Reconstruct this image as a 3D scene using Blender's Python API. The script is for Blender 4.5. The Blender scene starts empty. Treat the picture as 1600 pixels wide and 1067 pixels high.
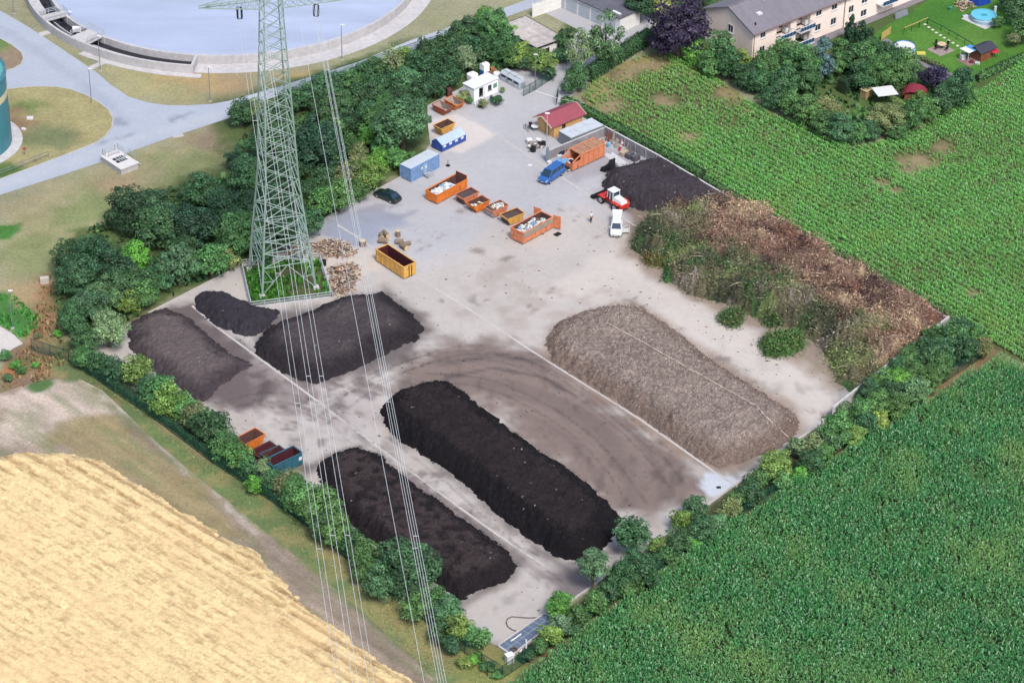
import bpy, bmesh, math, random
import numpy as np
from mathutils import Vector, Matrix
random.seed(7); rng = np.random.default_rng(7)
scene = bpy.context.scene
col = scene.collection
R_ = math.radians

# ------------------------------------------------------------ camera
FOC, PITCH, ROLL, CAMH = 4300.0, R_(33.2), R_(0.75), 205.0      # focal length in pixels of the 1600 px wide photo
_F = Vector((0, math.cos(PITCH), -math.sin(PITCH))); _r = Vector((1, 0, 0)); _u = _r.cross(_F)
_R = _r * math.cos(ROLL) + _u * math.sin(ROLL); _U = -_r * math.sin(ROLL) + _u * math.cos(ROLL)
cam_d = bpy.data.cameras.new('camera'); cam = bpy.data.objects.new('camera', cam_d); col.objects.link(cam)
cam_d.sensor_width = 36; cam_d.lens = FOC / 1600 * 36; cam_d.sensor_fit = 'HORIZONTAL'
cam_d.clip_start = 1; cam_d.clip_end = 9000
m = Matrix.Identity(4)
for i in range(3):
    m[i][0] = _R[i]; m[i][1] = _U[i]; m[i][2] = -_F[i]
m[2][3] = CAMH
cam.matrix_world = m
scene.camera = cam

# ------------------------------------------------------------ light
SUN_EL, SUN_AZ = R_(54), R_(156)       # direction towards the sun: azimuth measured clockwise from +Y
w = bpy.data.worlds.new('World'); scene.world = w; w.use_nodes = True
nt = w.node_tree; bg = nt.nodes['Background']
sky = nt.nodes.new('ShaderNodeTexSky'); sky.sky_type = 'NISHITA'; sky.sun_disc = False
sky.sun_elevation = SUN_EL; sky.sun_rotation = SUN_AZ; sky.dust_density = 3.2; sky.air_density = 1.0; sky.ozone_density = 1.0
nt.links.new(sky.outputs[0], bg.inputs[0]); bg.inputs[1].default_value = 0.13
sd = bpy.data.lights.new('sun', 'SUN'); sd.energy = 1.9; sd.angle = R_(14); sd.color = (1, .96, .90)
so = bpy.data.objects.new('sun', sd); col.objects.link(so)
so.rotation_euler = Vector((math.sin(SUN_AZ) * math.cos(SUN_EL), math.cos(SUN_AZ) * math.cos(SUN_EL), math.sin(SUN_EL))).to_track_quat('Z', 'Y').to_euler()
so.location = (0, 300, 150)
vs = scene.view_settings; vs.view_transform = 'Standard'; vs.look = 'None'; vs.gamma = 1; vs.exposure = 0.92

# ------------------------------------------------------------ photo pixel -> ground point
def ray(x, y): return _R * (x - 800) - _U * (y - 533.5) + _F * FOC
def G(x, y, z=0.0):
    d = ray(x, y); t = (z - CAMH) / d.z
    return Vector((d.x * t, d.y * t, z))
def ppm(x, y): return FOC / (G(x, y) - Vector((0, 0, CAMH))).length
def poly(pts, z=0.0): return [G(x, y, z) for x, y in pts]
def GN(pts): return np.array([[G(x, y).x, G(x, y).y] for x, y in pts])

# ------------------------------------------------------------ numpy noise
def _hash(ix, iy, s):
    n = (ix.astype(np.int64) * 374761393 + iy.astype(np.int64) * 668265263 + s * 1442695041) & 0x7fffffff
    n = ((n ^ (n >> 13)) * 1274126177) & 0x7fffffff
    return ((n ^ (n >> 16)) & 0xffff) / 65535.0
def vnoise(x, y, s=0):
    ix, iy = np.floor(x), np.floor(y); fx, fy = x - ix, y - iy
    fx = fx * fx * (3 - 2 * fx); fy = fy * fy * (3 - 2 * fy)
    a, b = _hash(ix, iy, s), _hash(ix + 1, iy, s); c, d = _hash(ix, iy + 1, s), _hash(ix + 1, iy + 1, s)
    return (a * (1 - fx) + b * fx) * (1 - fy) + (c * (1 - fx) + d * fx) * fy
def fbm(x, y, o=4, s=0):
    t = 0; a = .5; n = 0
    for i in range(o):
        t = t + a * vnoise(x * 2 ** i + 17 * i, y * 2 ** i - 9 * i, s + i); n += a; a *= .55
    return t / n * 2 - 1            # -1..1
def sdist(P, poly2):                # >0 inside
    x, y = P[:, 0], P[:, 1]; n = len(poly2); best = np.full(len(P), 1e9); ins = np.zeros(len(P), bool)
    for i in range(n):
        ax, ay = poly2[i]; bx, by = poly2[(i + 1) % n]
        dx, dy = bx - ax, by - ay; L = dx * dx + dy * dy + 1e-12
        t = np.clip(((x - ax) * dx + (y - ay) * dy) / L, 0, 1)
        best = np.minimum(best, np.hypot(x - ax - t * dx, y - ay - t * dy))
        c = ((ay > y) != (by > y)) & (x < (bx - ax) * (y - ay) / (by - ay + 1e-12) + ax); ins ^= c
    return np.where(ins, best, -best)
def ldist(P, line):
    x, y = P[:, 0], P[:, 1]; best = np.full(len(P), 1e9)
    for i in range(len(line) - 1):
        ax, ay = line[i]; bx, by = line[i + 1]; dx, dy = bx - ax, by - ay; L = dx * dx + dy * dy + 1e-12
        t = np.clip(((x - ax) * dx + (y - ay) * dy) / L, 0, 1)
        best = np.minimum(best, np.hypot(x - ax - t * dx, y - ay - t * dy))
    return best
def sstep(a, b, x):
    t = np.clip((x - a) / (b - a), 0, 1); return t * t * (3 - 2 * t)

KA = .60
def lin(v):
    v = v / 255; return v / 12.92 if v <= .04045 else ((v + .055) / 1.055) ** 2.4
def c(r, g, b, k=None):
    k = KA if k is None else k
    return (lin(r) * k, lin(g) * k, lin(b) * k)

# ------------------------------------------------------------ materials
MATS = {}
def mat(name, color, rough=.8, var=.12, scale=1.0, bump=0.0, bscale=None, metal=0, attr=False, objcol=False, spec=.3, dirt=0, alpha=None, trans=0, stretch=None):
    if name in MATS: return MATS[name]
    M = bpy.data.materials.new(name); M.use_nodes = True; n = M.node_tree; B = n.nodes['Principled BSDF']; L = n.links.new
    B.inputs['Roughness'].default_value = rough; B.inputs['Metallic'].default_value = metal
    B.inputs['Specular IOR Level'].default_value = spec
    tc = n.nodes.new('ShaderNodeTexCoord'); src = tc.outputs['Object']
    if stretch:
        mp = n.nodes.new('ShaderNodeMapping'); mp.inputs['Scale'].default_value = stretch; mp.inputs['Rotation'].default_value = (0, 0, 0); L(src, mp.inputs[0]); src = mp.outputs[0]
    if attr:
        at = n.nodes.new('ShaderNodeAttribute'); at.attribute_name = 'Col'; base = at.outputs['Color']
    else:
        rg = n.nodes.new('ShaderNodeRGB'); rg.outputs[0].default_value = (*color, 1); base = rg.outputs[0]
    if objcol:
        oi = n.nodes.new('ShaderNodeObjectInfo'); mx = n.nodes.new('ShaderNodeMix'); mx.data_type = 'RGBA'; mx.blend_type = 'MULTIPLY'; mx.inputs[0].default_value = 1
        L(base, mx.inputs[6]); L(oi.outputs['Color'], mx.inputs[7]); base = mx.outputs[2]
    if var:
        fac = None
        for k, (sc, dt) in enumerate(((scale, 6), (scale * .13, 3))):
            nz = n.nodes.new('ShaderNodeTexNoise'); nz.inputs['Scale'].default_value = sc; nz.inputs['Detail'].default_value = dt; nz.inputs['Roughness'].default_value = .65
            L(src, nz.inputs['Vector'])
            mr = n.nodes.new('ShaderNodeMapRange'); mr.inputs[1].default_value = .3; mr.inputs[2].default_value = .7
            a = var * (1 if k == 0 else .5); mr.inputs[3].default_value = 1 - a; mr.inputs[4].default_value = 1 + a
            L(nz.outputs[0], mr.inputs[0])
            mu = n.nodes.new('ShaderNodeVectorMath'); mu.operation = 'SCALE'; L(base, mu.inputs[0]); L(mr.outputs[0], mu.inputs['Scale']); base = mu.outputs[0]
    if dirt:
        nz = n.nodes.new('ShaderNodeTexNoise'); nz.inputs['Scale'].default_value = 1.7; nz.inputs['Detail'].default_value = 8; L(tc.outputs['Object'], nz.inputs['Vector'])
        mr = n.nodes.new('ShaderNodeMapRange'); mr.inputs[1].default_value = .52; mr.inputs[2].default_value = .72; mr.inputs[4].default_value = dirt; L(nz.outputs[0], mr.inputs[0])
        mx = n.nodes.new('ShaderNodeMix'); mx.data_type = 'RGBA'; L(mr.outputs[0], mx.inputs[0]); L(base, mx.inputs[6]); mx.inputs[7].default_value = (.07, .04, .025, 1); base = mx.outputs[2]
    L(base, B.inputs['Base Color'])
    if bump:
        nz = n.nodes.new('ShaderNodeTexNoise'); nz.inputs['Scale'].default_value = bscale or scale * 3; nz.inputs['Detail'].default_value = 5; L(src, nz.inputs['Vector'])
        bp = n.nodes.new('ShaderNodeBump'); bp.inputs['Strength'].default_value = bump; bp.inputs['Distance'].default_value = .1; L(nz.outputs[0], bp.inputs['Height']); L(bp.outputs[0], B.inputs['Normal'])
    if trans:
        out = n.nodes['Material Output']; tr = n.nodes.new('ShaderNodeBsdfTranslucent'); ms = n.nodes.new('ShaderNodeMixShader'); ms.inputs[0].default_value = trans
        L(base, tr.inputs[0]); L(B.outputs[0], ms.inputs[1]); L(tr.outputs[0], ms.inputs[2]); L(ms.outputs[0], out.inputs[0])
    if alpha is not None: B.inputs['Alpha'].default_value = alpha
    MATS[name] = M; return M

# ------------------------------------------------------------ objects
def tag(o, label=None, cat=None, group=None, kind=None):
    if label: o['label'] = label
    if cat: o['category'] = cat
    if group: o['group'] = group
    if kind: o['kind'] = kind
    return o
def empty(name, loc, rz=0, label=None, cat=None, group=None):
    o = bpy.data.objects.new(name, None); col.objects.link(o); o.location = loc; o.rotation_euler = (0, 0, rz); o.empty_display_size = .5
    return tag(o, label, cat, group)
def npmesh(name, V, Fq, material=None, colors=None, smooth=False):
    V = np.asarray(V, np.float32); Fq = np.asarray(Fq, np.int32); k = Fq.shape[1]
    me = bpy.data.meshes.new(name); me.vertices.add(len(V)); me.vertices.foreach_set('co', V.ravel())
    me.loops.add(Fq.size); me.loops.foreach_set('vertex_index', Fq.ravel())
    me.polygons.add(len(Fq)); me.polygons.foreach_set('loop_start', np.arange(0, Fq.size, k, dtype=np.int32))
    if smooth: me.polygons.foreach_set('use_smooth', np.ones(len(Fq), bool))
    me.update(calc_edges=True)
    if colors is not None:
        a = me.color_attributes.new('Col', 'FLOAT_COLOR', 'POINT'); cc = np.ones((len(V), 4), np.float32); cc[:, :3] = colors; a.data.foreach_set('color', cc.ravel())
    if material: me.materials.append(material)
    return me
def link(name, me, parent=None, loc=None, kind=None):
    o = bpy.data.objects.new(name, me); col.objects.link(o)
    if parent: o.parent = parent
    if loc is not None: o.location = loc
    if kind: o['kind'] = kind
    return o
class MB:
    def __init__(s): s.v = []; s.f = []; s.M = Matrix.Identity(4)
    def add(s, vs, fs):
        b = len(s.v); s.v += [tuple(s.M @ Vector(v)) for v in vs]; s.f += [tuple(b + i for i in f) for f in fs]; return s
    def box(s, x0, x1, y0, y1, z0, z1):
        return s.add([(x0, y0, z0), (x1, y0, z0), (x1, y1, z0), (x0, y1, z0), (x0, y0, z1), (x1, y0, z1), (x1, y1, z1), (x0, y1, z1)],
                     [(3, 2, 1, 0), (4, 5, 6, 7), (0, 1, 5, 4), (1, 2, 6, 5), (2, 3, 7, 6), (3, 0, 4, 7)])
    def hexa(s, b, t):      # bottom quad, top quad (counter-clockwise lists of 3-tuples)
        n = len(b); return s.add(list(b) + list(t), [tuple(range(n))[::-1], tuple(range(n, 2 * n))] + [(i, (i + 1) % n, n + (i + 1) % n, n + i) for i in range(n)])
    def ext(s, pts, y0, y1):     # profile in x,z extruded along y
        n = len(pts); return s.add([(x, y0, z) for x, z in pts] + [(x, y1, z) for x, z in pts], [tuple(range(n)), tuple(range(n, 2 * n))[::-1]] + [(i, n + i, n + (i + 1) % n, (i + 1) % n) for i in range(n)])
    def extx(s, pts, x0, x1):    # profile in y,z extruded along x
        n = len(pts); return s.add([(x0, y, z) for y, z in pts] + [(x1, y, z) for y, z in pts], [tuple(range(n))[::-1], tuple(range(n, 2 * n))] + [(i, (i + 1) % n, n + (i + 1) % n, n + i) for i in range(n)])
    def beam(s, a, b, w, h=None):
        a, b = Vector(a), Vector(b); d = (b - a); L = d.length
        if L < 1e-6: return s
        d /= L; u = d.cross(Vector((0, 0, 1)));
        if u.length < 1e-3: u = Vector((1, 0, 0))
        u.normalize(); v = u.cross(d); h = h or w; u = u * w / 2; v = v * h / 2
        return s.hexa([a - u - v, a + u - v, a + u + v, a - u + v][::-1], [b - u - v, b + u - v, b + u + v, b - u + v][::-1])
    def tube(s, pts, r, n=6, caps=True):
        pts = [Vector(p) for p in pts]; rs = r if isinstance(r, (list, tuple)) else [r] * len(pts)
        vs = []
        for i, p in enumerate(pts):
            d = (pts[min(i + 1, len(pts) - 1)] - pts[max(i - 1, 0)]).normalized(); u = d.cross(Vector((0, 0, 1)))
            if u.length < 1e-3: u = Vector((1, 0, 0))
            u.normalize(); v = d.cross(u)
            vs += [p + (u * math.cos(2 * math.pi * k / n) + v * math.sin(2 * math.pi * k / n)) * rs[i] for k in range(n)]
        fs = [(i * n + k, i * n + (k + 1) % n, (i + 1) * n + (k + 1) % n, (i + 1) * n + k) for i in range(len(pts) - 1) for k in range(n)]
        if caps: fs += [tuple(range(n))[::-1], tuple((len(pts) - 1) * n + k for k in range(n))]
        return s.add(vs, fs)
    def lathe(s, prof, n=24, cx=0, cy=0):
        vs = [(cx + r * math.cos(2 * math.pi * k / n), cy + r * math.sin(2 * math.pi * k / n), z) for r, z in prof for k in range(n)]
        fs = [(i * n + k, i * n + (k + 1) % n, (i + 1) * n + (k + 1) % n, (i + 1) * n + k) for i in range(len(prof) - 1) for k in range(n)]
        return s.add(vs, fs)
    def wheel(s, x, y0, y1, z, r, n=16):
        return s.add([(x + r * math.cos(2 * math.pi * k / n), y, z + r * math.sin(2 * math.pi * k / n)) for y in (y0, y1) for k in range(n)],
                     [(k, (k + 1) % n, n + (k + 1) % n, n + k) for k in range(n)] + [tuple(range(n))[::-1], tuple(range(n, 2 * n))])
    def build(s, name, material, parent=None, loc=None, smooth=False, bevel=0):
        me = bpy.data.meshes.new(name); me.from_pydata(s.v, [], s.f); bm = bmesh.new(); bm.from_mesh(me)
        bmesh.ops.recalc_face_normals(bm, faces=bm.faces)
        if bevel: bmesh.ops.bevel(bm, geom=bm.edges[:], offset=bevel, segments=2, affect='EDGES', profile=.5, clamp_overlap=True)
        bm.to_mesh(me); bm.free()
        if smooth:
            me.polygons.foreach_set('use_smooth', np.ones(len(me.polygons), bool))
        me.materials.append(material); me.update()
        return link(name, me, parent, loc)
def frame(corner, along, h=0.0):
    a = G(*corner, h); b = G(*along, h); d = b - a
    return Vector((a.x, a.y, 0)), math.atan2(d.y, d.x), d.length
def copy_tree(o, parent=None):
    cc = o.copy(); col.objects.link(cc); cc.parent = parent
    for ch in list(o.children): copy_tree(ch, cc)
    return cc
ORD = ['first', 'second', 'third', 'fourth', 'fifth', 'sixth', 'seventh', 'eighth', 'ninth', 'tenth', 'eleventh', 'twelfth', 'thirteenth', 'fourteenth', 'fifteenth', 'sixteenth', 'seventeenth', 'eighteenth', 'nineteenth', 'twentieth', 'twenty-first', 'twenty-second', 'twenty-third', 'twenty-fourth', 'twenty-fifth', 'twenty-sixth', 'twenty-seventh', 'twenty-eighth', 'twenty-ninth', 'thirtieth']

# ------------------------------------------------------------ painted ground sheets (real surface colours, one value per vertex)
def paint(P, base, items, jit=1.0):
    C = np.tile(np.array(base, float), (len(P), 1))
    j1 = fbm(P[:, 0] * .35, P[:, 1] * .35, 5, 3); 
    for it in items:
        kind, geo, colr = it[0], it[1], np.array(it[2]); soft = it[3] if len(it) > 3 else 1.5; jamp = it[4] if len(it) > 4 else 2.0; op = it[5] if len(it) > 5 else 1.0
        if kind == 'poly': d = sdist(P, GN(geo))
        elif kind == 'line': d = it[6] - ldist(P, GN(geo))
        elif kind == 'blob':
            (px, py, rm) = geo; g = G(px, py); d = rm - np.hypot(P[:, 0] - g.x, P[:, 1] - g.y)
        d = d + j1 * jamp * jit
        mk = sstep(-soft, soft, d) * op
        if len(it) > 7: mk = mk * it[7](P)
        C = C * (1 - mk[:, None]) + colr * mk[:, None]
    return C
def sheet(name, pts, z, cell, material, base, items, kind='structure', thick=0):
    P2 = GN(pts); bm = bmesh.new(); vs = [bm.verts.new((x, y, z)) for x, y in P2]; f = bm.faces.new(vs)
    bmesh.ops.triangulate(bm, faces=[f])
    x0, y0 = P2.min(0); x1, y1 = P2.max(0)
    for ax, a0, a1 in ((0, x0, x1), (1, y0, y1)):
        t = a0 + cell
        no = Vector((1, 0, 0)) if ax == 0 else Vector((0, 1, 0))
        while t < a1:
            co = Vector((t, 0, 0)) if ax == 0 else Vector((0, t, 0))
            bmesh.ops.bisect_plane(bm, geom=bm.verts[:] + bm.edges[:] + bm.faces[:], plane_co=co, plane_no=no); t += cell
    if thick:
        be = [e for e in bm.edges if len(e.link_faces) == 1]
        r = bmesh.ops.extrude_edge_only(bm, edges=be)
        for v in [g for g in r['geom'] if isinstance(g, bmesh.types.BMVert)]: v.co.z -= thick
    bmesh.ops.recalc_face_normals(bm, faces=bm.faces)
    me = bpy.data.meshes.new(name); bm.to_mesh(me); bm.free()
    P = np.empty(len(me.vertices) * 3); me.vertices.foreach_get('co', P); P = P.reshape(-1, 3)
    C = paint(P[:, :2], base, items)
    a = me.color_attributes.new('Col', 'FLOAT_COLOR', 'POINT'); cc = np.ones((len(P), 4), np.float32); cc[:, :3] = C; a.data.foreach_set('color', cc.ravel())
    me.materials.append(material)
    return link(name, me, kind=kind)
# ============================================================ GROUND
DRY = c(158, 157, 127); GRN = c(112, 138, 76); BGR = c(74, 128, 56); BRN = c(150, 128, 104); OCH = c(186, 160, 118)
PALE = c(200, 186, 168); SOIL = c(160, 144, 112)
m_ground = mat('grass_ground', (0, 0, 0), .95, .24, 2.2, .8, 9, attr=True)
xs = np.concatenate([[-4000, -1500, -600, -300, -180], np.arange(-130, 130.1, .8), [180, 300, 600, 1500, 4000]])
ys = np.concatenate([[-3000, -1000, 0, 140], np.arange(205, 450, .8), [480, 560, 800, 1500, 4500]])
X, Y = np.meshgrid(xs, ys); P = np.c_[X.ravel(), Y.ravel()]
gi = [
 ('poly', [(60, 150), (180, 150), (180, 260), (0, 300), (0, 180)], DRY, 2, 3),
 ('blob', (45, 175, 4), GRN, 2, 4), ('blob', (75, 215, 5), c(120, 132, 90), 2, 3), ('blob', (30, 160, 3), c(160, 130, 95), 2, 3),
 ('poly', [(150, 105), (320, 105), (330, 160), (260, 160), (200, 150)], c(168, 162, 118), 3, 3),
 ('blob', (360, 130, 4), c(180, 156, 120), 3, 4), ('blob', (300, 118, 4), c(186, 164, 118), 3, 4), ('blob', (470, 128, 4), c(176, 156, 110), 3, 3),
 ('poly', [(0, 320), (200, 245), (360, 195), (370, 240), (310, 290), (200, 330), (120, 400), (60, 470), (0, 460)], c(164, 156, 122), 2, 3),
 ('blob', (140, 330, 5), GRN, 2, 5, .6), ('blob', (300, 260, 5), GRN, 2, 5, .5), ('blob', (60, 400, 6), GRN, 2, 5, .5), ('blob', (230, 300, 5), c(132, 142, 92), 2, 5, .7),
 ('blob', (200, 290, 3), c(172, 150, 120), 2, 4, .8), ('blob', (350, 215, 4), c(150, 132, 112), 2, 3), ('blob', (30, 470, 4), OCH, 2, 3, .7),
 ('poly', [(-40, 352), (30, 350), (38, 360), (20, 372), (-40, 385)], BGR, .5, 1),
 ('poly', [(-40, 455), (15, 455), (40, 480), (62, 495), (62, 510), (40, 530), (20, 525), (-40, 490)], c(70, 140, 62), .6, 1.5),
 ('line', [(75, 440), (72, 480), (75, 515), (50, 545), (30, 560)], c(170, 132, 100), 1.2, 2, 1, 1.6),
 ('poly', [(30, 535), (110, 545), (125, 600), (0, 625), (0, 560)], c(140, 116, 96), 1.5, 2.5),
 ('blob', (25, 575, 1.5), c(92, 116, 62), 1, 2), ('blob', (10, 580, 1.2), c(176, 120, 80), 1, 2), ('blob', (105, 575, 1.6), c(150, 144, 96), 1, 2),
 # woodland floor and verge beside the left fence
 ('poly', [(330, 160), (480, 120), (650, 60), (840, 60), (870, 110), (730, 170), (630, 280), (400, 405), (210, 500), (130, 545), (80, 470), (90, 400), (200, 310), (350, 260)], c(86, 104, 58), 1.5, 3),
 ('line', [(120, 560), (300, 705), (480, 850), (650, 985), (800, 1095)], c(108, 124, 80), 1.6, 2.0, 1, 4.2),
 ('line', [(150, 600), (300, 722), (420, 815), (500, 880), (620, 980), (700, 1060)], c(110, 134, 82), 1.0, 2.2, .7, 1.3),
 ('line', [(190, 600), (250, 650), (330, 720)], c(168, 140, 112), 1, 2, .8, .9), ('line', [(520, 870), (600, 950), (700, 1040)], c(158, 148, 100), 1.5, 3, .8, 2.0),
 # right verge and garden strips
 ('line', [(790, 1060), (920, 970), (1100, 835), (1400, 640), (1560, 545)], c(150, 122, 92), .8, 1.2, 1, 1.5),
 ('line', [(760, 1060), (900, 965), (1080, 830), (1320, 665), (1530, 530)], c(78, 84, 52), 1.0, 1.0, 1, 1.6),
 ('poly', [(700, 1100), (730, 1010), (800, 1010), (820, 1040), (760, 1110)], c(140, 146, 84), 1, 2),
 ('poly', [(885, 60), (1060, 20), (1120, 110), (1340, 215), (1530, 150), (1700, 50), (1700, -80), (900, -80)], c(84, 106, 56), 1, 2),
]
GC = paint(P, DRY, gi); _gv = sstep(-.05, .3, fbm(P[:, 0] * .5, P[:, 1] * .5, 5, 141)) * (ldist(P, GN([(120, 560), (300, 715), (480, 860), (650, 1000), (800, 1095)])) < 7)
GC = GC * (1 - .6 * _gv[:, None]) + np.array(c(160, 144, 100)) * .6 * _gv[:, None]
nn = fbm(P[:, 0] * .08, P[:, 1] * .08, 5, 11); GC *= (1 + .20 * nn)[:, None]
n2 = sstep(.05, .35, fbm(P[:, 0] * .16, P[:, 1] * .16, 5, 21))[:, None] * .35; GC = GC * (1 - n2) + np.array(c(138, 146, 92)) * n2 * (GC.mean(1, keepdims=True) / .21)
nx, ny = len(xs), len(ys); I = np.arange(nx * ny).reshape(ny, nx)
Fq = np.stack([I[:-1, :-1], I[:-1, 1:], I[1:, 1:], I[1:, :-1]], -1).reshape(-1, 4)
link('ground', npmesh('ground', np.c_[P, np.zeros(len(P))], Fq, m_ground, GC), kind='structure')

# road of the treatment works
m_asph = mat('asphalt', (0, 0, 0), .9, .07, 2.0, .3, 30, attr=True)
ASP = c(182, 190, 204)
road_px = [(-160, 372), (0, 305), (90, 276), (165, 251), (260, 217), (355, 186), (420, 155), (500, 128), (600, 96), (680, 66), (760, 38), (850, 6), (960, -40), (1000, -90), (900, -90),
           (830, -2), (740, 30), (640, 64), (560, 97), (450, 131), (400, 146), (358, 158), (330, 163), (295, 165), (260, 165), (228, 160), (200, 151), (172, 132), (150, 113), (110, 86), (70, 59), (35, 37), (0, 17), (-60, -20), (-160, -75), (-300, 100)]
ri = [('poly', [(180, 182), (207, 197), (178, 200)], c(150, 158, 172), .15, .5), ('poly', [(262, 184), (295, 178), (268, 190)], c(150, 158, 172), .15, .5), ('line', [(158, 225), (215, 208)], c(152, 160, 172), .15, .3, 1, .25),
      ('line', [(0, 40), (60, 82), (120, 125), (200, 190)], c(166, 174, 190), .5, 1, .6, .9), ('line', [(0, 290), (200, 222), (400, 160), (700, 50)], c(192, 198, 208), .8, 1, .7, 1.2)]
sheet('road', road_px, .02, 1.2, m_asph, ASP, ri)
m_kerb = mat('kerb_concrete', c(196, 196, 198), .85, .1, 2)
def grass_island(pts, base, items):
    sheet('grass_island', pts, .12, 1.0, m_ground, base, items, thick=.14)
    k = MB(); W = poly(pts)
    for i in range(len(W)):
        a, b = W[i], W[(i + 1) % len(W)]; k.beam((a.x, a.y, .075), (b.x, b.y, .075), .18, .15)
    k.build('kerb', m_kerb)['kind'] = 'structure'
grass_island([(0, 142), (30, 138), (60, 136), (90, 137), (112, 141), (135, 150), (155, 161), (170, 173), (177, 186), (175, 200), (165, 214), (150, 224), (110, 240), (60, 259), (0, 281), (-150, 335), (-150, 150)], c(170, 162, 116),
             [('blob', (45, 170, 3), GRN, 2, 3), ('blob', (75, 215, 4), c(124, 132, 94), 2, 3), ('blob', (25, 190, 3), c(152, 128, 100), 2, 3), ('blob', (10, 268, 3), c(90, 118, 60), 1, 2)])
grass_island([(-150, 50), (0, 61), (20, 72), (34, 83), (37, 92), (34, 101), (22, 108), (8, 112), (-150, 118)], c(152, 134, 112), [('blob', (-5, 70, 3), GRN, 2, 3)])

# yard
YARD = c(188, 188, 192)
CON = c(198, 190, 183); STN = c(110, 98, 96); DST = c(82, 72, 72)
yard_px = [(113, 548), (200, 505), (232, 490), (300, 455), (400, 403), (482, 357), (552, 317), (625, 277), (650, 262), (672, 225), (668, 190), (668, 165), (700, 148), (735, 130), (790, 112), (865, 92), (885, 70), (905, 48), (850, 20), (900, -12),
           (985, 10), (1030, 40), (1020, 62), (940, 106), (925, 122), (905, 140), (882, 162), (872, 168), (900, 178), (944, 202), (1026, 250), (1100, 294), (1235, 374), (1380, 452), (1478, 506), (1300, 652), (1235, 695), (1083, 806), (897, 936), (862, 962), (800, 1026), (778, 1010), (735, 985), (560, 862), (400, 748), (250, 642), (160, 580)]
def pn(sc, lo, hi, s, o=5): return lambda P: sstep(lo, hi, fbm(P[:, 0] * sc, P[:, 1] * sc, o, s))
def arcs(P):       # wheel tracks sweeping round the heap
    g = G(700, 760); r = np.hypot(P[:, 0] - g.x, P[:, 1] - g.y); return .35 + .65 * sstep(-.3, .3, fbm(r * .9, P[:, 0] * .05, 4, 5))
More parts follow.
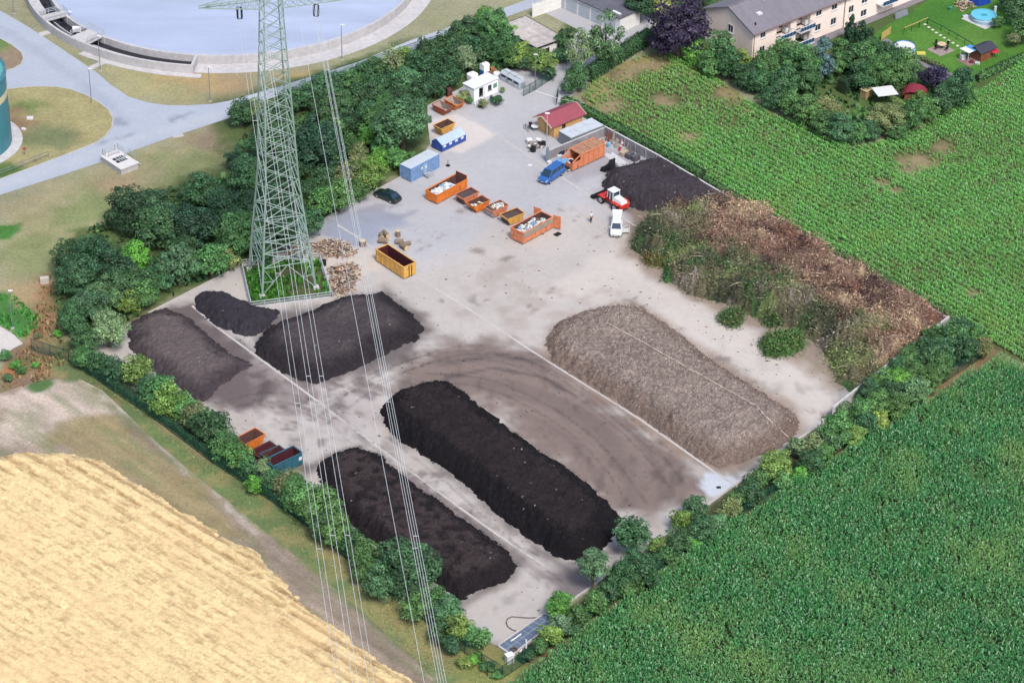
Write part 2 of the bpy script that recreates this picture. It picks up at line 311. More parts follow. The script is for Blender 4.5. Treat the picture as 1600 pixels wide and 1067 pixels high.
yi = [
 ('poly', [(640, 440), (760, 360), (900, 330), (1000, 345), (1320, 600), (1230, 700), (1100, 800), (880, 960), (800, 1030), (100, 560), (400, 400), (560, 420)], CON, 3, 3, .85),
 ('poly', [(820, 470), (980, 370), (1060, 440), (1300, 580), (1300, 650), (1245, 680), (1120, 560), (980, 470)], c(207, 199, 192), 1.5, 2),
 ('poly', [(660, 190), (712, 178), (778, 210), (722, 240), (700, 236), (690, 240)], c(216, 208, 204), .4, .3),
 ('poly', [(500, 348), (560, 322), (620, 335), (640, 350), (600, 362), (560, 400), (500, 385)], c(158, 164, 180), 1.0, 1.5),
 ('line', [(560, 330), (590, 325), (620, 322)], c(160, 158, 168), .5, 1.8, .8, .6), ('line', [(575, 345), (640, 335)], c(156, 156, 168), .5, 1.8, .8, .6),
 ('poly', [(560, 385), (500, 372), (480, 420), (520, 470), (570, 440), (600, 400)], c(208, 196, 186), 1, 2, .9),
 ('poly', [(740, 400), (860, 420), (1010, 480), (900, 500), (820, 520), (700, 470)], c(172, 160, 152), 1.5, 3.5, .6, 0, pn(.3, -.25, .3, 48)),
 # brown compost wash between the windrows, with sweeping wheel tracks
 ('poly', [(660, 545), (740, 530), (840, 545), (900, 590), (1000, 665), (1100, 745), (1105, 765), (1030, 815), (965, 800), (850, 700), (740, 620), (620, 605)], c(140, 123, 115), 2.2, 3.5, .97),
 ('poly', [(660, 545), (740, 530), (840, 545), (900, 590), (1000, 665), (1100, 745), (1040, 800), (965, 800), (850, 700), (740, 620), (620, 605)], c(112, 99, 96), 2.5, 3, .62, 0, arcs),
 ('line', [(700, 590), (770, 575), (850, 590), (900, 620)], c(92, 82, 82), .3, .7, .8, .35), ('line', [(690, 570), (780, 555), (880, 570), (930, 610)], c(100, 90, 90), .3, .7, .8, .3),
 ('poly', [(560, 600), (640, 560), (740, 520), (830, 480), (720, 470), (640, 500), (560, 590)], c(168, 156, 152), 1.5, 3.5, .6, 0, pn(.3, -.2, .3, 38)),
 ('poly', [(150, 560), (420, 560), (600, 640), (760, 800), (860, 900), (700, 990), (500, 830), (330, 700)], c(176, 164, 156), 1.5, 4, .55, 0, pn(.35, -.15, .3, 45)),
 ('line', [(598, 650), (700, 740), (880, 885), (960, 860)], DST, 1.2, 1.2, .7, .6),
 ('poly', [(200, 500), (300, 470), (420, 570), (460, 600), (380, 640), (330, 630), (240, 580)], c(104, 92, 92), 1.5, 2.5, .95),
 ('poly', [(340, 560), (420, 560), (560, 600), (600, 640), (480, 680), (380, 640)], c(150, 138, 136), 1, 3, .8, 0, pn(.25, -.15, .15, 31)),
 ('poly', [(390, 500), (600, 450), (680, 515), (640, 560), (480, 605), (400, 560)], DST, 1.5, 2, .8),
 ('line', [(480, 730), (560, 700), (650, 760), (800, 860), (800, 900), (720, 945)], DST, 1.0, 1.3, .7, .8),
 ('poly', [(840, 550), (870, 510), (960, 475), (1010, 485), (1250, 640), (1255, 680), (1150, 745), (1080, 725)], c(150, 128, 112), 1.2, 1.5, .8),
 ('poly', [(850, 900), (960, 880), (930, 930), (890, 945), (860, 930)], c(108, 98, 100), 1, 1.5, .8),
 ('poly', [(935, 300), (945, 262), (1040, 250), (1120, 290), (1120, 330), (1000, 345)], c(92, 84, 86), 1.2, 1.5, .8),
 ('poly', [(970, 400), (990, 330), (1180, 315), (1490, 500), (1310, 610), (1180, 520), (1060, 460)], c(140, 122, 104), 1.5, 2, .8),
 ('poly', [(860, 240), (950, 230), (1020, 245), (960, 270), (900, 285), (860, 260)], c(160, 158, 166), 1, 1.5, .7),
 ('poly', [(1100, 738), (1150, 745), (1165, 765), (1110, 775), (1095, 760)], c(208, 214, 224), .4, .6),
 ('line', [(1160, 765), (1190, 735), (1240, 690)], c(170, 168, 180), .3, .8, .8, .6),
 ('poly', [(480, 640), (560, 610), (620, 640), (520, 700)], c(180, 170, 168), 1.5, 3, .7),
 ('line', [(560, 680), (700, 800), (850, 900)], c(140, 130, 130), .4, 1.2, .7, .5),
]
rb = random.Random(12)
for q in range(70):
    if q < 42: t_ = rb.random(); a, b = 400 + t_ * 220 + rb.uniform(-30, 30), 640 + rb.uniform(-55, 55) + t_ * 0
    else: t_ = rb.random(); a, b = 600 + t_ * 250 + rb.uniform(-25, 25), 700 + t_ * 190 + rb.uniform(-25, 25)
    yi.append(('blob', (a, b, rb.uniform(.25, 1.0)), c(120, 110, 108), .35, 1.4, .75, 0, pn(1.4, -.15, .2, 200 + q, 3)))
for q, (a, b, r) in enumerate([(700, 470, 1.3), (745, 465, 1.5), (830, 480, 1.0), (860, 455, 1.2), (660, 385, 1.5), (690, 370, 1.4), (740, 395, .7), (790, 405, .6), (905, 420, .7), (720, 330, .6), (455, 670, 1.5), (500, 690, 1.3), (520, 650, 1.5), (430, 655, 1.3), (640, 600, 1.5), (590, 605, 1.4), (560, 645, 1), (375, 600, 1.4), (350, 640, 1.2), (880, 325, .6), (905, 345, .7), (930, 370, .5), (830, 310, .5), (995, 470, 1.2), (1060, 520, 1), (1130, 560, 1), (1180, 600, 1), (1260, 640, 1), (1290, 655, 1)]):
    yi.append(('blob', (a, b, r), c(128, 116, 110), .6, 2.0, .75, 0, pn(.9, -.1, .25, 41 + q)))
YC = YARD
m_yard = mat('yard_paving', (0, 0, 0), .85, .055, 1.1, .25, 20, attr=True)
yo = sheet('yard_paving', yard_px, .03, .55, m_yard, YC, yi)
me = yo.data; PP = np.empty(len(me.vertices) * 3); me.vertices.foreach_get('co', PP); PP = PP.reshape(-1, 3)
cc = np.empty(len(PP) * 4); me.color_attributes['Col'].data.foreach_get('color', cc); cc = cc.reshape(-1, 4)
k = fbm(PP[:, 0] * .12, PP[:, 1] * .12, 6, 51); cc[:, :3] *= (1 + .10 * k)[:, None]
k = sstep(.1, .5, fbm(PP[:, 0] * .7 + 3, PP[:, 1] * .35, 5, 61)) * .28 * sstep(-300, -270, -PP[:, 1] + 25); cc[:, :3] *= (1 - k)[:, None]
me.color_attributes['Col'].data.foreach_set('color', cc.ravel())

# drainage channels: pale concrete strips let into the yard
m_strip = mat('pale_concrete', c(200, 195, 192), .85, .14, 2.5)
for pts, wd in (([(707, 167), (720, 175), (855, 262), (930, 312), (990, 352), (1010, 362)], .3), ([(528, 352), (560, 372), (600, 400), (651, 433), (722, 476), (830, 548), (1000, 655), (1120, 740), (1160, 765)], .34), ([(300, 478), (340, 512), (405, 560), (460, 600), (560, 675), (700, 780), (770, 830), (850, 884)], .34)):
    W = poly(pts); s_ = MB()
    for i in range(len(W) - 1): s_.beam(W[i] + Vector((0, 0, .03)), W[i + 1] + Vector((0, 0, .03)), wd, .016)
    s_.build('drainage_channel', m_strip)['kind'] = 'structure'
# tyre marks and joints: thin stains lying on the paving
m_mark = bpy.data.materials.new('tyre_mark'); m_mark.use_nodes = True; n_ = m_mark.node_tree; B_ = n_.nodes['Principled BSDF']; B_.inputs['Base Color'].default_value = (*c(84, 76, 74), 1); B_.inputs['Roughness'].default_value = .9
tc_ = n_.nodes.new('ShaderNodeTexCoord'); nz_ = n_.nodes.new('ShaderNodeTexNoise'); nz_.inputs['Scale'].default_value = 1.3; nz_.inputs['Detail'].default_value = 6; mr_ = n_.nodes.new('ShaderNodeMapRange'); mr_.inputs[1].default_value = .36; mr_.inputs[2].default_value = .8; mr_.inputs[4].default_value = .30
n_.links.new(tc_.outputs['Object'], nz_.inputs[0]); n_.links.new(nz_.outputs[0], mr_.inputs[0]); n_.links.new(mr_.outputs[0], B_.inputs['Alpha'])
mk = MB(); zz_ = .036
def ribbon(pts, w, off=0.0, n=26):
    global zz_; zz_ += .0008; P_ = [G(x, y) for x, y in pts]; Q = []
    for i in range(n + 1):        # Catmull-Rom through the points
        t = i / n * (len(P_) - 1); k_ = min(int(t), len(P_) - 2); f = t - k_; p0, p1, p2, p3 = P_[max(k_ - 1, 0)], P_[k_], P_[k_ + 1], P_[min(k_ + 2, len(P_) - 1)]
        Q.append(.5 * ((2 * p1) + (p2 - p0) * f + (2 * p0 - 5 * p1 + 4 * p2 - p3) * f * f + (3 * p1 - p0 - 3 * p2 + p3) * f ** 3))
    vs_ = []
    for i, q in enumerate(Q):
        d = (Q[min(i + 1, n)] - Q[max(i - 1, 0)]).normalized(); nn_ = Vector((-d.y, d.x, 0)); vs_ += [q + nn_ * (off - w / 2) + Vector((0, 0, zz_)), q + nn_ * (off + w / 2) + Vector((0, 0, zz_))]
    mk.add(vs_, [(2 * i, 2 * i + 1, 2 * i + 3, 2 * i + 2) for i in range(n)])
for pts in ([(470, 640), (560, 600), (680, 560), (790, 560), (900, 610), (1000, 690), (1060, 760)], [(500, 660), (600, 590), (720, 548), (830, 560), (930, 620), (1040, 710)],
            [(1000, 790), (930, 700), (850, 640), (760, 600), (660, 590)], [(600, 690), (700, 770), (800, 860), (870, 915)], [(330, 640), (420, 620), (500, 640), (560, 690)]):
    for o_ in (-1.0, 1.0): ribbon(pts, .55, o_)
for pts in ([(662, 395), (760, 345), (900, 275)], [(560, 425), (640, 480), (780, 590)], [(800, 285), (900, 350), (960, 395)], [(700, 215), (790, 275)], [(985, 470), (1100, 545), (1210, 610)], [(850, 420), (970, 350)]): ribbon(pts, .07, 0, 12)
mk.build('tyre_marks', m_mark)['kind'] = 'structure'
# kerb of the yard
s_ = MB()
for pts in ([(232, 490), (300, 455), (400, 403), (482, 357), (552, 317), (630, 276)], [(778, 1010), (862, 962), (897, 936), (1083, 806), (1235, 695), (1300, 652)]):
    W = poly(pts)
    for i in range(len(W) - 1): s_.beam(W[i] + Vector((0, 0, .08)), W[i + 1] + Vector((0, 0, .08)), .28, .2)
s_.build('kerb', m_strip)['kind'] = 'structure'
s_ = sheet('path', [(0, 560), (20, 545), (36, 537), (20, 522), (0, 510), (-80, 470), (-100, 600)], .04, 2, m_asph, c(214, 208, 204), [])
sheet('path', [(145, 109), (183, 92), (178, 88), (138, 105)], .05, 2, m_asph, c(205, 203, 204), [])
sheet('path', [(64, 58), (86, 51), (80, 47), (60, 52)], .05, 2, m_asph, c(205, 203, 204), [])

# stubble and dirt strip beside the wheat, built as its own sheet
STR = c(168, 152, 136)
m_dirt = mat('bare_earth', (0, 0, 0), .95, .24, 2.6, .9, 10, attr=True)
fm = [(-200, 640), (0, 615), (60, 595), (120, 590), (160, 610), (200, 648), (250, 696), (300, 738), (400, 818), (480, 884), (560, 950), (640, 1022), (700, 1085), (740, 1140), (500, 1300), (-300, 1300)]
fi = [('line', [(110, 588), (160, 610), (200, 648), (250, 696), (300, 738), (400, 818), (480, 884), (560, 950), (640, 1022), (700, 1085)], c(122, 132, 90), .8, 2.4, .95, 1.0),
      ('poly', [(0, 625), (60, 600), (140, 592), (180, 640), (120, 660), (60, 690), (0, 695)], c(204, 188, 174), 1, 2.5),
      ('line', [(150, 600), (225, 668), (300, 748), (400, 836), (500, 922), (600, 1006), (650, 1050)], c(206, 196, 186), .5, 1.2, .9, .7),
      ('line', [(190, 660), (260, 720), (330, 790), (450, 880), (580, 990), (660, 1067)], c(148, 132, 116), .8, 2.0, .9, 1.2),
      ('line', [(250, 690), (400, 800), (520, 905), (600, 985)], c(112, 130, 92), .4, 1.8, .7, .35),
      ('poly', [(70, 690), (110, 650), (160, 650), (280, 730), (400, 850), (300, 830), (160, 730)], c(160, 146, 104), 1, 2.2, .8),
      ('blob', (62, 598, 1.6), c(88, 122, 72), .6, 1.5), ('blob', (110, 590, .9), c(88, 122, 72), .6, 1.5)]
be = sheet('bare_earth', fm, .03, .45, m_dirt, STR, fi)
def streak(o, ang, su, sv, amp, patch, pamt):
    me = o.data; PP = np.empty(len(me.vertices) * 3); me.vertices.foreach_get('co', PP); PP = PP.reshape(-1, 3); cc = np.empty(len(PP) * 4); me.color_attributes['Col'].data.foreach_get('color', cc); cc = cc.reshape(-1, 4)
    ca, sa = math.cos(R_(ang)), math.sin(R_(ang)); U = PP[:, 0] * ca + PP[:, 1] * sa; W = -PP[:, 0] * sa + PP[:, 1] * ca
    cc[:, :3] *= (1 + amp * fbm(U * su, W * sv, 5, 131))[:, None]; k = (sstep(.0, .4, fbm(U * su * 1.5, W * sv * .6, 5, 133)) * pamt)[:, None]; cc[:, :3] = cc[:, :3] * (1 - k) + np.array(patch) * k
    me.color_attributes['Col'].data.foreach_set('color', cc.ravel())
streak(be, -43, .10, 1.1, .30, c(118, 132, 88), .5)

# garden lawn, house forecourt, corn soil
LAWN = c(76, 128, 42)
sheet('lawn', [(1345, 70), (1385, 40), (1420, 22), (1480, -20), (1700, -60), (1700, 60), (1600, 86), (1545, 118), (1505, 140), (1470, 120), (1440, 95), (1400, 78)], .03, 1.2, m_ground, LAWN,
      [('blob', (1480, 75, 7), c(92, 142, 52), 2, 3, .8), ('blob', (1460, 25, 5), c(66, 120, 38), 2, 3, .8), ('blob', (1540, 60, 5), c(96, 136, 56), 2, 3, .6)])
sheet('lawn', [(1310, 195), (1345, 165), (1360, 175), (1350, 215), (1330, 215)], .035, 1.2, m_ground, c(92, 142, 54), [])
sheet('lawn', [(1060, 70), (1090, 20), (1102, 58), (1090, 78)], .03, 1.2, m_ground, c(50, 110, 52), [])
sheet('path', [(1250, 85), (1302, 60), (1400, 20), (1452, -2), (1440, -8), (1395, 8), (1250, 68)], .04, 1.5, m_asph, c(138, 134, 138), [])
sheet('path', [(1376, 66), (1384, 60), (1440, 92), (1500, 122), (1492, 128), (1430, 98)], .05, 1.5, m_asph, c(138, 136, 144), [])
CS = c(100, 104, 66)  # soil tone turned dark green: shade under the maize put into the colour
bare = lambda lst: [('blob', b, SOIL, 1.5, 2.6, .9) for b in lst]
corn_up = [(908, 152), (935, 112), (975, 98), (1018, 84), (1060, 84), (1100, 108), (1180, 165), (1255, 200), (1330, 232), (1370, 226), (1440, 200), (1520, 150), (1600, 96), (1750, 10), (1800, 640), (1620, 580), (1545, 540), (1480, 495), (1380, 440), (1235, 362), (1100, 281), (1010, 228), (960, 196), (925, 178)]
BARE_UP = [(1022, 100, 3.6), (975, 120, 2.4), (950, 165, 2.6), (940, 145, 1.8), (1075, 218, 2.5), (1140, 150, 2), (1435, 258, 2.6), (1420, 270, 1.6), (1040, 160, 1.5), (1380, 290, 1.2), (1470, 232, 1.2), (1520, 460, 1.2), (1400, 300, 1.0)]
sheet('field_soil', corn_up, .03, 1.0, m_dirt, CS, bare(BARE_UP) + [('line', [(915, 165), (945, 110), (1020, 88), (1100, 120), (1200, 180)], c(156, 142, 100), 1, 2, .9, 1.3)])
corn_lo = [(810, 1067), (900, 1000), (985, 930), (1100, 852), (1250, 755), (1400, 660), (1480, 612), (1560, 562), (1640, 600), (1800, 660), (1850, 1300), (500, 1350)]
sheet('field_soil', corn_lo, .03, 1.5, m_dirt, c(60, 72, 40), [('line', [(1540, 560), (1620, 600), (1700, 640)], c(150, 136, 92), 1, 1, .8, 1)])  # dark green base paints the shade beneath the tall maize
# ============================================================ CROPS (stuff)
m_corn = mat('corn_leaf', (0, 0, 0), .6, 0, attr=True, spec=.2, trans=.12)
def leaf_strip(n, az, z0, L, wd, rise, droop, cx, cy, rs=None):
    """n leaves, each three cross-sections -> 2 quads"""
    ca, sa = np.cos(az), np.sin(az); V = np.zeros((n, 6, 3))
    for k, (t, ww) in enumerate(((0, .55), (.5, 1.0), (1, .12))):
        r = L * t * .95; z = z0 + rise * math.sin(math.pi * min(t * .75, 1)) * 1.0 - droop * t * t
        for s_, q in ((-1, 0), (1, 1)):
            V[:, 2 * k + q, 0] = cx + ca * r - sa * s_ * wd * ww / 2; V[:, 2 * k + q, 1] = cy + sa * r + ca * s_ * wd * ww / 2; V[:, 2 * k + q, 2] = z
    b = (np.arange(n) * 6)[:, None]
    Fq = np.concatenate([b + np.array([[0, 1, 3, 2]]), b + np.array([[2, 3, 5, 4]])], 0)
    return V.reshape(-1, 3), Fq
def corn(name, pts, rowdir, row, step, h, nl, base, bares=(), sparse=None, label='', leafL=.75, leafw=.13, stripe=0):
    pl = GN(pts); a = math.atan2(rowdir[1], rowdir[0]); ca, sa = math.cos(a), math.sin(a)
    u = pl @ np.array([ca, sa]); v = pl @ np.array([-sa, ca])
    uu, vv = np.meshgrid(np.arange(u.min(), u.max(), step), np.arange(v.min(), v.max(), row)); uu = uu.ravel() + rng.normal(0, step * .3, uu.size); vv = vv.ravel() + rng.normal(0, row * .05, vv.size)
    P = np.c_[uu * ca - vv * sa, uu * sa + vv * ca]
    # keep only what the camera (and a step aside) can see
    gx = [G(-120, 1200), G(1720, 1200), G(1720, -60), G(-120, -60)]; vis = sdist(P, np.array([[g.x, g.y] for g in gx])) > 0
    P = P[vis]; d = sdist(P, pl); P = P[d > .2]; vig = np.ones(len(P)); hh = np.ones(len(P))
    nz = fbm(P[:, 0] * .12, P[:, 1] * .12, 5, 71); n3 = fbm(P[:, 0] * .5, P[:, 1] * .5, 4, 81)
    for (px, py, r) in bares:
        g = G(px, py); dd = np.hypot(P[:, 0] - g.x, P[:, 1] - g.y) + nz * r * 1.2; vig = np.minimum(vig, .08 + .92 * sstep(r * .5, r * 1.6, dd))
    if sparse is not None: vig = vig * sparse(P, nz, n3)
    keep = rng.random(len(P)) < vig; P = P[keep]; vig = vig[keep]; nz = nz[keep]; n3 = n3[keep]
    n = len(P); hh = h * (.72 + .28 * vig) * (1 + .12 * n3) * rng.uniform(.85, 1.12, n)
    Vs, Fs, Cs = [], [], []; off = 0
    for k in range(nl):
        az = rng.uniform(0, 2 * math.pi, n); t = (k + .5) / nl
        z0 = hh * (.35 + .6 * t) ; L = leafL * rng.uniform(.7, 1.2, n) * (1.05 - .35 * t); 
        V, F_ = leaf_strip(n, az, z0, L, leafw * rng.uniform(.8, 1.25, n), .16 + .18 * t, .22 * (1.2 - .6 * t), P[:, 0], P[:, 1])
        br = rng.uniform(.7, 1.35, n) * (1 + .25 * nz) * (.88 + .3 * t)
        cb = np.array(base) * br[:, None]; pale = (rng.random(n) < .22)[:, None] * rng.uniform(.3, .9, (n, 1)); cb = cb * (1 - pale) + np.array(c(150, 194, 150, .7)) * pale; ye = np.clip(1.0 - vig + .7 * np.clip(n3 + nz * 1.5, 0, 1), 0, 1)[:, None]  # pale: random leaves whitened to stand for highlights on the crop
        cb = cb * (1 - ye * .6) + np.array(c(150, 170, 90)) * ye * .6
        Vs.append(V); Fs.append(F_ + off); Cs.append(np.repeat(cb, 6, 0)); off += len(V)
    o = link(name, npmesh(name, np.concatenate(Vs), np.concatenate(Fs), m_corn, np.concatenate(Cs), smooth=True))
    print('corn', n); return tag(o, label, 'corn', kind='stuff')
A_dir = (math.cos(R_(-50)), math.sin(R_(-50))); B_dir = (math.cos(R_(49)), math.sin(R_(49)))
corn('corn_plants', corn_lo, B_dir, .80, .25, 1.8, 7, c(60, 124, 70, .72), label='dense tall dark green maize crop filling the lower right field beyond the hedge', leafL=.48, leafw=.16,
     sparse=lambda P, nz, n3: .75 + .25 * sstep(-.4, .1, n3))
def sp_up(P, nz, n3):
    g0 = G(940, 150); d = np.hypot(P[:, 0] - g0.x, P[:, 1] - g0.y); base = .52 + .48 * sstep(8, 26, d + nz * 14)
    return base * (.72 + .28 * sstep(-.4, .1, nz + n3 * .6))
corn('corn_plants', corn_up, A_dir, 1.05, .17, .75, 6, c(92, 156, 74, .86), BARE_UP, sp_up, 'shorter patchy green maize crop in the upper right field between yard wall and gardens', leafL=.36, leafw=.15)

# wheat: a lumpy canopy with tufted ears
wheat_px = [(-120, 716), (0, 709), (60, 706), (100, 708), (160, 718), (205, 743), (262, 779), (300, 804), (360, 838), (412, 868), (450, 908), (490, 948), (525, 975), (590, 1025), (675, 1077), (730, 1110), (700, 1300), (-350, 1350)]
pl = GN(wheat_px); m_wheat = mat('wheat', (0, 0, 0), .9, .10, 5.0, .35, 18, attr=True, trans=0)
x0, y0 = pl.min(0); x1, y1 = pl.max(0); vis = [G(-120, 1180), G(700, 1180), G(700, 650), G(-120, 650)]
x0 = min(v.x for v in vis); y0 = min(v.y for v in vis); x1 = max(v.x for v in vis); y1 = max(v.y for v in vis)
cs = .17; xs = np.arange(x0, x1, cs); ys = np.arange(y0, y1, cs); X, Y = np.meshgrid(xs, ys); P = np.c_[X.ravel(), Y.ravel()]
d = sdist(P, pl); ca, sa = math.cos(R_(-41)), math.sin(R_(-41)); U = P[:, 0] * ca + P[:, 1] * sa; Vv = -P[:, 0] * sa + P[:, 1] * ca
e = sstep(.0, 2.0, d + .8 * fbm(P[:, 0] * .35, P[:, 1] * .35, 3, 5) + .35 * fbm(P[:, 0] * 2.5, P[:, 1] * 2.5, 3, 6))
lump = fbm(P[:, 0] * 1.1, P[:, 1] * 1.1, 4, 9); rows = fbm(U * .22, Vv * 1.5, 4, 13)     # lanes running along the field
hole = sstep(.10, .40, fbm(U * .9 + 5, Vv * 4.0, 4, 15) + .30 * fbm(U * .12, Vv * .25, 3, 16)); lane = np.zeros(len(P))
edgeband = sstep(9, 2, d); strp = sstep(.15, .75, np.sin(Vv * 2 * math.pi / 2.1 + lump * .8)) * edgeband * sstep(-.25, .1, fbm(U * .3, Vv * .3, 3, 17) + .25)
tram = sstep(.45, .95, np.sin(Vv * 2 * math.pi / 1.35 + .35 * fbm(U * .06, Vv * .06, 3, 18))) * sstep(-.12, .22, fbm(U * .8, Vv * .5, 4, 14)); hole = np.clip(hole * .55 + tram * .6 + sstep(.975, .995, np.sin(Vv * 2 * math.pi / 13)) * .3, 0, 1)
H = e * (.60 + .03 * lump + .03 * rows - .12 * hole - .22 * strp) + e * rng.uniform(-.03, .03, len(P))
wc = np.array(c(238, 212, 160, .62)) * rng.uniform(.82, 1.18, (len(P), 1)) * (1 + .14 * lump + .10 * rows)[:, None]
bl = np.clip(hole * .7 + strp * .65, 0, 1)[:, None]; wc = wc * (1 - bl) + np.array(c(164, 132, 88)) * bl
warm = sstep(0, .5, fbm(P[:, 0] * .1, P[:, 1] * .1, 4, 19))[:, None] * .3; wc = wc * (1 - warm) + np.array(c(236, 200, 150, .62)) * warm
ok = (e > .02).reshape(X.shape); I = np.arange(X.size).reshape(X.shape)
Fq = np.stack([I[:-1, :-1], I[:-1, 1:], I[1:, 1:], I[1:, :-1]], -1).reshape(-1, 4); kf = (ok[:-1, :-1] | ok[1:, 1:]).ravel(); Fq = Fq[kf]
V = np.c_[P, H * 1.0 - .02]
def compact(V, F_, C):
    u, inv = np.unique(F_, return_inverse=True); return V[u], inv.reshape(F_.shape), C[u]
Vw, Fw, Cw = compact(V, Fq, wc)
idx = rng.choice(np.where((e > .25) & (d > 0))[0], 45000); q = P[idx] + rng.uniform(-.1, .1, (len(idx), 2)); hz = H[idx]; n = len(idx)
az = rng.uniform(0, 2 * math.pi, n); tl = rng.uniform(.05, .2, n); wdt = rng.uniform(.015, .04, n); up = rng.uniform(.01, .08, n)
T = np.zeros((n, 4, 3)); T[:, 0, :2] = q - np.c_[np.cos(az), np.sin(az)] * wdt[:, None]; T[:, 1, :2] = q + np.c_[np.cos(az), np.sin(az)] * wdt[:, None]
tip = q + np.c_[np.cos(az + 1.3), np.sin(az + 1.3)] * tl[:, None]; T[:, 2, :2] = tip + np.c_[np.cos(az), np.sin(az)] * wdt[:, None] * .6; T[:, 3, :2] = tip - np.c_[np.cos(az), np.sin(az)] * wdt[:, None] * .6
T[:, :2, 2] = (hz - .08)[:, None]; T[:, 2:, 2] = (hz + up)[:, None]
Ct = np.repeat(wc[idx] * rng.uniform(.85, 1.22, (n, 1)), 4, 0)
Vall = np.concatenate([Vw, T.reshape(-1, 3)]); Fall = np.concatenate([Fw, np.arange(n * 4).reshape(-1, 4) + len(Vw)]); Call = np.concatenate([Cw, Ct])
tag(link('wheat_crop', npmesh('wheat_crop', Vall, Fall, m_wheat, Call, smooth=False)), 'ripe golden wheat crop filling the lower left field', 'wheat', kind='stuff')

# rough grass and weeds on the verges (stuff)
def tufts(name, regions, label, cat, h=(.12, .4), wd=.09):
    Vs, Fs, Cs = [], [], []; off = 0
    for pts, dens, cols in regions:
        pl = GN(pts); x0, y0 = pl.min(0); x1, y1 = pl.max(0); n = int((x1 - x0) * (y1 - y0) * dens); P = np.c_[rng.uniform(x0, x1, n), rng.uniform(y0, y1, n)]
        P = P[sdist(P, pl) > 0]; k = fbm(P[:, 0] * .4, P[:, 1] * .4, 4, 91); P = P[rng.random(len(P)) < sstep(-.35, .25, k)]; n = len(P)
        az = rng.uniform(0, 2 * math.pi, n); hh = rng.uniform(*h, n); ww = wd * rng.uniform(.6, 1.5, n); le = rng.uniform(.4, 1.8, n) * wd; V = np.zeros((n, 4, 3)); dx = np.c_[np.cos(az), np.sin(az)]; dy = np.c_[-np.sin(az), np.cos(az)]
        V[:, 0, :2] = P - dx * ww[:, None]; V[:, 1, :2] = P + dx * ww[:, None]; V[:, 2, :2] = P + dx * ww[:, None] * .7 + dy * le[:, None]; V[:, 3, :2] = P - dx * ww[:, None] * .7 + dy * le[:, None]; V[:, 2:, 2] = hh[:, None]
        cl = np.array(cols)[rng.integers(0, len(cols), n)] * rng.uniform(.7, 1.3, (n, 1)); Vs.append(V.reshape(-1, 3)); Fs.append(np.arange(n * 4).reshape(-1, 4) + off); Cs.append(np.repeat(cl, 4, 0)); off += 4 * n
    return tag(link(name, npmesh(name, np.concatenate(Vs), np.concatenate(Fs), m_corn, np.concatenate(Cs))), label, cat, kind='stuff')
g1, g2, g3, g4 = c(118, 142, 90, .75), c(150, 148, 104, .75), c(98, 128, 78, .75), c(166, 146, 112, .7)
tufts('verge_grass', [
 ([(110, 555), (140, 545), (300, 665), (480, 810), (640, 950), (790, 1050), (800, 1110), (720, 1110), (600, 980), (480, 870), (330, 745), (200, 636), (140, 600)], 26, [g1, g2, g3]),
 ([(780, 1070), (900, 980), (1100, 835), (1320, 690), (1540, 560), (1530, 530), (1300, 655), (1080, 810), (890, 950), (790, 1020)], 16, [g3, g2, g4, g3]),
 ], 'rough green and straw coloured grass growing along the hedged edges of the yard', 'grass', (.03, .14), .055)
tufts('weeds', [([(380, 416), (498, 406), (516, 460), (394, 474)], 40, [c(84, 146, 60), c(62, 124, 50), c(104, 160, 70)])], 'dense bright green weeds growing under the lattice pylon', 'weeds', (.2, .75), .16)
UG = [c(60, 96, 62, .8), c(74, 112, 66, .8), c(50, 84, 58, .8), c(92, 126, 76, .8)]
tufts('undergrowth', [([(385, 182), (480, 152), (650, 88), (830, 62), (850, 92), (735, 120), (690, 142), (645, 185), (600, 255), (480, 342), (400, 398), (225, 488), (140, 540), (90, 500), (90, 400), (190, 318), (360, 275)], 5, UG),
 ([(1075, 70), (1120, 95), (1200, 110), (1300, 90), (1420, 110), (1500, 140), (1440, 195), (1350, 225), (1260, 200), (1180, 160), (1100, 110)], 4, UG)], 'leafy green undergrowth between the trees of the groves', 'undergrowth', (.2, .8), .3)
tufts('dry_scrub', [([(60, 450), (92, 440), (90, 520), (120, 560), (60, 600), (0, 615), (0, 560), (50, 540)], 9, [c(170, 130, 98), c(150, 112, 84), c(182, 160, 112), c(120, 130, 78)]),
 ([(-20, 455), (20, 462), (62, 495), (60, 512), (38, 530), (18, 520), (-20, 490)], 14, [c(70, 146, 62), c(88, 160, 76)])], 'rusty brown and green scrub between the lamp post and the grove', 'scrub', (.15, .5), .12)
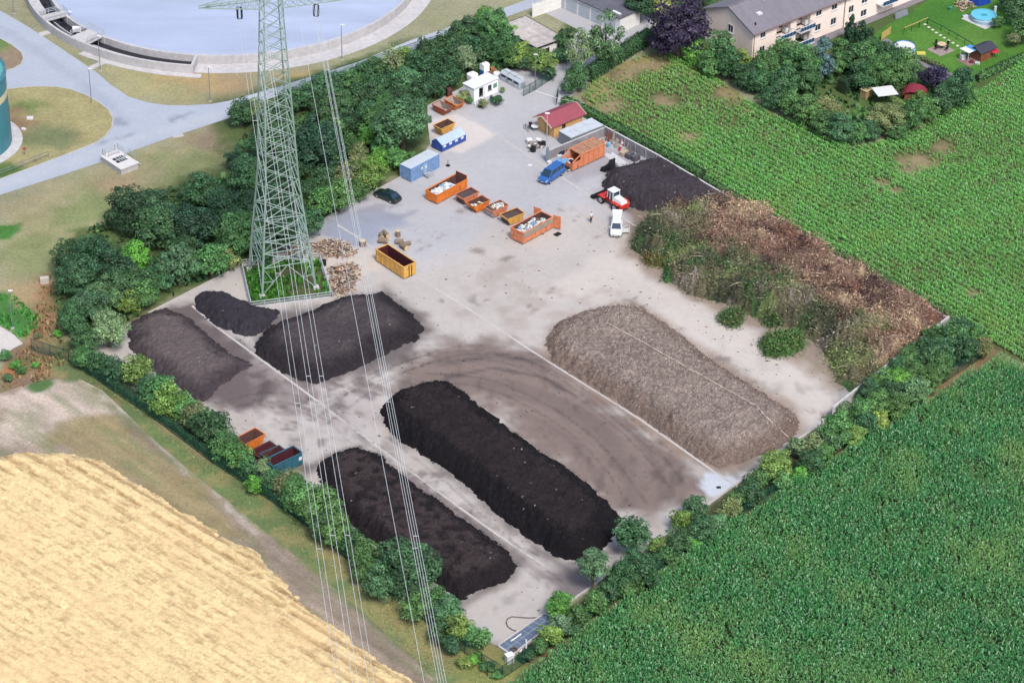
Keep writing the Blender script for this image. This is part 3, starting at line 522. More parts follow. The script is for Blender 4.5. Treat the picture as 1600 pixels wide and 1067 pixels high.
# ============================================================ HEAPS
def heap(name, label, pts, h, mt, color, slope=2.2, amp=.22, ns=.9, cell=.14, cat='heap', colfn=None, hfn=None, fine=.05, group=None, link_it=True, coarse=0):
    pl = GN(pts); ce = pl.mean(0); x0, y0 = pl.min(0) - .8; x1, y1 = pl.max(0) + .8
    xs = np.arange(x0, x1, cell); ys = np.arange(y0, y1, cell); X, Y = np.meshgrid(xs, ys); P = np.c_[X.ravel(), Y.ravel()]
    d = sdist(P, pl) + .55 * fbm(P[:, 0] * .55, P[:, 1] * .55, 4, 7) + .42 * fbm(P[:, 0] * 1.9, P[:, 1] * 1.9, 4, 8)
    t = np.clip(d / slope, 0, 1); H = h * (1 - (1 - t) ** 1.6); H = H * np.clip(.86 + .28 * fbm(P[:, 0] * .16, P[:, 1] * .16, 3, 3), 0, 2)
    if hfn is not None: H = H * hfn(P)
    n1 = fbm(P[:, 0] * ns, P[:, 1] * ns, 5, 23); n2 = fbm(P[:, 0] * 3.1, P[:, 1] * 3.1, 4, 25)
    rid = 1 - np.abs(fbm(P[:, 0] * ns * .7, P[:, 1] * ns * .7, 4, 27)) * 2
    k = sstep(0, .8, d); Z = H + k * (amp * n1 + amp * .5 * rid * .4 + amp * .7 * n2 + .10 * fbm(P[:, 0] * 6.5, P[:, 1] * 6.5, 2, 28) + fine * (rng.random(len(P)) - .5) * 2)
    Z = np.where(d > 0, np.maximum(Z, .02), -.05)
    I = np.arange(X.size).reshape(X.shape); Fq = np.stack([I[:-1, :-1], I[:-1, 1:], I[1:, 1:], I[1:, :-1]], -1).reshape(-1, 4)
    ok = (d > -.02).reshape(X.shape); kf = (ok[:-1, :-1] | ok[1:, 1:] | ok[:-1, 1:] | ok[1:, :-1]).ravel()
    C = np.array(color) * np.clip(1 + .22 * fbm(P[:, 0] * .3, P[:, 1] * .3, 4, 29) + .45 * n2 + .3 * (rng.random(len(P)) - .5), .3, 2.2)[:, None]
    if colfn is not None: C = colfn(P, C, n1, n2, t)
    V, F_, C = compact(np.c_[P[:, 0] - ce[0], P[:, 1] - ce[1], Z + .03], Fq[kf], C)
    me = npmesh(name, V, F_, mt, C)
    o = link(name, me, loc=(ce[0], ce[1], 0)); tag(o, label, cat, group)
    Zg = Z.reshape(X.shape); o['_c'] = (float(ce[0]), float(ce[1]))
    def hz(x, y):
        i = int((y - y0) / cell); j = int((x - x0) / cell)
        return float(Zg[min(max(i, 0), Zg.shape[0] - 1), min(max(j, 0), Zg.shape[1] - 1)]) + .03
    return o, hz
m_comp = mat('compost', (0, 0, 0), .95, .20, 3.5, .9, 9, attr=True, spec=.15)
m_chip = mat('wood_chips', (0, 0, 0), .9, .22, 4.5, .9, 12, attr=True, spec=.2)
HEAPS = []
def rec(n, kk, name, label, pts, *a, **k):
    o, hz = heap(name, label, pts, *a, **k); HEAPS.append((o, hz, pts, n, kk)); return o, hz
DK = c(60, 58, 66); 
def cr(lo, hi, amt, col3):
    return lambda P, C, n1, n2, t: specks(P, (lambda k: C * (1 - k) + np.array(c(*col3)) * (1 + .3 * n2[:, None]) * k)((sstep(lo, hi, t + .25 * n1) * amt)[:, None]), n1, n2, t)
def specks(P, C, n1, n2, t):
    s = (rng.random(len(P)) < .0010) & (t > .55); C[s] = np.array(c(176, 172, 170)); return C
def crusty(P, C, n1, n2, t):
    k = (sstep(.5, 1, t) * .85 * sstep(-.4, .2, n1))[:, None]; C = C * (1 - k) + np.array(c(70, 61, 62)) * k; return specks(P, C, n1, n2, t)
rec(3600, 'soil', 'compost_heap', 'long steep black compost windrow in the middle of the yard, largest of the dark heaps', [(596, 642), (618, 614), (665, 600), (708, 602), (800, 678), (900, 745), (962, 795), (970, 812), (952, 850), (908, 877), (880, 876), (800, 822), (700, 735), (620, 685), (598, 662)], 2.7, m_comp, c(26, 24, 28), 3.3, .34, .8, colfn=cr(.6, 1.1, .6, (58, 50, 52)))
rec(3000, 'soil', 'compost_heap', 'long dark brown compost windrow nearest the left hedge, reaching the bottom corner of the yard', [(498, 728), (520, 712), (560, 704), (590, 710), (640, 752), (720, 808), (795, 862), (806, 885), (790, 908), (715, 938), (698, 925), (600, 868), (520, 795), (496, 748)], 1.9, m_comp, c(36, 32, 36), 2.8, .26, 1.0, colfn=crusty)
CK = c(146, 133, 126)
def chipcol(P, C, n1, n2, t):
    k = (1 - sstep(.25, 1, t))[:, None] * .55; C = C * (1 - k) + np.array(c(104, 82, 70)) * k
    s = rng.random(len(P)) < .10; C[s] *= 1.35; s = rng.random(len(P)) < .10; C[s] *= .6; return C
o, hchip = rec(0, 'chip', 'wood_chip_heap', 'broad flat topped heap of grey brown shredded wood at the right of the yard', [(850, 540), (862, 512), (900, 492), (965, 478), (1005, 484), (1060, 522), (1120, 570), (1200, 620), (1245, 648), (1250, 666), (1220, 702), (1165, 722), (1125, 732), (1085, 712), (1000, 652), (900, 588), (862, 562)], 2.2, m_chip, CK, 3.7, .30, 1.0, colfn=chipcol, fine=.07)
def twoh(P): 
    g = G(450, 540); return .75 + .3 * fbm(P[:, 0] * .2, P[:, 1] * .2, 3, 44) + .12
rec(1400, 'soil', 'compost_heap', 'rounded black soil heap in front of the fenced pylon plot', [(397, 540), (415, 515), (470, 494), (530, 470), (565, 462), (600, 456), (640, 487), (662, 512), (650, 532), (600, 556), (560, 578), (492, 600), (455, 590), (420, 568), (400, 552)], 2.6, m_comp, c(48, 44, 48), 4.2, .22, .35, colfn=cr(.35, 1.0, .6, (92, 85, 88)), hfn=twoh, fine=.03)
rec(500, 'soil', 'compost_heap', 'small smooth black soil heap at the left corner of the pylon plot', [(302, 468), (318, 457), (350, 458), (400, 480), (440, 486), (425, 508), (400, 526), (370, 524), (330, 505), (306, 484)], 1.7, m_comp, c(58, 55, 63), 2.6, .12, .5, colfn=specks, fine=.03)
rec(900, 'soil', 'compost_heap', 'low spread out dark soil heap in the far left corner of the yard', [(198, 512), (225, 492), (262, 482), (300, 500), (350, 545), (392, 570), (350, 600), (318, 628), (292, 618), (232, 578), (204, 545)], 1.5, m_comp, c(72, 65, 69), 3.4, .2, .4, colfn=cr(.2, 1.0, .7, (114, 104, 104)), fine=.03)
rec(1100, 'soil', 'compost_heap', 'dark earth heap with white specks behind the red wheel loader, against the concrete wall', [(938, 292), (950, 270), (985, 260), (1030, 254), (1062, 266), (1108, 296), (1126, 314), (1085, 324), (1048, 332), (1005, 332), (982, 322), (950, 304)], 2.6, m_comp, c(66, 60, 67), 3.2, .22, .6, colfn=lambda P, C, n1, n2, t: (specks(P, specks(P, C, n1, n2, t), n1, n2, t)), fine=.03)
# green waste heap
GW = [(985, 388), (1000, 355), (1040, 338), (1090, 328), (1140, 326), (1190, 336), (1240, 372), (1360, 446), (1479, 514), (1430, 552), (1372, 596), (1330, 612), (1308, 596), (1296, 560), (1276, 536), (1230, 512), (1184, 498), (1124, 472), (1075, 460), (1042, 436), (1050, 414), (1010, 404)]
gwpl = GN(GW); _w0, _w1 = G(1130, 322), G(1478, 506); wd_ = (_w1 - _w0).normalized(); wn_ = Vector((-wd_.y, wd_.x, 0)) * -1
def gwcols(P, n1, n2):
    across = (P[:, 0] - _w0.x) * wn_.x + (P[:, 1] - _w0.y) * wn_.y; along = (P[:, 0] - _w0.x) * wd_.x + (P[:, 1] - _w0.y) * wd_.y
    nA = fbm(P[:, 0] * .22, P[:, 1] * .22, 4, 33); nB = fbm(P[:, 0] * .3, P[:, 1] * .3, 4, 35); nC = fbm(P[:, 0] * .4, P[:, 1] * .4, 4, 37)
    gre = sstep(9.5, 13.0, across + nA * 9 + np.clip(7 - along, 0, 16) * .5 - np.clip(along - 18, 0, 30) * .05)[:, None]
    brown = np.array(c(156, 128, 112)); dkb = np.array(c(98, 78, 74)); rust = np.array(c(142, 102, 84)); straw = np.array(c(190, 168, 138)); grey = np.array(c(150, 142, 130)); olive = np.array(c(122, 118, 94)); green = np.array(c(82, 112, 70)); dkg = np.array(c(76, 84, 66)); yel = np.array(c(136, 152, 98))
    k = sstep(.0, .3, nB)[:, None]; B_ = brown * (1 - k) + dkb * k; k = sstep(.30, .42, nC)[:, None] * .8; B_ = B_ * (1 - k) + rust * k; k = sstep(.2, .34, -nC)[:, None]; B_ = B_ * (1 - k) + straw * k
    k = sstep(.1, .35, nB)[:, None]; G_ = olive * (1 - k) + dkg * k; k = sstep(.12, .3, nC)[:, None]; G_ = G_ * (1 - k) + green * k; k = sstep(.28, .4, -nC)[:, None]; G_ = G_ * (1 - k) + grey * k; k = sstep(.3, .42, -nB)[:, None]; G_ = G_ * (1 - k) + yel * k
    return B_ * (1 - gre) + G_ * gre
gw_root = empty('green_waste_heap', tuple(gwpl.mean(0)) + (0,), 0, 'big heap of cut branches and garden waste, green in front, rusty brown behind', 'heap')
m_brush = mat('brushwood', (0, 0, 0), .9, .12, 2, 0, attr=True, spec=.2)
o, hgw = heap('mound', None, GW, 3.0, m_brush, c(90, 76, 64), 2.6, 2.0, .34, cell=.22, cat=None, colfn=lambda P, C, n1, n2, t: gwcols(P, n1, n2) * (.65 + .3 * n2[:, None]), fine=.08)
for k_ in ('label', 'category', '_c'):
    if k_ in o: del o[k_]
o.location = (0, 0, 0); o.parent = gw_root
def brush(name, pl, hz, n, colfn, parent, per=9, size=(.25, .65), org=(0, 0), rclump=.5):
    x0, y0 = pl.min(0); x1, y1 = pl.max(0); Q = np.c_[rng.uniform(x0, x1, n * 3), rng.uniform(y0, y1, n * 3)]; Q = Q[sdist(Q, pl) > .15][:n]; n = len(Q)
    base = colfn(Q + rng.normal(0, .8, Q.shape), None, None); base = base * rng.uniform(.5, 1.9, (n, 1)); zz = np.array([hz(a, b) for a, b in Q])
    N = n * per; ctr = np.repeat(np.c_[Q, zz], per, 0) + rng.normal(0, 1, (N, 3)) * np.array([rclump * .4, rclump * .4, rclump * .22]); ctr[:, 2] = np.maximum(ctr[:, 2], .08)
    dv = rng.normal(0, 1, (N, 3)); dv[:, 2] = np.abs(dv[:, 2]) * .7; dv /= np.linalg.norm(dv, axis=1)[:, None]; sv = np.cross(dv, rng.normal(0, 1, (N, 3))); sv /= np.linalg.norm(sv, axis=1)[:, None]
    L = rng.uniform(*size, N)[:, None]; W = L * rng.uniform(.12, .38, (N, 1)); V = np.stack([ctr, ctr + dv * L * .5 + sv * W * .5, ctr + dv * L, ctr + dv * L * .5 - sv * W * .5], 1).reshape(-1, 3)
    V[:, 0] -= org[0]; V[:, 1] -= org[1]
    C = np.repeat(np.repeat(base, per, 0) * rng.uniform(.75, 1.3, (N, 1)), 4, 0)
    return link(name, npmesh(name, V, np.arange(N * 4).reshape(-1, 4), m_brush, C), parent)
ce = gwpl.mean(0)
b_ = brush('branches', gwpl, hgw, 9000, gwcols, gw_root, 10, org=ce, size=(.2, .55), rclump=.95); b_['kind'] = 'stuff'
b2 = brush('brush_clumps', gwpl, hgw, 420, gwcols, gw_root, 70, org=ce, size=(.2, .6), rclump=1.9); b2['kind'] = 'stuff'
mb = MB()
for i in range(60):
    while True:
        x, y = random.uniform(*sorted((gwpl[:, 0].min(), gwpl[:, 0].max()))), random.uniform(gwpl[:, 1].min(), gwpl[:, 1].max())
        if sdist(np.array([[x, y]]), gwpl)[0] > .5: break
    z = hgw(x, y) + .25; a = random.uniform(0, 6.3); L = random.uniform(.8, 2.6); mb.tube([(x - ce[0], y - ce[1], z), (x - ce[0] + math.cos(a) * L * .5, y - ce[1] + math.sin(a) * L * .5, z + .25), (x - ce[0] + math.cos(a) * L, y - ce[1] + math.sin(a) * L, z + random.uniform(-.2, .4))], [.05, .04, .02], 5)
s_ = mb.build('limbs', mat('bleached_wood', c(196, 180, 158), .8, .2, 3), gw_root); s_['kind'] = 'stuff'
def small_brush(px, py, rx, ry, h, cols, label, n=220):
    a = np.array([[px + rx * q * math.cos(t), py + ry * q * math.sin(t)] for t, q in zip(np.linspace(0, 2 * math.pi, 14)[:-1], rng.uniform(.62, 1.2, 13))]); pl = GN(a); ce = pl.mean(0)
    root = empty('cuttings_heap', (ce[0], ce[1], 0), 0, label, 'heap', None)
    o, hz = heap('mound', None, a, h, m_brush, cols[0], .9, .2, 1, cell=.2, cat=None); o.parent = root; o.location = (0, 0, 0); del o['_c']
    cl = np.array(cols)
    b = brush('branches', pl, hz, int(n * 1.3), lambda Q, a_, b_: cl[rng.integers(0, len(cl), len(Q))], root, 13, (.2, .6), org=ce, rclump=1.2); b['kind'] = 'stuff'
gG = [c(76, 112, 64), c(60, 92, 54), c(104, 128, 82), c(110, 110, 80)]; gO = [c(120, 120, 76), c(110, 92, 66), c(96, 116, 66)]
small_brush(1141, 501, 17, 11, 1.0, gG, 'small isolated heap of green cuttings, leftmost before the big garden waste heap', 200)
small_brush(1209, 503, 14, 10, 1.1, gG, 'round bright green heap of cuttings just off the toe of the big garden waste heap', 160)
small_brush(1228, 543, 40, 17, 1.6, [c(74, 112, 62), c(60, 96, 54), c(110, 120, 80), c(88, 128, 66)], 'long low mound of green cuttings lying alone on the pale concrete', 420)
small_brush(1025, 410, 19, 8, .7, gO, 'small brownish heap of cuttings beside the left end of the big garden waste heap', 140)
small_brush(1060, 432, 22, 12, 1.1, [c(70, 110, 58), c(52, 84, 50)], 'dark green clump of cut branches sticking out at the front of the garden waste heap', 200)

# crumbs and clods lying on the heaps, chips on the shredded wood
def crumbs(o, pts, hz, n, cols, per, size, rc):
    cl = np.array(cols); b = brush('clods', GN(pts), hz, n, lambda Q, a_, b_: cl[rng.integers(0, len(cl), len(Q))], o, per, size, org=tuple(o['_c']), rclump=rc); b['kind'] = 'stuff'; del o['_c']
for o, hz, pts, n, kk in HEAPS:
    if kk == 'chip': crumbs(o, pts, hz, 5200, [c(176, 162, 154), c(130, 112, 104), c(198, 186, 176), c(104, 88, 80)], 6, (.08, .26), .5)
    elif n < 1450: crumbs(o, pts, hz, n // 2, [c(70, 65, 72), c(92, 84, 88), c(56, 52, 58)], 5, (.06, .18), .5)
    else: crumbs(o, pts, hz, n, [c(30, 28, 33), c(52, 46, 48), c(76, 67, 66), c(22, 20, 25)], 6, (.07, .24), .5)
# timber: scrap wood heaps and sawn logs
m_wood = mat('scrap_wood', (0, 0, 0), .85, .2, 2.5, 0, attr=True)
def scrap(pts, label, n, h):
    pl = GN(pts); ce = pl.mean(0); x0, y0 = pl.min(0); x1, y1 = pl.max(0); mb = MB(); cols = []
    pal = [c(200, 180, 156), c(170, 148, 130), c(120, 98, 86), c(84, 70, 64), c(226, 208, 176), c(176, 130, 106), c(150, 144, 142), c(206, 196, 184)]
    cnt = 0
    while cnt < n:
        x, y = random.uniform(x0, x1), random.uniform(y0, y1); d = sdist(np.array([[x, y]]), pl)[0]
        if d < 0: continue
        z = random.uniform(.03, min(1, d / 1.2) * h + .06); a = random.uniform(0, 6.3); L = random.uniform(.2, 1.0); t = random.uniform(-.25, .35); n0 = len(mb.v)
        mb.beam((x - ce[0], y - ce[1], z), (x - ce[0] + math.cos(a) * L, y - ce[1] + math.sin(a) * L, max(.03, z + t * L * .6)), random.uniform(.05, .2), random.uniform(.03, .09)); cols += [random.choice(pal)] * (len(mb.v) - n0); cnt += 1
    o = mb.build('scrap_wood_heap', m_wood, loc=(ce[0], ce[1], .03)); a_ = o.data.color_attributes.new('Col', 'FLOAT_COLOR', 'POINT'); cc = np.ones((len(cols), 4), np.float32); cc[:, :3] = np.array(cols); a_.data.foreach_set('color', cc.ravel())
    return tag(o, label, 'wood heap')
scrap([(488, 382), (520, 376), (552, 386), (556, 398), (535, 404), (490, 402)], 'pale heap of splintered scrap wood behind the pylon plot, farther of the two', 560, .7)
scrap([(516, 420), (545, 412), (562, 424), (556, 445), (545, 462), (522, 462), (514, 445)], 'brown scrap timber heap right of the pylon plot, nearer of the two', 560, .6)
scrap([(440, 388), (480, 380), (486, 402), (450, 404)], 'low scatter of scrap wood seen through the legs of the pylon', 160, .5)
m_bark = mat('log_bark', c(140, 124, 108), .9, .3, 3); m_cut = mat('log_end', c(222, 196, 156), .8, .1, 4)
def log(px, py, r, L, az, label, stand=False):
    g = G(px, py); root = empty('log', (g.x, g.y, 0), R_(az), label, 'log', 'sawn logs lying near the yellow container'); mb = MB(); ends = MB()
    if stand:
        mb.tube([(0, 0, .03), (0, 0, L * .5), (0, 0, L)], [r * 1.08, r, r * .97], 14, False); ends.tube([(0, 0, L - .01), (0, 0, L + .01)], r * .96, 14)
    else:
        mb.tube([(-L / 2, 0, r + .03), (0, .02, r + .03), (L / 2, 0, r + .03)], [r * 1.03, r, r * .95], 14, False); ends.tube([(-L / 2, 0, r + .03), (-L / 2 + .02, 0, r + .03)], r * 1.0, 14); e2 = MB(); e2.tube([(L / 2 - .02, 0, r + .03), (L / 2, 0, r + .03)], r * .92, 14); e2.build('cut_face', m_cut, root)
    mb.build('bark', m_bark, root, smooth=True); ends.build('cut_face', m_cut, root)
log(567, 384, .48, .85, 20, 'thick pale log round standing alone left of the yellow container', True)
log(596, 372, .34, 1.1, 100, 'short pale log, back left one of the three piled behind the yellow container')
log(603, 369, .34, 1.5, 118, 'longest pale log of the three piled behind the yellow container')
log(599, 380, .42, 1.4, -12, 'thick log lying crosswise in front of the three piled behind the yellow container')
log(622, 370, .36, 1.0, 0, 'dark knotty stump standing upright behind the other logs', True)
log(624, 381, .36, 1.2, 12, 'pale log lying flat nearest the upright stump')
log(631, 389, .40, 1.3, 130, 'fat log with its orange cut face towards the yellow container')
log(636, 384, .32, 1.1, 25, 'thinner log lying behind the one with the orange cut face')

# ============================================================ TREES AND SHRUBS
m_leaf = mat('foliage', (0, 0, 0), .55, 0, attr=True, objcol=True, spec=.35, trans=.16); m_trunk = mat('tree_bark', c(120, 104, 88), .9, .3, 2)
m_birch = mat('birch_bark', c(214, 210, 204), .8, .25, 3)
def crown_mesh(name, seed, nc, leaves, lsz, shape='round', clump=.30):
    r = np.random.default_rng(seed); cen = []
    while len(cen) < nc:
        p = r.uniform(-1, 1, 3); q = np.linalg.norm(p)
        if q > 1 or q < .35 : continue
        if shape == 'round':
            if p[2] < -.75: continue
        elif shape == 'cone':
            if np.hypot(p[0], p[1]) > (1 - p[2]) * .5 + .05: continue
        elif shape == 'tall':
            if np.hypot(p[0], p[1]) > .9 * (1 - .55 * max(p[2], 0)): continue
        cen.append(p)
    cen = np.array(cen) * (1 - clump * .55) * r.uniform(*((.92, 1.06) if shape == 'cone' else (.72, 1.22)), (nc, 1)); cr = clump * r.uniform(.65, 1.25, nc); per = leaves // nc; N = per * nc
    dv = r.normal(0, 1, (N, 3)); dv /= np.linalg.norm(dv, axis=1)[:, None]; dv[:, 2] = np.where(dv[:, 2] < -.35, -dv[:, 2], dv[:, 2])
    ci = np.repeat(np.arange(nc), per); rad = cr[ci] * r.uniform(.7, 1.08, N); sq = np.array([1, 1, .72]); P = cen[ci] + dv * rad[:, None] * sq
    nrm = dv * .8 + cen[ci] * .3 + r.normal(0, .38, (N, 3)); nrm[:, 2] += .25; nrm /= np.linalg.norm(nrm, axis=1)[:, None]
    t = np.cross(nrm, r.normal(0, 1, (N, 3))); t /= np.linalg.norm(t, axis=1)[:, None]; b = np.cross(nrm, t); L = lsz * r.uniform(.6, 1.35, N)[:, None]; W = L * r.uniform(.45, .8, (N, 1))
    V = np.stack([P - t * L * .5, P + b * W * .5, P + t * L * .5, P - b * W * .5], 1).reshape(-1, 3)
    val = r.uniform(.6, 1.45, N) * (r.uniform(.62, 1.3, nc))[ci]; C = np.repeat(np.c_[val * r.uniform(.9, 1.15, N), val, val * r.uniform(.85, 1.1, N)], 4, 0)
    return npmesh(name, V, np.arange(N * 4).reshape(-1, 4), m_leaf, C)
PROT = {}
for i in range(3): PROT['S', i] = crown_mesh('shrub_crown', 10 + i, 26, 1700, .21, clump=.42)
for i in range(4): PROT['M', i] = crown_mesh('tree_crown', 20 + i, 60, 5200, .13, clump=.34)
for i in range(4): PROT['L', i] = crown_mesh('tree_crown', 30 + i, 120, 12000, .09, clump=.27)
for i in range(2): PROT['C', i] = crown_mesh('conifer_crown', 40 + i, 70, 5200, .12, 'cone', clump=.2)
for i in range(2): PROT['T', i] = crown_mesh('birch_crown', 50 + i, 52, 3200, .10, 'tall', clump=.24)
def trunk_mesh(seed, mt, thick=.1):
    r = random.Random(seed); mb = MB(); mb.tube([(0, 0, -1.0), (.02, .02, -.5), (r.uniform(-.06, .06), r.uniform(-.06, .06), 0), (0, 0, .45)], [thick, thick * .8, thick * .55, thick * .2], 8)
    for i in range(6):
        a = i * 1.05 + r.random(); z = r.uniform(-.5, .1); mb.tube([(0, 0, z), (math.cos(a) * .35, math.sin(a) * .35, z + .3), (math.cos(a) * .65, math.sin(a) * .65, z + .45)], [thick * .5, thick * .3, thick * .12], 5)
    o = mb.build('trunk', mt); me = o.data; bpy.data.objects.remove(o); return me
TR = [trunk_mesh(1, m_trunk), trunk_mesh(2, m_trunk), trunk_mesh(3, m_trunk)]; TB = trunk_mesh(4, m_birch, .06); TS = trunk_mesh(5, m_trunk, .05)
TINT = dict(D=(58, 94, 60), M=(76, 116, 66), Y=(108, 136, 68), B=(80, 118, 80), P=(48, 40, 64), G=(88, 142, 60), O=(112, 126, 84), K=(46, 78, 54), S=(84, 116, 114), W=(110, 138, 100), L=(184, 200, 120))
CW = dict(D='dark green', M='mid green', Y='yellow green', B='bluish green', P='dark purple', G='bright green', O='olive grey', K='blackish green', S='silvery blue green', W='pale grey green', L='pale lime green')
RS = {'shrubs of the left hedge': 1.3, 'shrubs of the lower right strip': 1.1, 'trees of the left grove': 1.12, 'trees behind the pylon': 1.12, 'shrubs by the bottom corner': 1.12}
def tree(px, py, r, t, name='tree', shape=None, hr=1.0, label='', group=None, clear=.55, cat=None):
    """crown centre at pixel, r = half width in pixels, hr = height ratio of the crown, clear = gap under the crown in crown heights"""
    s = ppm(px, py); rad = r * RS.get(group, 1.0) / s; rz_ = rad * hr; zc = rz_ * (1 + clear) ; g = G(px, py, zc); i = random.randrange(100)
    kind = shape or ('S' if rad < 1.55 else 'M' if rad < 2.6 else 'L'); n = {'S': 3, 'M': 4, 'L': 4, 'C': 2, 'T': 2}[kind]
    root = empty(name, (g.x, g.y, 0), 0, label, cat or name, group)
    cr = link('crown', PROT[kind, i % n], root, (0, 0, zc)); sc = rad * 1.08; cr.scale = (sc * random.uniform(.85, 1.15), sc * random.uniform(.85, 1.15), rz_ * random.uniform(.92, 1.15)); cr.rotation_euler = (0, 0, random.uniform(0, 6.28))
    base = TINT[t]; v = random.uniform(.9, 1.12); cc = c(base[0] * v * random.uniform(.94, 1.06), base[1] * v, base[2] * v * random.uniform(.94, 1.06), .92); cr.color = (*cc, 1)
    tm = TB if kind == 'T' else (TS if name == 'shrub' else TR[i % 3]); tk = link('trunk' if name == 'tree' else 'stem', tm, root, (0, 0, zc)); tk.scale = (rad, rad, zc); tk.rotation_euler = (0, 0, random.uniform(0, 6.28))
    return root
def row(lst, name, where, start, group, hr=1.0, clear=.3):
    st = [(0, start)] if isinstance(start, str) else start
    for j, it in enumerate(lst):
        j0, sname = [s for s in st if s[0] <= j][-1]; i = j - j0
        px, py, r, t = it[:4]; nm = name if len(it) < 5 else it[4]
        sz = 'small ' if r < 15 else 'big ' if r > 27 else ''
        tree(px, py, r, t, nm, hr=hr if len(it) < 6 else it[5], clear=clear, label=f'{sz}{CW[t]} {nm}, {ORD[i]} from {sname} {where}', group=group)
row([(130, 558, 14, 'M'), (152, 566, 14, 'D'), (178, 578, 17, 'D'), (213, 580, 18, 'Y'), (234, 604, 14, 'D'), (250, 612, 18, 'M'), (266, 628, 20, 'Y'), (288, 636, 17, 'M'), (306, 648, 17, 'O'), (326, 666, 22, 'D'), (352, 696, 19, 'M'), (374, 716, 18, 'M'), (388, 732, 14, 'D'), (410, 728, 12, 'W'),
     (398, 757, 11, 'G'), (424, 750, 15, 'B'), (452, 756, 18, 'O'), (470, 775, 24, 'M'), (500, 792, 24, 'M'), (505, 822, 18, 'D'), (526, 828, 22, 'M'), (548, 846, 18, 'D'), (572, 866, 21, 'M'), (572, 890, 17, 'M'), (600, 880, 14, 'D')],
    'shrub', 'in the left hedge', [(0, 'the far corner'), (13, 'the orange skip')], 'shrubs of the left hedge', clear=.15)
tree(636, 884, 43, 'D', 'tree', label='large rounded dark green tree standing in the left hedge, biggest in that row', hr=1.05, clear=.15)
tree(593, 912, 24, 'B', 'tree', label='pale bluish green tree leaning against the biggest tree of the left hedge', hr=1.3, clear=.1)
row([(650, 948, 20, 'M'), (678, 936, 22, 'M'), (700, 958, 24, 'B'), (716, 980, 20, 'Y'), (738, 992, 15, 'M'), (755, 998, 15, 'M'), (690, 985, 18, 'D'), (705, 1008, 14, 'D')], 'shrub', 'towards the bottom corner', 'the biggest hedge tree', 'shrubs by the bottom corner', clear=.1)
row([(762, 1040, 12, 'M'), (742, 1028, 13, 'G'), (725, 1035, 12, 'Y'), (778, 1052, 10, 'M')], 'shrub', 'in the weeds', 'the bottom corner', 'weedy shrubs at the bottom corner', hr=.6, clear=.05)
tree(874, 944, 22, 'G', 'tree', label='bushy bright green young tree just right of the dark panel cover', hr=1.0, clear=.2)
tree(927, 880, 27, 'B', 'tree', label='slender pale green tree with a bare trunk at the right end of the black windrow', hr=1.05, clear=.9)
tree(988, 835, 27, 'D', 'tree', label='round dense dark green tree at the lower right tip of the black windrow', hr=.95, clear=.5)
row([(826, 1024, 10, 'D'), (843, 1010, 13, 'M'), (860, 992, 17, 'Y'), (878, 975, 15, 'W'), (905, 962, 17, 'M'), (900, 985, 12, 'D'), (930, 942, 17, 'M'), (950, 925, 16, 'D'), (968, 905, 22, 'D'), (1000, 888, 32, 'D'), (985, 915, 18, 'M'), (1028, 852, 13, 'Y'), (1040, 868, 15, 'M'), (1060, 845, 20, 'D'), (1064, 812, 15, 'Y'), (1085, 795, 18, 'B'),
     (1083, 852, 11, 'G'), (1098, 828, 20, 'D'), (1120, 818, 16, 'B'), (1140, 796, 18, 'O'), (1150, 778, 16, 'M'), (1172, 770, 21, 'D'), (1186, 748, 16, 'M'), (1212, 726, 24, 'Y'), (1222, 748, 16, 'M'), (1205, 716, 14, 'O'), (1250, 742, 13, 'G'), (1268, 722, 20, 'D'), (1246, 700, 15, 'W'), (1270, 695, 16, 'O'), (1288, 706, 16, 'M'),
     (1310, 672, 24, 'M'), (1336, 680, 18, 'Y'), (1300, 690, 15, 'B'), (1322, 640, 14, 'W'), (1346, 640, 19, 'M'), (1352, 664, 18, 'D'), (1358, 612, 17, 'D'), (1380, 594, 18, 'M'), (1372, 630, 20, 'M'), (1372, 658, 15, 'Y'), (1392, 612, 18, 'D'), (1402, 632, 20, 'M'), (1402, 578, 18, 'D'), (1408, 592, 17, 'G'), (1424, 560, 18, 'M'), (1428, 612, 21, 'B'), (1432, 586, 18, 'M'), (1452, 594, 20, 'M'), (1444, 544, 18, 'D'), (1462, 526, 18, 'M'), (1450, 566, 21, 'D'), (1468, 574, 19, 'M'), (1470, 546, 22, 'D'), (1486, 528, 22, 'M'), (1502, 518, 20, 'D'), (1505, 545, 20, 'D'), (1522, 530, 16, 'M'), (1533, 543, 16, 'O')],
    'shrub', 'in the lower right strip', [(0, 'the panel cover'), (13, 'the round dark tree'), (31, 'the chip heap'), (44, 'the pale end wall')], 'shrubs of the lower right strip', clear=.15)
# grove left of and behind the pylon
row([(108, 402, 26, 'D'), (145, 412, 34, 'K'), (120, 432, 30, 'D'), (176, 424, 30, 'K'), (210, 403, 22, 'G'), (196, 446, 28, 'D'), (162, 460, 26, 'B'), (142, 476, 26, 'B'), (112, 500, 22, 'D'), (132, 528, 20, 'D'), (170, 512, 28, 'W'), (222, 462, 20, 'M'), (204, 472, 17, 'Y'), (230, 440, 20, 'D'),
     (278, 412, 25, 'B', 'tree', 1.25), (255, 432, 18, 'D'), (302, 414, 18, 'M'), (330, 408, 24, 'M'), (205, 330, 30, 'K'), (246, 350, 34, 'D'), (240, 318, 24, 'D'), (296, 352, 32, 'K'), (312, 300, 24, 'D'), (348, 330, 28, 'K'), (330, 300, 22, 'D'), (376, 368, 30, 'M'), (385, 275, 28, 'D'), (372, 250, 16, 'K'), (395, 330, 26, 'K'), (356, 405, 15, 'O'), (290, 385, 20, 'D')],
    'tree', 'in the left grove', [(0, 'the brown scrub'), (17, 'the bluish cone')], 'trees of the left grove', clear=.1)
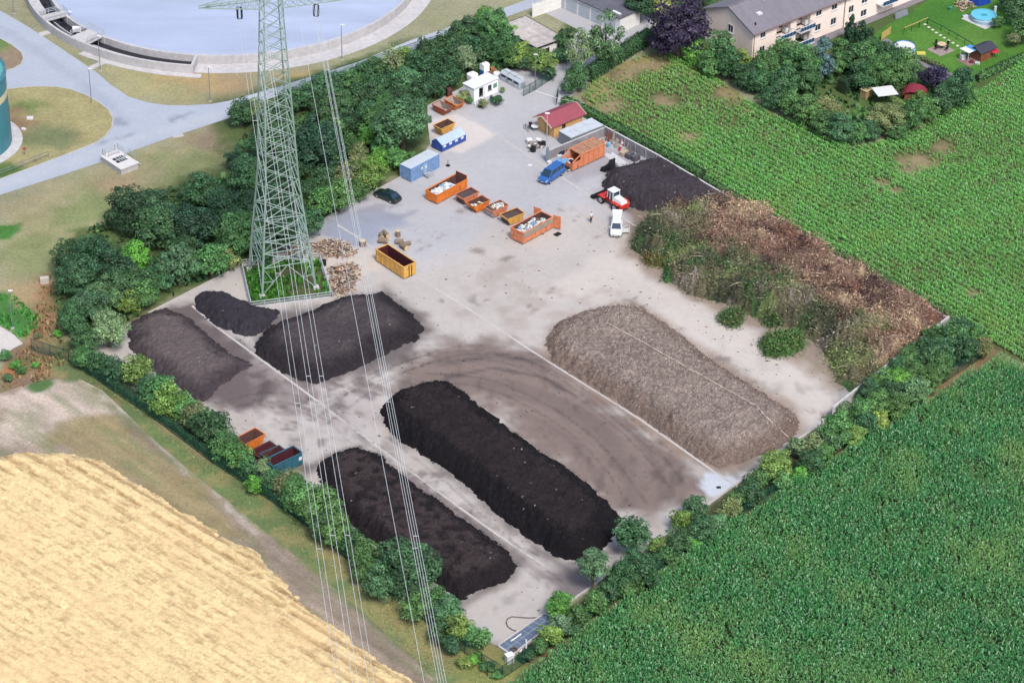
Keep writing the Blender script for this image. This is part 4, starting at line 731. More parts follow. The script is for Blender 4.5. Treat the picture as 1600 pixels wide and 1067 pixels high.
row([(376, 176, 20, 'D'), (398, 172, 18, 'O'), (428, 190, 26, 'D'), (450, 160, 18, 'D'), (420, 232, 30, 'D'), (452, 218, 26, 'M'), (495, 226, 34, 'K', 'tree', 1.2), (438, 280, 28, 'K'), (470, 310, 26, 'D'), (430, 330, 28, 'K'), (455, 262, 20, 'D'), (505, 285, 24, 'D'), (500, 318, 24, 'M'), (480, 350, 20, 'D'), (440, 370, 22, 'D'), (530, 308, 22, 'M'), (538, 278, 22, 'O'), (575, 272, 23, 'Y'), (560, 298, 15, 'M'), (555, 262, 18, 'O'), (410, 395, 16, 'D')],
    'tree', 'behind the pylon', 'the road', 'trees behind the pylon', clear=.1)
row([(478, 152, 20, 'D'), (500, 142, 22, 'D'), (520, 132, 22, 'D'), (545, 128, 22, 'M'), (566, 118, 22, 'D'), (585, 108, 22, 'D'), (612, 98, 22, 'O'), (634, 92, 20, 'Y'), (650, 100, 20, 'D'), (672, 84, 22, 'D'), (694, 72, 22, 'D'), (716, 58, 22, 'D'), (738, 48, 20, 'D'), (772, 42, 28, 'M'), (756, 28, 16, 'G'), (802, 54, 15, 'G'), (790, 72, 22, 'D')],
    'tree', 'beside the road', 'the pylon', 'trees beside the road', clear=.15)
row([(508, 172, 22, 'D'), (534, 160, 22, 'D'), (560, 150, 22, 'D'), (586, 140, 22, 'D'), (610, 128, 20, 'D'), (634, 125, 22, 'B'), (660, 112, 22, 'D'), (684, 100, 22, 'D'), (708, 88, 22, 'D'), (732, 78, 22, 'D'), (756, 72, 18, 'D'), (774, 82, 15, 'D')],
    'tree', 'in the middle of the thicket', 'the pylon', 'sumac thicket, middle rank', clear=.12)
row([(520, 200, 22, 'M'), (546, 190, 20, 'D'), (572, 180, 22, 'D'), (600, 166, 20, 'M'), (620, 152, 20, 'D'), (655, 142, 20, 'D'), (680, 134, 20, 'D'), (702, 120, 20, 'D'), (728, 92, 20, 'W'), (708, 110, 15, 'D'), (752, 88, 14, 'D'), (545, 225, 16, 'M'), (575, 214, 16, 'G'), (600, 228, 18, 'M'), (618, 246, 18, 'M'), (590, 250, 16, 'G'), (646, 248, 12, 'M'), (560, 240, 16, 'O')],
    'shrub', 'at the yard edge of the thicket', 'the pylon', 'sumac thicket, yard side', clear=.1)
tree(628, 190, 46, 'B', 'tree', label='large broad bluish green tree overhanging the blue containers', hr=.9, clear=.25)
tree(588, 190, 24, 'M', 'tree', label='rounded lighter tree pressed against the left side of the large broad one', hr=1, clear=.2)
row([(812, 86, 20, 'Y'), (838, 90, 18, 'Y'), (850, 100, 18, 'Y'), (800, 86, 18, 'M'), (820, 98, 13, 'D'), (856, 112, 13, 'D')], 'tree', 'inside the drive bend', 'the gravel roof', 'yellow green trees by the gate', clear=.2)
# round the garages and drive
tree(905, 75, 24, 'W', 'tree', 'T', 1.5, 'pale feathery birch in front of the garage courtyard, left one of the pair', None, .25)
tree(945, 58, 26, 'B', 'tree', 'T', 1.9, 'taller denser birch hiding the corner of the garage block', None, .2)
tree(882, 60, 14, 'D', 'tree', label='narrow dark tree at the back of the flat gravel roof', hr=1.3); tree(880, 86, 17, 'D', 'shrub', label='low dark clipped bush beside the gravel roof building', hr=.6, clear=.05)
tree(902, 122, 18, 'D', 'shrub', label='dark bush at the near end of the trimmed driveway hedge', hr=1.1, clear=.1); tree(888, 136, 12, 'D', 'shrub', label='small dark bush at the gate, in front of the driveway hedge', clear=.1)
tree(1062, 42, 40, 'P', 'tree', label='huge dark purple copper beech left of the pink house', hr=1.1, clear=.2)
tree(1032, 68, 18, 'P', 'tree', label='lower purple side crown between hedge and copper beech', hr=1.1, clear=.2)
tree(1036, 4, 17, 'L', 'tree', label='pale lime green tree above the purple beech at the top edge'); tree(1000, 4, 22, 'K', 'tree', label='blackish tree behind the garage block roof'); tree(1100, -14, 24, 'D', 'tree', label='dark tree behind the purple beech at the top edge')
row([(1085, 82, 18, 'G'), (1108, 100, 18, 'M'), (1126, 78, 22, 'B', 'tree', 1.3), (1140, 100, 22, 'D'), (1160, 96, 18, 'Y'), (1166, 118, 20, 'D'), (1186, 126, 20, 'D'), (1198, 104, 26, 'M'), (1222, 84, 22, 'M'), (1250, 96, 30, 'M'), (1226, 128, 24, 'D'), (1262, 122, 22, 'D'), (1206, 152, 20, 'D'), (1236, 162, 20, 'M'), (1262, 172, 24, 'M'), (1292, 170, 22, 'O'), (1288, 192, 20, 'M'), (1316, 200, 22, 'D'), (1340, 208, 18, 'M')],
    'tree', 'between maize and pink house', 'the purple beech', 'trees of the garden belt', clear=.15)
tree(1286, 84, 21, 'S', 'tree', 'C', 1.9, 'tall silvery blue spruce in front of the pink house', None, .05)
for i, (a, b, r, q) in enumerate([(1329, 40, 13, 2.2), (1346, 48, 13, 1.9), (1360, 56, 12, 1.7)]):
    tree(a, b, r, 'K', 'tree', 'C', q, ['tallest of the three dark conifers against the pink house wall', 'middle one of the three dark conifers beside the house', 'lowest of the three dark conifers, next to the yellow fence panel'][i], 'dark conifers', .05)
row([(1316, 80, 20, 'M'), (1340, 90, 24, 'M'), (1366, 84, 24, 'M'), (1390, 92, 26, 'D'), (1414, 100, 22, 'M'), (1372, 112, 26, 'M'), (1402, 118, 20, 'M'), (1426, 116, 16, 'D'), (1350, 122, 20, 'D'), (1312, 100, 16, 'M')], 'tree', 'above the clipped hedge', 'the blue spruce', 'garden fruit trees', clear=.3)
tree(1459, 121, 20, 'P', 'tree', label='round dark purple tree at the end of the garden path', clear=.15)
row([(1504, 124, 20, 'D'), (1490, 146, 22, 'D'), (1512, 148, 16, 'M'), (1470, 160, 22, 'D'), (1446, 172, 20, 'M'), (1425, 180, 22, 'M'), (1402, 170, 16, 'Y'), (1382, 186, 26, 'O'), (1362, 204, 18, 'D'), (1402, 204, 16, 'M'), (1438, 152, 12, 'Y')], 'tree', 'round the white pavilion', 'the garden corner', 'trees round the pavilion', clear=.12)
row([(1590, 14, 22, 'D'), (1600, 40, 22, 'M'), (1575, 0, 16, 'K'), (1560, 34, 9, 'M'), (1586, 60, 12, 'O')], 'shrub', 'right of the turquoise pool', 'the top', 'shrubs by the pool')
# shrubs round the site office
for a, b, r, t, L, hr in [(724, 150, 9, 'O', 'olive shrub in the gap between orange skip and white office', 1.1), (733, 157, 6, 'M', 'small green potted shrub at the left corner of the office', 1.1), (755, 162, 8, 'O', 'yellowish potted shrub in front of the office door', 1), (769, 155, 5, 'K', 'small dark shrub under the office window', 1.1), (778, 156, 9, 'D', 'round reddish green shrub at the right of the office front', 1), (785, 141, 4, 'Y', 'tiny yellow green potted plant between office and grey bottle banks', 1.3)]:
    tree(a, b, r, t, 'shrub', label=L, hr=hr, clear=.1)
# hedges
def hedge(name, pts, wpx, h, t, label, dens=70, cat='hedge', jag=.2):
    W = [G(x, y) for x, y in pts]; Ls = [(W[i + 1] - W[i]).length for i in range(len(W) - 1)]; Lt = sum(Ls); n = int(Lt * dens * (h + wpx) * .6); hw = wpx / 2
    P = np.zeros((n, 3)); N3 = np.zeros((n, 3)); seg = rng.choice(len(Ls), n, p=np.array(Ls) / Lt); f = rng.random(n)
    a = np.array([[v.x, v.y] for v in W]); A_ = a[seg]; B_ = a[seg + 1]; d = B_ - A_; d /= np.linalg.norm(d, axis=1)[:, None]; nn_ = np.c_[-d[:, 1], d[:, 0]]
    th = rng.uniform(0, math.pi, n); cx = np.cos(th); sz = np.sin(th); q = np.abs(cx) ** .5 * np.sign(cx); zq = np.abs(sz) ** .45
    base = A_ + (B_ - A_) * f[:, None]; lmp = 1 + jag * fbm(base[:, 0] * .9, base[:, 1] * .9, 3, 55)
    P[:, :2] = base + nn_ * (q * hw * lmp * rng.uniform(.75, 1.05, n))[:, None]; P[:, 2] = np.where(rng.random(n) < .4, rng.random(n) * h * .9, zq * h) * lmp * rng.uniform(.85, 1.03, n) + .05
    nr = np.c_[nn_ * q[:, None], zq * .9 + .1] + rng.normal(0, .4, (n, 3)); nr /= np.linalg.norm(nr, axis=1)[:, None]; tt = np.cross(nr, rng.normal(0, 1, (n, 3))); tt /= np.linalg.norm(tt, axis=1)[:, None]; bb = np.cross(nr, tt)
    L = rng.uniform(.16, .38, (n, 1)); V = np.stack([P - tt * L * .5, P + bb * L * .32, P + tt * L * .5, P - bb * L * .32], 1).reshape(-1, 3); cl = np.array(c(*TINT[t], .9)); C = np.repeat(cl * (rng.uniform(.65, 1.4, (n, 1)) * (1 + .3 * fbm(P[:, 0], P[:, 1], 3, 66))[:, None]), 4, 0)
    o = a[0]; V[:, 0] -= o[0]; V[:, 1] -= o[1]; root = empty(name, (o[0], o[1], 0), 0, label, cat); link('foliage', npmesh('foliage', V, np.arange(4 * n).reshape(-1, 4), m_corn, C), root)
    mb = MB(); O = W[0]
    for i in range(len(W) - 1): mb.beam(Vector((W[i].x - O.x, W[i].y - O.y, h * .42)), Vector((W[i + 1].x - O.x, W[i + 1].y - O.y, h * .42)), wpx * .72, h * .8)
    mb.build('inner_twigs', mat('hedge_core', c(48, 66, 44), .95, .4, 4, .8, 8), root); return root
hedge('hedge', [(1016, 64), (985, 84), (950, 106), (918, 128)], 2.2, 2.6, 'D', 'tall trimmed dark green hedge between the garage drive and the maize', 90)
hedge('hedge', [(880, 164), (915, 180), (950, 200), (1030, 242), (1098, 281)], 1.6, 1.7, 'M', 'light green hedge behind the log cabin and the first stretch of concrete wall', 110)
hedge('hedge', [(1102, 282), (1236, 361), (1381, 438), (1476, 491)], 1.1, .9, 'M', 'low overgrown grassy hedge along the maize side of the long wall', 90)
hedge('hedge', [(1314, 146), (1345, 132), (1376, 112)], 2.4, 2.6, 'K', 'thick dark clipped hedge behind the small wooden shed', 90)
hedge('hedge', [(1526, 128), (1560, 112), (1605, 92), (1640, 72)], 1.2, 1.4, 'M', 'long green boundary hedge between lawn and maize at the right edge', 90)
hedge('hedge', [(1438, 94), (1455, 102), (1474, 110)], .7, .9, 'O', 'short flowering hedge beside the garden path', 90)

hedge('hedge', [(132, 572), (200, 618), (262, 660), (336, 716), (400, 758), (470, 806), (540, 862), (590, 904)], 1.5, 1.3, 'D', 'continuous dark green undergrowth at the foot of the long left hedge', 60)
hedge('hedge', [(812, 1034), (880, 990), (960, 934), (1060, 862), (1180, 782), (1290, 706), (1400, 636), (1500, 560)], 1.3, .9, 'D', 'continuous low undergrowth at the foot of the lower right shrub strip', 55)
# ============================================================ BUILDINGS AND WORKS
def v3(p, z): return Vector((p.x, p.y, z))
m_conc = mat('concrete', c(206, 204, 206), .85, .14, 1.2, .2, 14, dirt=.12); m_concd = mat('weathered_concrete', c(158, 156, 162), .9, .2, 1.4, .3, 12, dirt=.25)
m_dark = mat('dark_opening', c(38, 40, 48, .5), .6, 0); m_white = mat('white_paint', c(238, 240, 242), .5, .04, 2); m_rail = mat('galvanised_rail', c(214, 218, 222), .4, 0, metal=.3)
m_glass = mat('window_glass', c(60, 70, 88, .5), .08, 0, spec=.8); m_water = mat('water', c(168, 178, 202, .72), .28, .13, .10, .6, 2.6, spec=.6, stretch=(.5, 2.2, 1)); m_dwater = mat('dark_water', c(46, 46, 56), .25, .1, .5, .2, 2)
m_steel = mat('grey_steel', c(150, 158, 166), .45, .08, 2, metal=.4); m_black = mat('black_rubber', c(34, 35, 40), .7, .1, 3)
# retaining walls: posts and concrete planks
def wall(name, pts, h, th, label, m_=None, post=2.5, cat='wall', cap=True):
    W = [G(x, y) for x, y in pts]; o = W[0]; root = empty(name, (o.x, o.y, 0), 0, label, cat); mb = MB(); ps = MB(); cp = MB()
    for i in range(len(W) - 1):
        a, b = W[i] - o, W[i + 1] - o; d = (b - a); L = d.length; d.normalize(); n = max(1, round(L / post)); 
        for k in range(3): z0, z1 = h * k / 3 + (.02 if k else 0), h * (k + 1) / 3; mb.beam(v3(a, (z0 + z1) / 2), v3(b, (z0 + z1) / 2), th * (1 if k != 1 else .97), z1 - z0 - .02 if k else z1 - z0)
        for k in range(n + (1 if i == len(W) - 2 else 0)): p = a + d * L * k / n; q = MB(); q.beam((p.x, p.y, 0), (p.x, p.y, h + .04), th + .08); q.build('post', m_ or m_concd, root)
        if cap: cp.beam(v3(a, h + .035), v3(b, h + .035), th + .05, .05)
    mb.build('planks', m_ or m_concd, root)
    if cap: cp.build('coping', m_conc, root)
    return root
wall('retaining_wall', [(944, 212), (1026, 256), (1100, 300), (1235, 379), (1380, 456), (1480, 512)], 1.6, .22, 'long concrete retaining wall between the yard and the upper maize field')
wall('retaining_wall', [(1480, 513), (1390, 584), (1301, 654)], 1.9, .25, 'pale concrete end wall right of the garden waste heap, half hidden by shrubs', m_conc, 3)
wall('partition_wall', [(856, 250), (900, 232), (943, 214)], 1.55, .2, 'short grey plank wall between the grey container and the orange skip container', post=2.4)

# ---- clarifier basin
cx_, cy_, RW = -48.15, 424.7, 31.0
basin = empty('settling_basin', (cx_, cy_, 0), 0, 'huge round concrete settling basin with pale blue water at the top left', 'basin')
def ring(r0, r1, z0, z1, a0, a1, n):
    mb = MB()
    for i in range(n):
        t0, t1 = R_(a0 + (a1 - a0) * i / n), R_(a0 + (a1 - a0) * (i + 1) / n); p = lambda r, t, z: (r * math.cos(t), r * math.sin(t), z)
        q = [p(r0, t0, z0), p(r1, t0, z0), p(r1, t1, z0), p(r0, t1, z0)]; mb.hexa(q, [(x, y, z1) for x, y, _ in q])
    return mb
mb = ring(RW, RW + .45, 0, 1.5, 0, 360, 144)
for i in range(40): t = R_(i * 9); mb.beam((math.cos(t) * (RW + .46), math.sin(t) * (RW + .46), .02), (math.cos(t) * (RW + .46), math.sin(t) * (RW + .46), 1.46), .08)
mb.build('wall', m_conc, basin)
wm = MB(); wm.lathe([(0.01, 0), (10, 0), (20, 0), (RW + .1, 0)], 96); wm.build('water', m_water, basin, (0, 0, .95))
A0, A1 = -175, -95.5
mb = ring(34.7, 35.1, 0, 1.5, A0, A1, 50); t = R_(A1); mb.beam((RW * math.cos(t), RW * math.sin(t), .749), (35.1 * math.cos(t), 35.1 * math.sin(t), .749), .4, 1.498); mb.build('channel_wall', m_conc, basin)
ring(31.45, 34.7, -.05, .28, A0, A1, 50).build('channel_floor', m_dwater, basin)
ring(32.0, 33.0, .28, .95, A0, -160, 14).build('channel_curb', mat('dark_concrete', c(60, 60, 70), .8), basin)
ring(33.2, 33.3, .28, .62, -150, A1, 40).build('weir_plate', m_white, basin)
ring(33.35, 34.7, .28, 1.38, A0, -152, 18).build('walkway', m_conc, basin)
for a_, wdeg in ((-147, 3.2), (-130, 6.5)):
    ring(31.2, 35.0, 1.3, 1.56, a_ - wdeg / 2, a_ + wdeg / 2, 6).build('bridge_deck', m_conc, basin)
    rl = MB()
    for e_ in (-1, 1):
        t = R_(a_ + e_ * wdeg / 2); p0 = Vector((31.0 * math.cos(t), 31.0 * math.sin(t), 0)); p1 = Vector((34.9 * math.cos(t), 34.9 * math.sin(t), 0))
        for z in (2.05, 2.35, 2.6): rl.beam(v3(p0, z), v3(p1, z), .06)
        for k in range(4): q = p0.lerp(p1, k / 3); rl.beam(v3(q, 1.56), v3(q, 2.6), .06)
    ta, tb = R_(a_ - wdeg / 2), R_(a_ + wdeg / 2)
    for z in (2.05, 2.35, 2.6): rl.beam((31 * math.cos(ta), 31 * math.sin(ta), z), (31 * math.cos(tb), 31 * math.sin(tb), z), .06)
    rl.build('railing', m_rail, basin)
g = Vector((cx_, cy_, 0)); t = R_(-134.5)
mb = MB(); mb.tube([(-.7, 0, .45), (.7, 0, .45)], .42, 14); mb.box(-.7, .7, -.35, .35, 0, .3)
tag(mb.build('motor_housing', m_white, loc=(cx_ + 33 * math.cos(t), cy_ + 33 * math.sin(t), 1.57), bevel=.03), 'rounded white motor cover on the wider basin bridge', 'machine')
ring(RW + .5, 34.6, -.02, .07, -95.3, 30, 80).build('basin_apron', m_conc)['kind'] = 'structure'; col.objects['basin_apron'].location = (cx_, cy_, 0)
ring(35.1, 36.3, -.02, .08, -128, -93, 30).build('basin_apron', m_conc, loc=(cx_, cy_, 0))['kind'] = 'structure'

# ---- teal tank at the left edge
g = G(-64, 224); tank = empty('storage_tank', (g.x, g.y, 0), 0, 'tall teal cylindrical storage tank with a cream band, cut by the left edge', 'tank')
m_teal = mat('teal_cladding', c(72, 142, 158), .45, .1, .8, .2, 8, stretch=(1, 1, .1)); R0 = 8.0
mb = MB(); mb.lathe([(R0, 0), (R0, 3.5), (R0, 8.2)], 64); mb.lathe([(R0, 9.3), (R0, 11.6), (R0 + .15, 11.65), (R0 + .15, 12.0), (R0 - .3, 12.0)], 64); mb.build('shell', m_teal, tank, smooth=False)
mb = MB(); mb.lathe([(R0, 8.2), (R0 + .02, 8.2), (R0 + .02, 9.3), (R0, 9.3)], 64); mb.build('band', mat('cream_paint', c(232, 222, 178), .5, .05), tank)
mb = MB(); mb.lathe([(R0 - .3, 12.0), (4, 12.8), (.05, 13.3)], 64); mb.build('roof', mat('teal_roof', c(96, 178, 178), .5, .1), tank, smooth=True)
mb = MB()
for z in (12.6, 13.0): mb.tube([((R0) * math.cos(R_(k * 10)), (R0) * math.sin(R_(k * 10)), z) for k in range(37)], .03, 4)
for k in range(36): mb.beam((R0 * math.cos(R_(k * 10)), R0 * math.sin(R_(k * 10)), 12), (R0 * math.cos(R_(k * 10)), R0 * math.sin(R_(k * 10)), 13), .05)
mb.build('railing', m_steel, tank)
mb = MB(); mb.lathe([(R0, .0), (R0, .08), (R0 + 1.6, .08), (R0 + 1.6, 0)], 48); tag(mb.build('tank_apron', m_conc, loc=(g.x, g.y, .13)), kind='structure')

# ---- concrete chamber with railings beside the road
p, rz, L = frame((190, 274), (216, 264), 0); root = empty('concrete_chamber', p, rz, 'low white concrete chamber with rusty openings and white railings beside the road', 'chamber')
Wd = (G(190, 274) - G(157, 254)).length; mb = MB(); H_ = 1.0
mb.box(0, L, 0, Wd, 0, H_ - .1); mb.build('walls', m_conc, root)
mb = MB(); x0, x1, y0, y1 = L * .2, L * .82, Wd * .33, Wd * .68
mb.box(-.12, x0, -.12, Wd + .12, H_ - .1, H_ + .08); mb.box(x1, L + .12, -.12, Wd + .12, H_ - .1, H_ + .08); mb.box(x0, x1, -.12, y0, H_ - .1, H_ + .08); mb.box(x0, x1, y1, Wd + .12, H_ - .1, H_ + .08); mb.build('slab', mat('white_concrete', c(228, 226, 226), .8, .06), root)
mb = MB(); mb.box(x0, x1, y0, y1, H_ - .1, H_ - .09); mb.build('opening', m_dark, root)
mb = MB(); 
for q in (.35, .6, .8): mb.beam((x0 + (x1 - x0) * q, y0, H_ + .02), (x0 + (x1 - x0) * q, y1, H_ + .02), .12)
mb.beam((x0, (y0 + y1) / 2, H_ + .03), (x1, (y0 + y1) / 2, H_ + .03), .12); mb.build('gate_frame', m_rail, root)
rl = MB()
def rail_line(mb, pts, z, hs=(.45, .75, 1.05), w=.06, st=1.2):
    for i in range(len(pts) - 1):
        a, b = Vector(pts[i]), Vector(pts[i + 1]); n = max(1, int((b - a).length / st))
        for h in hs: mb.beam((a.x, a.y, z + h), (b.x, b.y, z + h), w)
        for k in range(n + 1): q = a.lerp(b, k / n); mb.beam((q.x, q.y, z), (q.x, q.y, z + hs[-1]), w)
rail_line(rl, [(x0 - .3, Wd * .86, 0), (x0 - .3, Wd, 0), (x1, Wd, 0), (L, Wd, 0), (L, Wd * .72, 0)], H_ + .08); rail_line(rl, [(x1, Wd * .5, 0), (L + .3, Wd * .5, 0), (L + .3, Wd * .2, 0)], H_ + .08); rail_line(rl, [(x0, y1 + .5, 0), (x1, y1 + .5, 0)], H_ + .08); rl.build('railing', m_rail, root)
mb = MB(); 
for k in range(4): mb.box(L + .1 + k * .28, L + .3 + k * .28, .8, 1.8, H_ * .8 - k * .25, H_ * .85 - k * .25)
mb.build('steps', m_rail, root)
# small slab and box at the far left
p, rz, L = frame((0, 540), (22, 527), 0); root = empty('concrete_pit', p, rz, 'white framed concrete pit at the left edge next to the green weeds', 'pit')
mb = MB(); mb.box(-3, L * .55, 1.0, 1.25, 0, .7); mb.box(L * .55, L * .55 + .3, 1.0, 4, 0, .72); mb.box(-3, L * .55, 3.8, 4.05, 0, .7); mb.build('rim', mat('white_concrete', c(228, 226, 226), .8, .06), root); mb = MB(); mb.box(-3, L * .55, 1.25, 3.8, .0, .3); mb.build('cover', m_steel, root)
def small_slab(px, py, a, b, h, rz, col3, label, cat, name='slab'):
    g = G(px, py); mb = MB(); mb.box(-a / 2, a / 2, -b / 2, b / 2, 0, h); o = mb.build(name, mat('paint_%d_%d_%d' % col3, c(*col3), .7, .08), loc=(g.x, g.y, .0), bevel=.02); o.rotation_euler = (0, 0, R_(rz)); return tag(o, label, cat)
o = small_slab(47, 187, 1.0, .7, .3, 10, (226, 228, 232), 'small white square hatch on the grass island beside the tank', 'hatch', 'hatch'); o.location.z = .12
o = small_slab(37, 204, .7, .5, .25, -30, (226, 228, 232), 'smaller white hatch on the grass near the tank foot', 'hatch', 'hatch'); o.location.z = .12
small_slab(70, 442, 1.2, .7, .9, 10, (214, 204, 196), 'pale box with a flat lid standing at the corner of the grove', 'box', 'cabinet')
small_slab(278, 213, 1.7, .9, .12, 20, (200, 196, 194), 'flat pale drain cover set into the grass at the road edge', 'cover', 'drain_cover')
g = G(39, 244); sg = empty('round_sign', (g.x, g.y, .12), R_(10), 'small red round sign on a thin post on the grass island', 'sign'); mb = MB(); mb.tube([(0, 0, 0), (0, 0, 1.3)], .035, 6); mb.build('post', m_steel, sg); mb = MB(); mb.wheel(0, -.02, .02, 1.1, .26); mb.build('plate', mat('red_sign', c(200, 60, 100), .5, 0), sg)
rl = MB(); a, b = G(-5, 279), G(76, 247); a0 = a.copy(); rail_line(rl, [a - a0, b - a0], 0, (.5, 1.0), .07, 2); tag(rl.build('guard_rail', m_steel, loc=(a0.x, a0.y, .12)), 'low grey metal guard rail along the road below the tank', 'railing')

# ---- street lamps
def lamp(px, py, h, label, rz=0, head=True):
    g = G(px, py); r = empty('street_lamp', (g.x, g.y, .02), R_(rz), label, 'street lamp', 'slim grey street lamps'); mb = MB(); mb.tube([(0, 0, 0), (0, 0, h * .5), (0, 0, h)], [.075, .06, .045], 8); mb.build('pole', m_steel, r)
    mb = MB(); mb.hexa([(-.1, -.13, h), (.55, -.1, h + .05), (.55, .1, h + .05), (-.1, .13, h)], [(-.1, -.1, h + .14), (.5, -.07, h + .15), (.5, .07, h + .15), (-.1, .1, h + .14)]); mb.build('lamp_head', m_white, r); mb = MB(); mb.box(-.2, .2, -.2, .2, 0, .08); mb.build('foot', m_conc, r)
lamp(143, 162, 6.0, 'street lamp on the edge of the teardrop shaped grass island'); lamp(328.5, 159, 6.0, 'street lamp on the dry grass below the square basin corner'); lamp(534.5, 94, 6.2, 'street lamp between basin wall and road, right of the pylon'); lamp(157, 111, 6.1, 'street lamp beside the wider basin bridge'); lamp(20, 513, 6.0, 'street lamp standing in the green weeds at the left edge'); lamp(22, 22, 6.1, 'street lamp at the top left corner, seen only by its foot and pole')
lamp(109, 33, 1.6, 'short lamp post on the narrow basin bridge'); col.objects[-1 if False else 0]
g = G(853.7, 253); pole = empty('mast', (g.x, g.y, .03), 0, 'tall thin pale mast with a cabinet at its foot beside the partition wall', 'mast'); mb = MB(); mb.tube([(0, 0, 0), (0, 0, 4), (0, 0, 8.3)], [.10, .07, .045], 8); mb.build('pole', m_rail, pole); mb = MB(); mb.box(-.05, .35, -.3, .3, 0, 2.4); mb.build('cabinet', mat('blue_grey_steel', c(126, 144, 156), .5, .05), pole); mb = MB(); mb.box(-.35, .35, -.15, .15, 8.2, 8.35); mb.build('lamp_head', m_white, pole)
g = G(836, 142); pole = empty('mast', (g.x, g.y, .03), 0, 'thin light mast beside the mesh gate', 'mast'); mb = MB(); mb.tube([(0, 0, 0), (0, 0, 6.3)], [.08, .045], 8); mb.build('pole', m_steel, pole); mb = MB(); mb.box(-.3, .3, -.12, .12, 6.3, 6.42); mb.build('lamp_head', m_white, pole)
mb = MB(); g = G(915, 162); mb.tube([(0, 0, 0), (0, 0, 4.6)], .05, 8); tag(mb.build('post', m_steel, loc=(g.x, g.y, 0)), 'slim grey post standing in the corner of the maize behind the log cabin', 'post')
a, b = G(836, 142, 5.6), G(915, 162, 4.5); mb = MB(); mb.tube([Vector((0, 0, 0)), (b - a) * .5 + Vector((0, 0, -.35)), b - a], .022, 4); tag(mb.build('overhead_wire', m_rail, loc=a), 'thin sagging wire from the gate mast to the post in the maize', 'wire')

# ---- lattice pylon
p, rz, L = frame((410, 465), (495, 451), 0); bl = G(403, 417); px_ = Vector((math.cos(rz), math.sin(rz), 0)); py_ = Vector((-px_.y, px_.x, 0)); S0 = 3.85
ctr = p + px_ * S0 + py_ * S0
m_pyl = mat('pylon_paint', c(156, 178, 168, .7), .5, .12, .7, metal=.1); pyl = empty('lattice_pylon', ctr, rz, 'tall pale green steel lattice pylon rising from the fenced weed plot', 'pylon')
prof = [(0, 3.85), (4, 3.5), (8.4, 3.1), (17, 2.3), (34, 1.62), (42, 1.3), (56, .6)]
def hw(z):
    for (z0, w0), (z1, w1) in zip(prof, prof[1:]):
        if z <= z1: return w0 + (w1 - w0) * (z - z0) / (z1 - z0)
    return prof[-1][1]
cor = [(-1, -1), (1, -1), (1, 1), (-1, 1)]
for sx, sy in cor:
    mb = MB()
    for (z0, w0), (z1, w1) in zip(prof, prof[1:]): 
        wl = .30 if z1 < 15 else .24 if z1 < 42 else .16; mb.beam((sx * w0, sy * w0, z0), (sx * w1, sy * w1, z1), wl * .35, wl); mb.beam((sx * w0, sy * w0, z0), (sx * w1, sy * w1, z1), wl, wl * .35)
    mb.build('leg', m_pyl, pyl); mb = MB(); mb.box(sx * 3.85 - .4, sx * 3.85 + .4, sy * 3.85 - .4, sy * 3.85 + .4, 0, .45); mb.build('footing', m_conc, pyl)
zs = [0.3, 4.4, 6.6, 8.4]; 
while zs[-1] < 40.6: zs.append(zs[-1] + max(1.6, hw(zs[-1]) * 1.02))
zs[-1] = 41.5; z_ = 41.5
while z_ < 54: z_ += 2.0; zs.append(z_)
for f in range(4):
    (ax, ay), (bx, by) = cor[f], cor[(f + 1) % 4]; mb = MB()
    for i in range(len(zs) - 1):
        z0, z1 = zs[i], zs[i + 1]; w0, w1 = hw(z0), hw(z1); bw = .10 if z0 < 14 else .08; A_, B_, C_, D_ = Vector((ax * w0, ay * w0, z0)), Vector((bx * w0, by * w0, z0)), Vector((bx * w1, by * w1, z1)), Vector((ax * w1, ay * w1, z1))
        if i == 0:
            mid = (C_ + D_) / 2; mb.beam(A_, mid, bw); mb.beam(B_, mid, bw); mb.beam(C_, D_, bw); mb.beam(A_.lerp(mid, .45), A_.lerp(D_, .5), bw * .8); mb.beam(B_.lerp(mid, .45), B_.lerp(C_, .5), bw * .8); mb.beam(A_.lerp(mid, .45), D_, bw * .8); mb.beam(B_.lerp(mid, .45), C_, bw * .8)
        else:
            mb.beam(A_, C_, bw); mb.beam(B_, D_, bw)
            if i in (1, 2, 3, 7) or z0 >= 41: mb.beam(D_, C_, bw)
    mb.build('bracing', m_pyl, pyl)
mb = MB()
for sx, z in ((1, 9), ): 
    for k in range(60): mb.beam((-1 * hw(k * .68), -hw(k * .68) - .02, k * .68), (-hw(k * .68) - .25, -hw(k * .68) - .02, k * .68), .03)

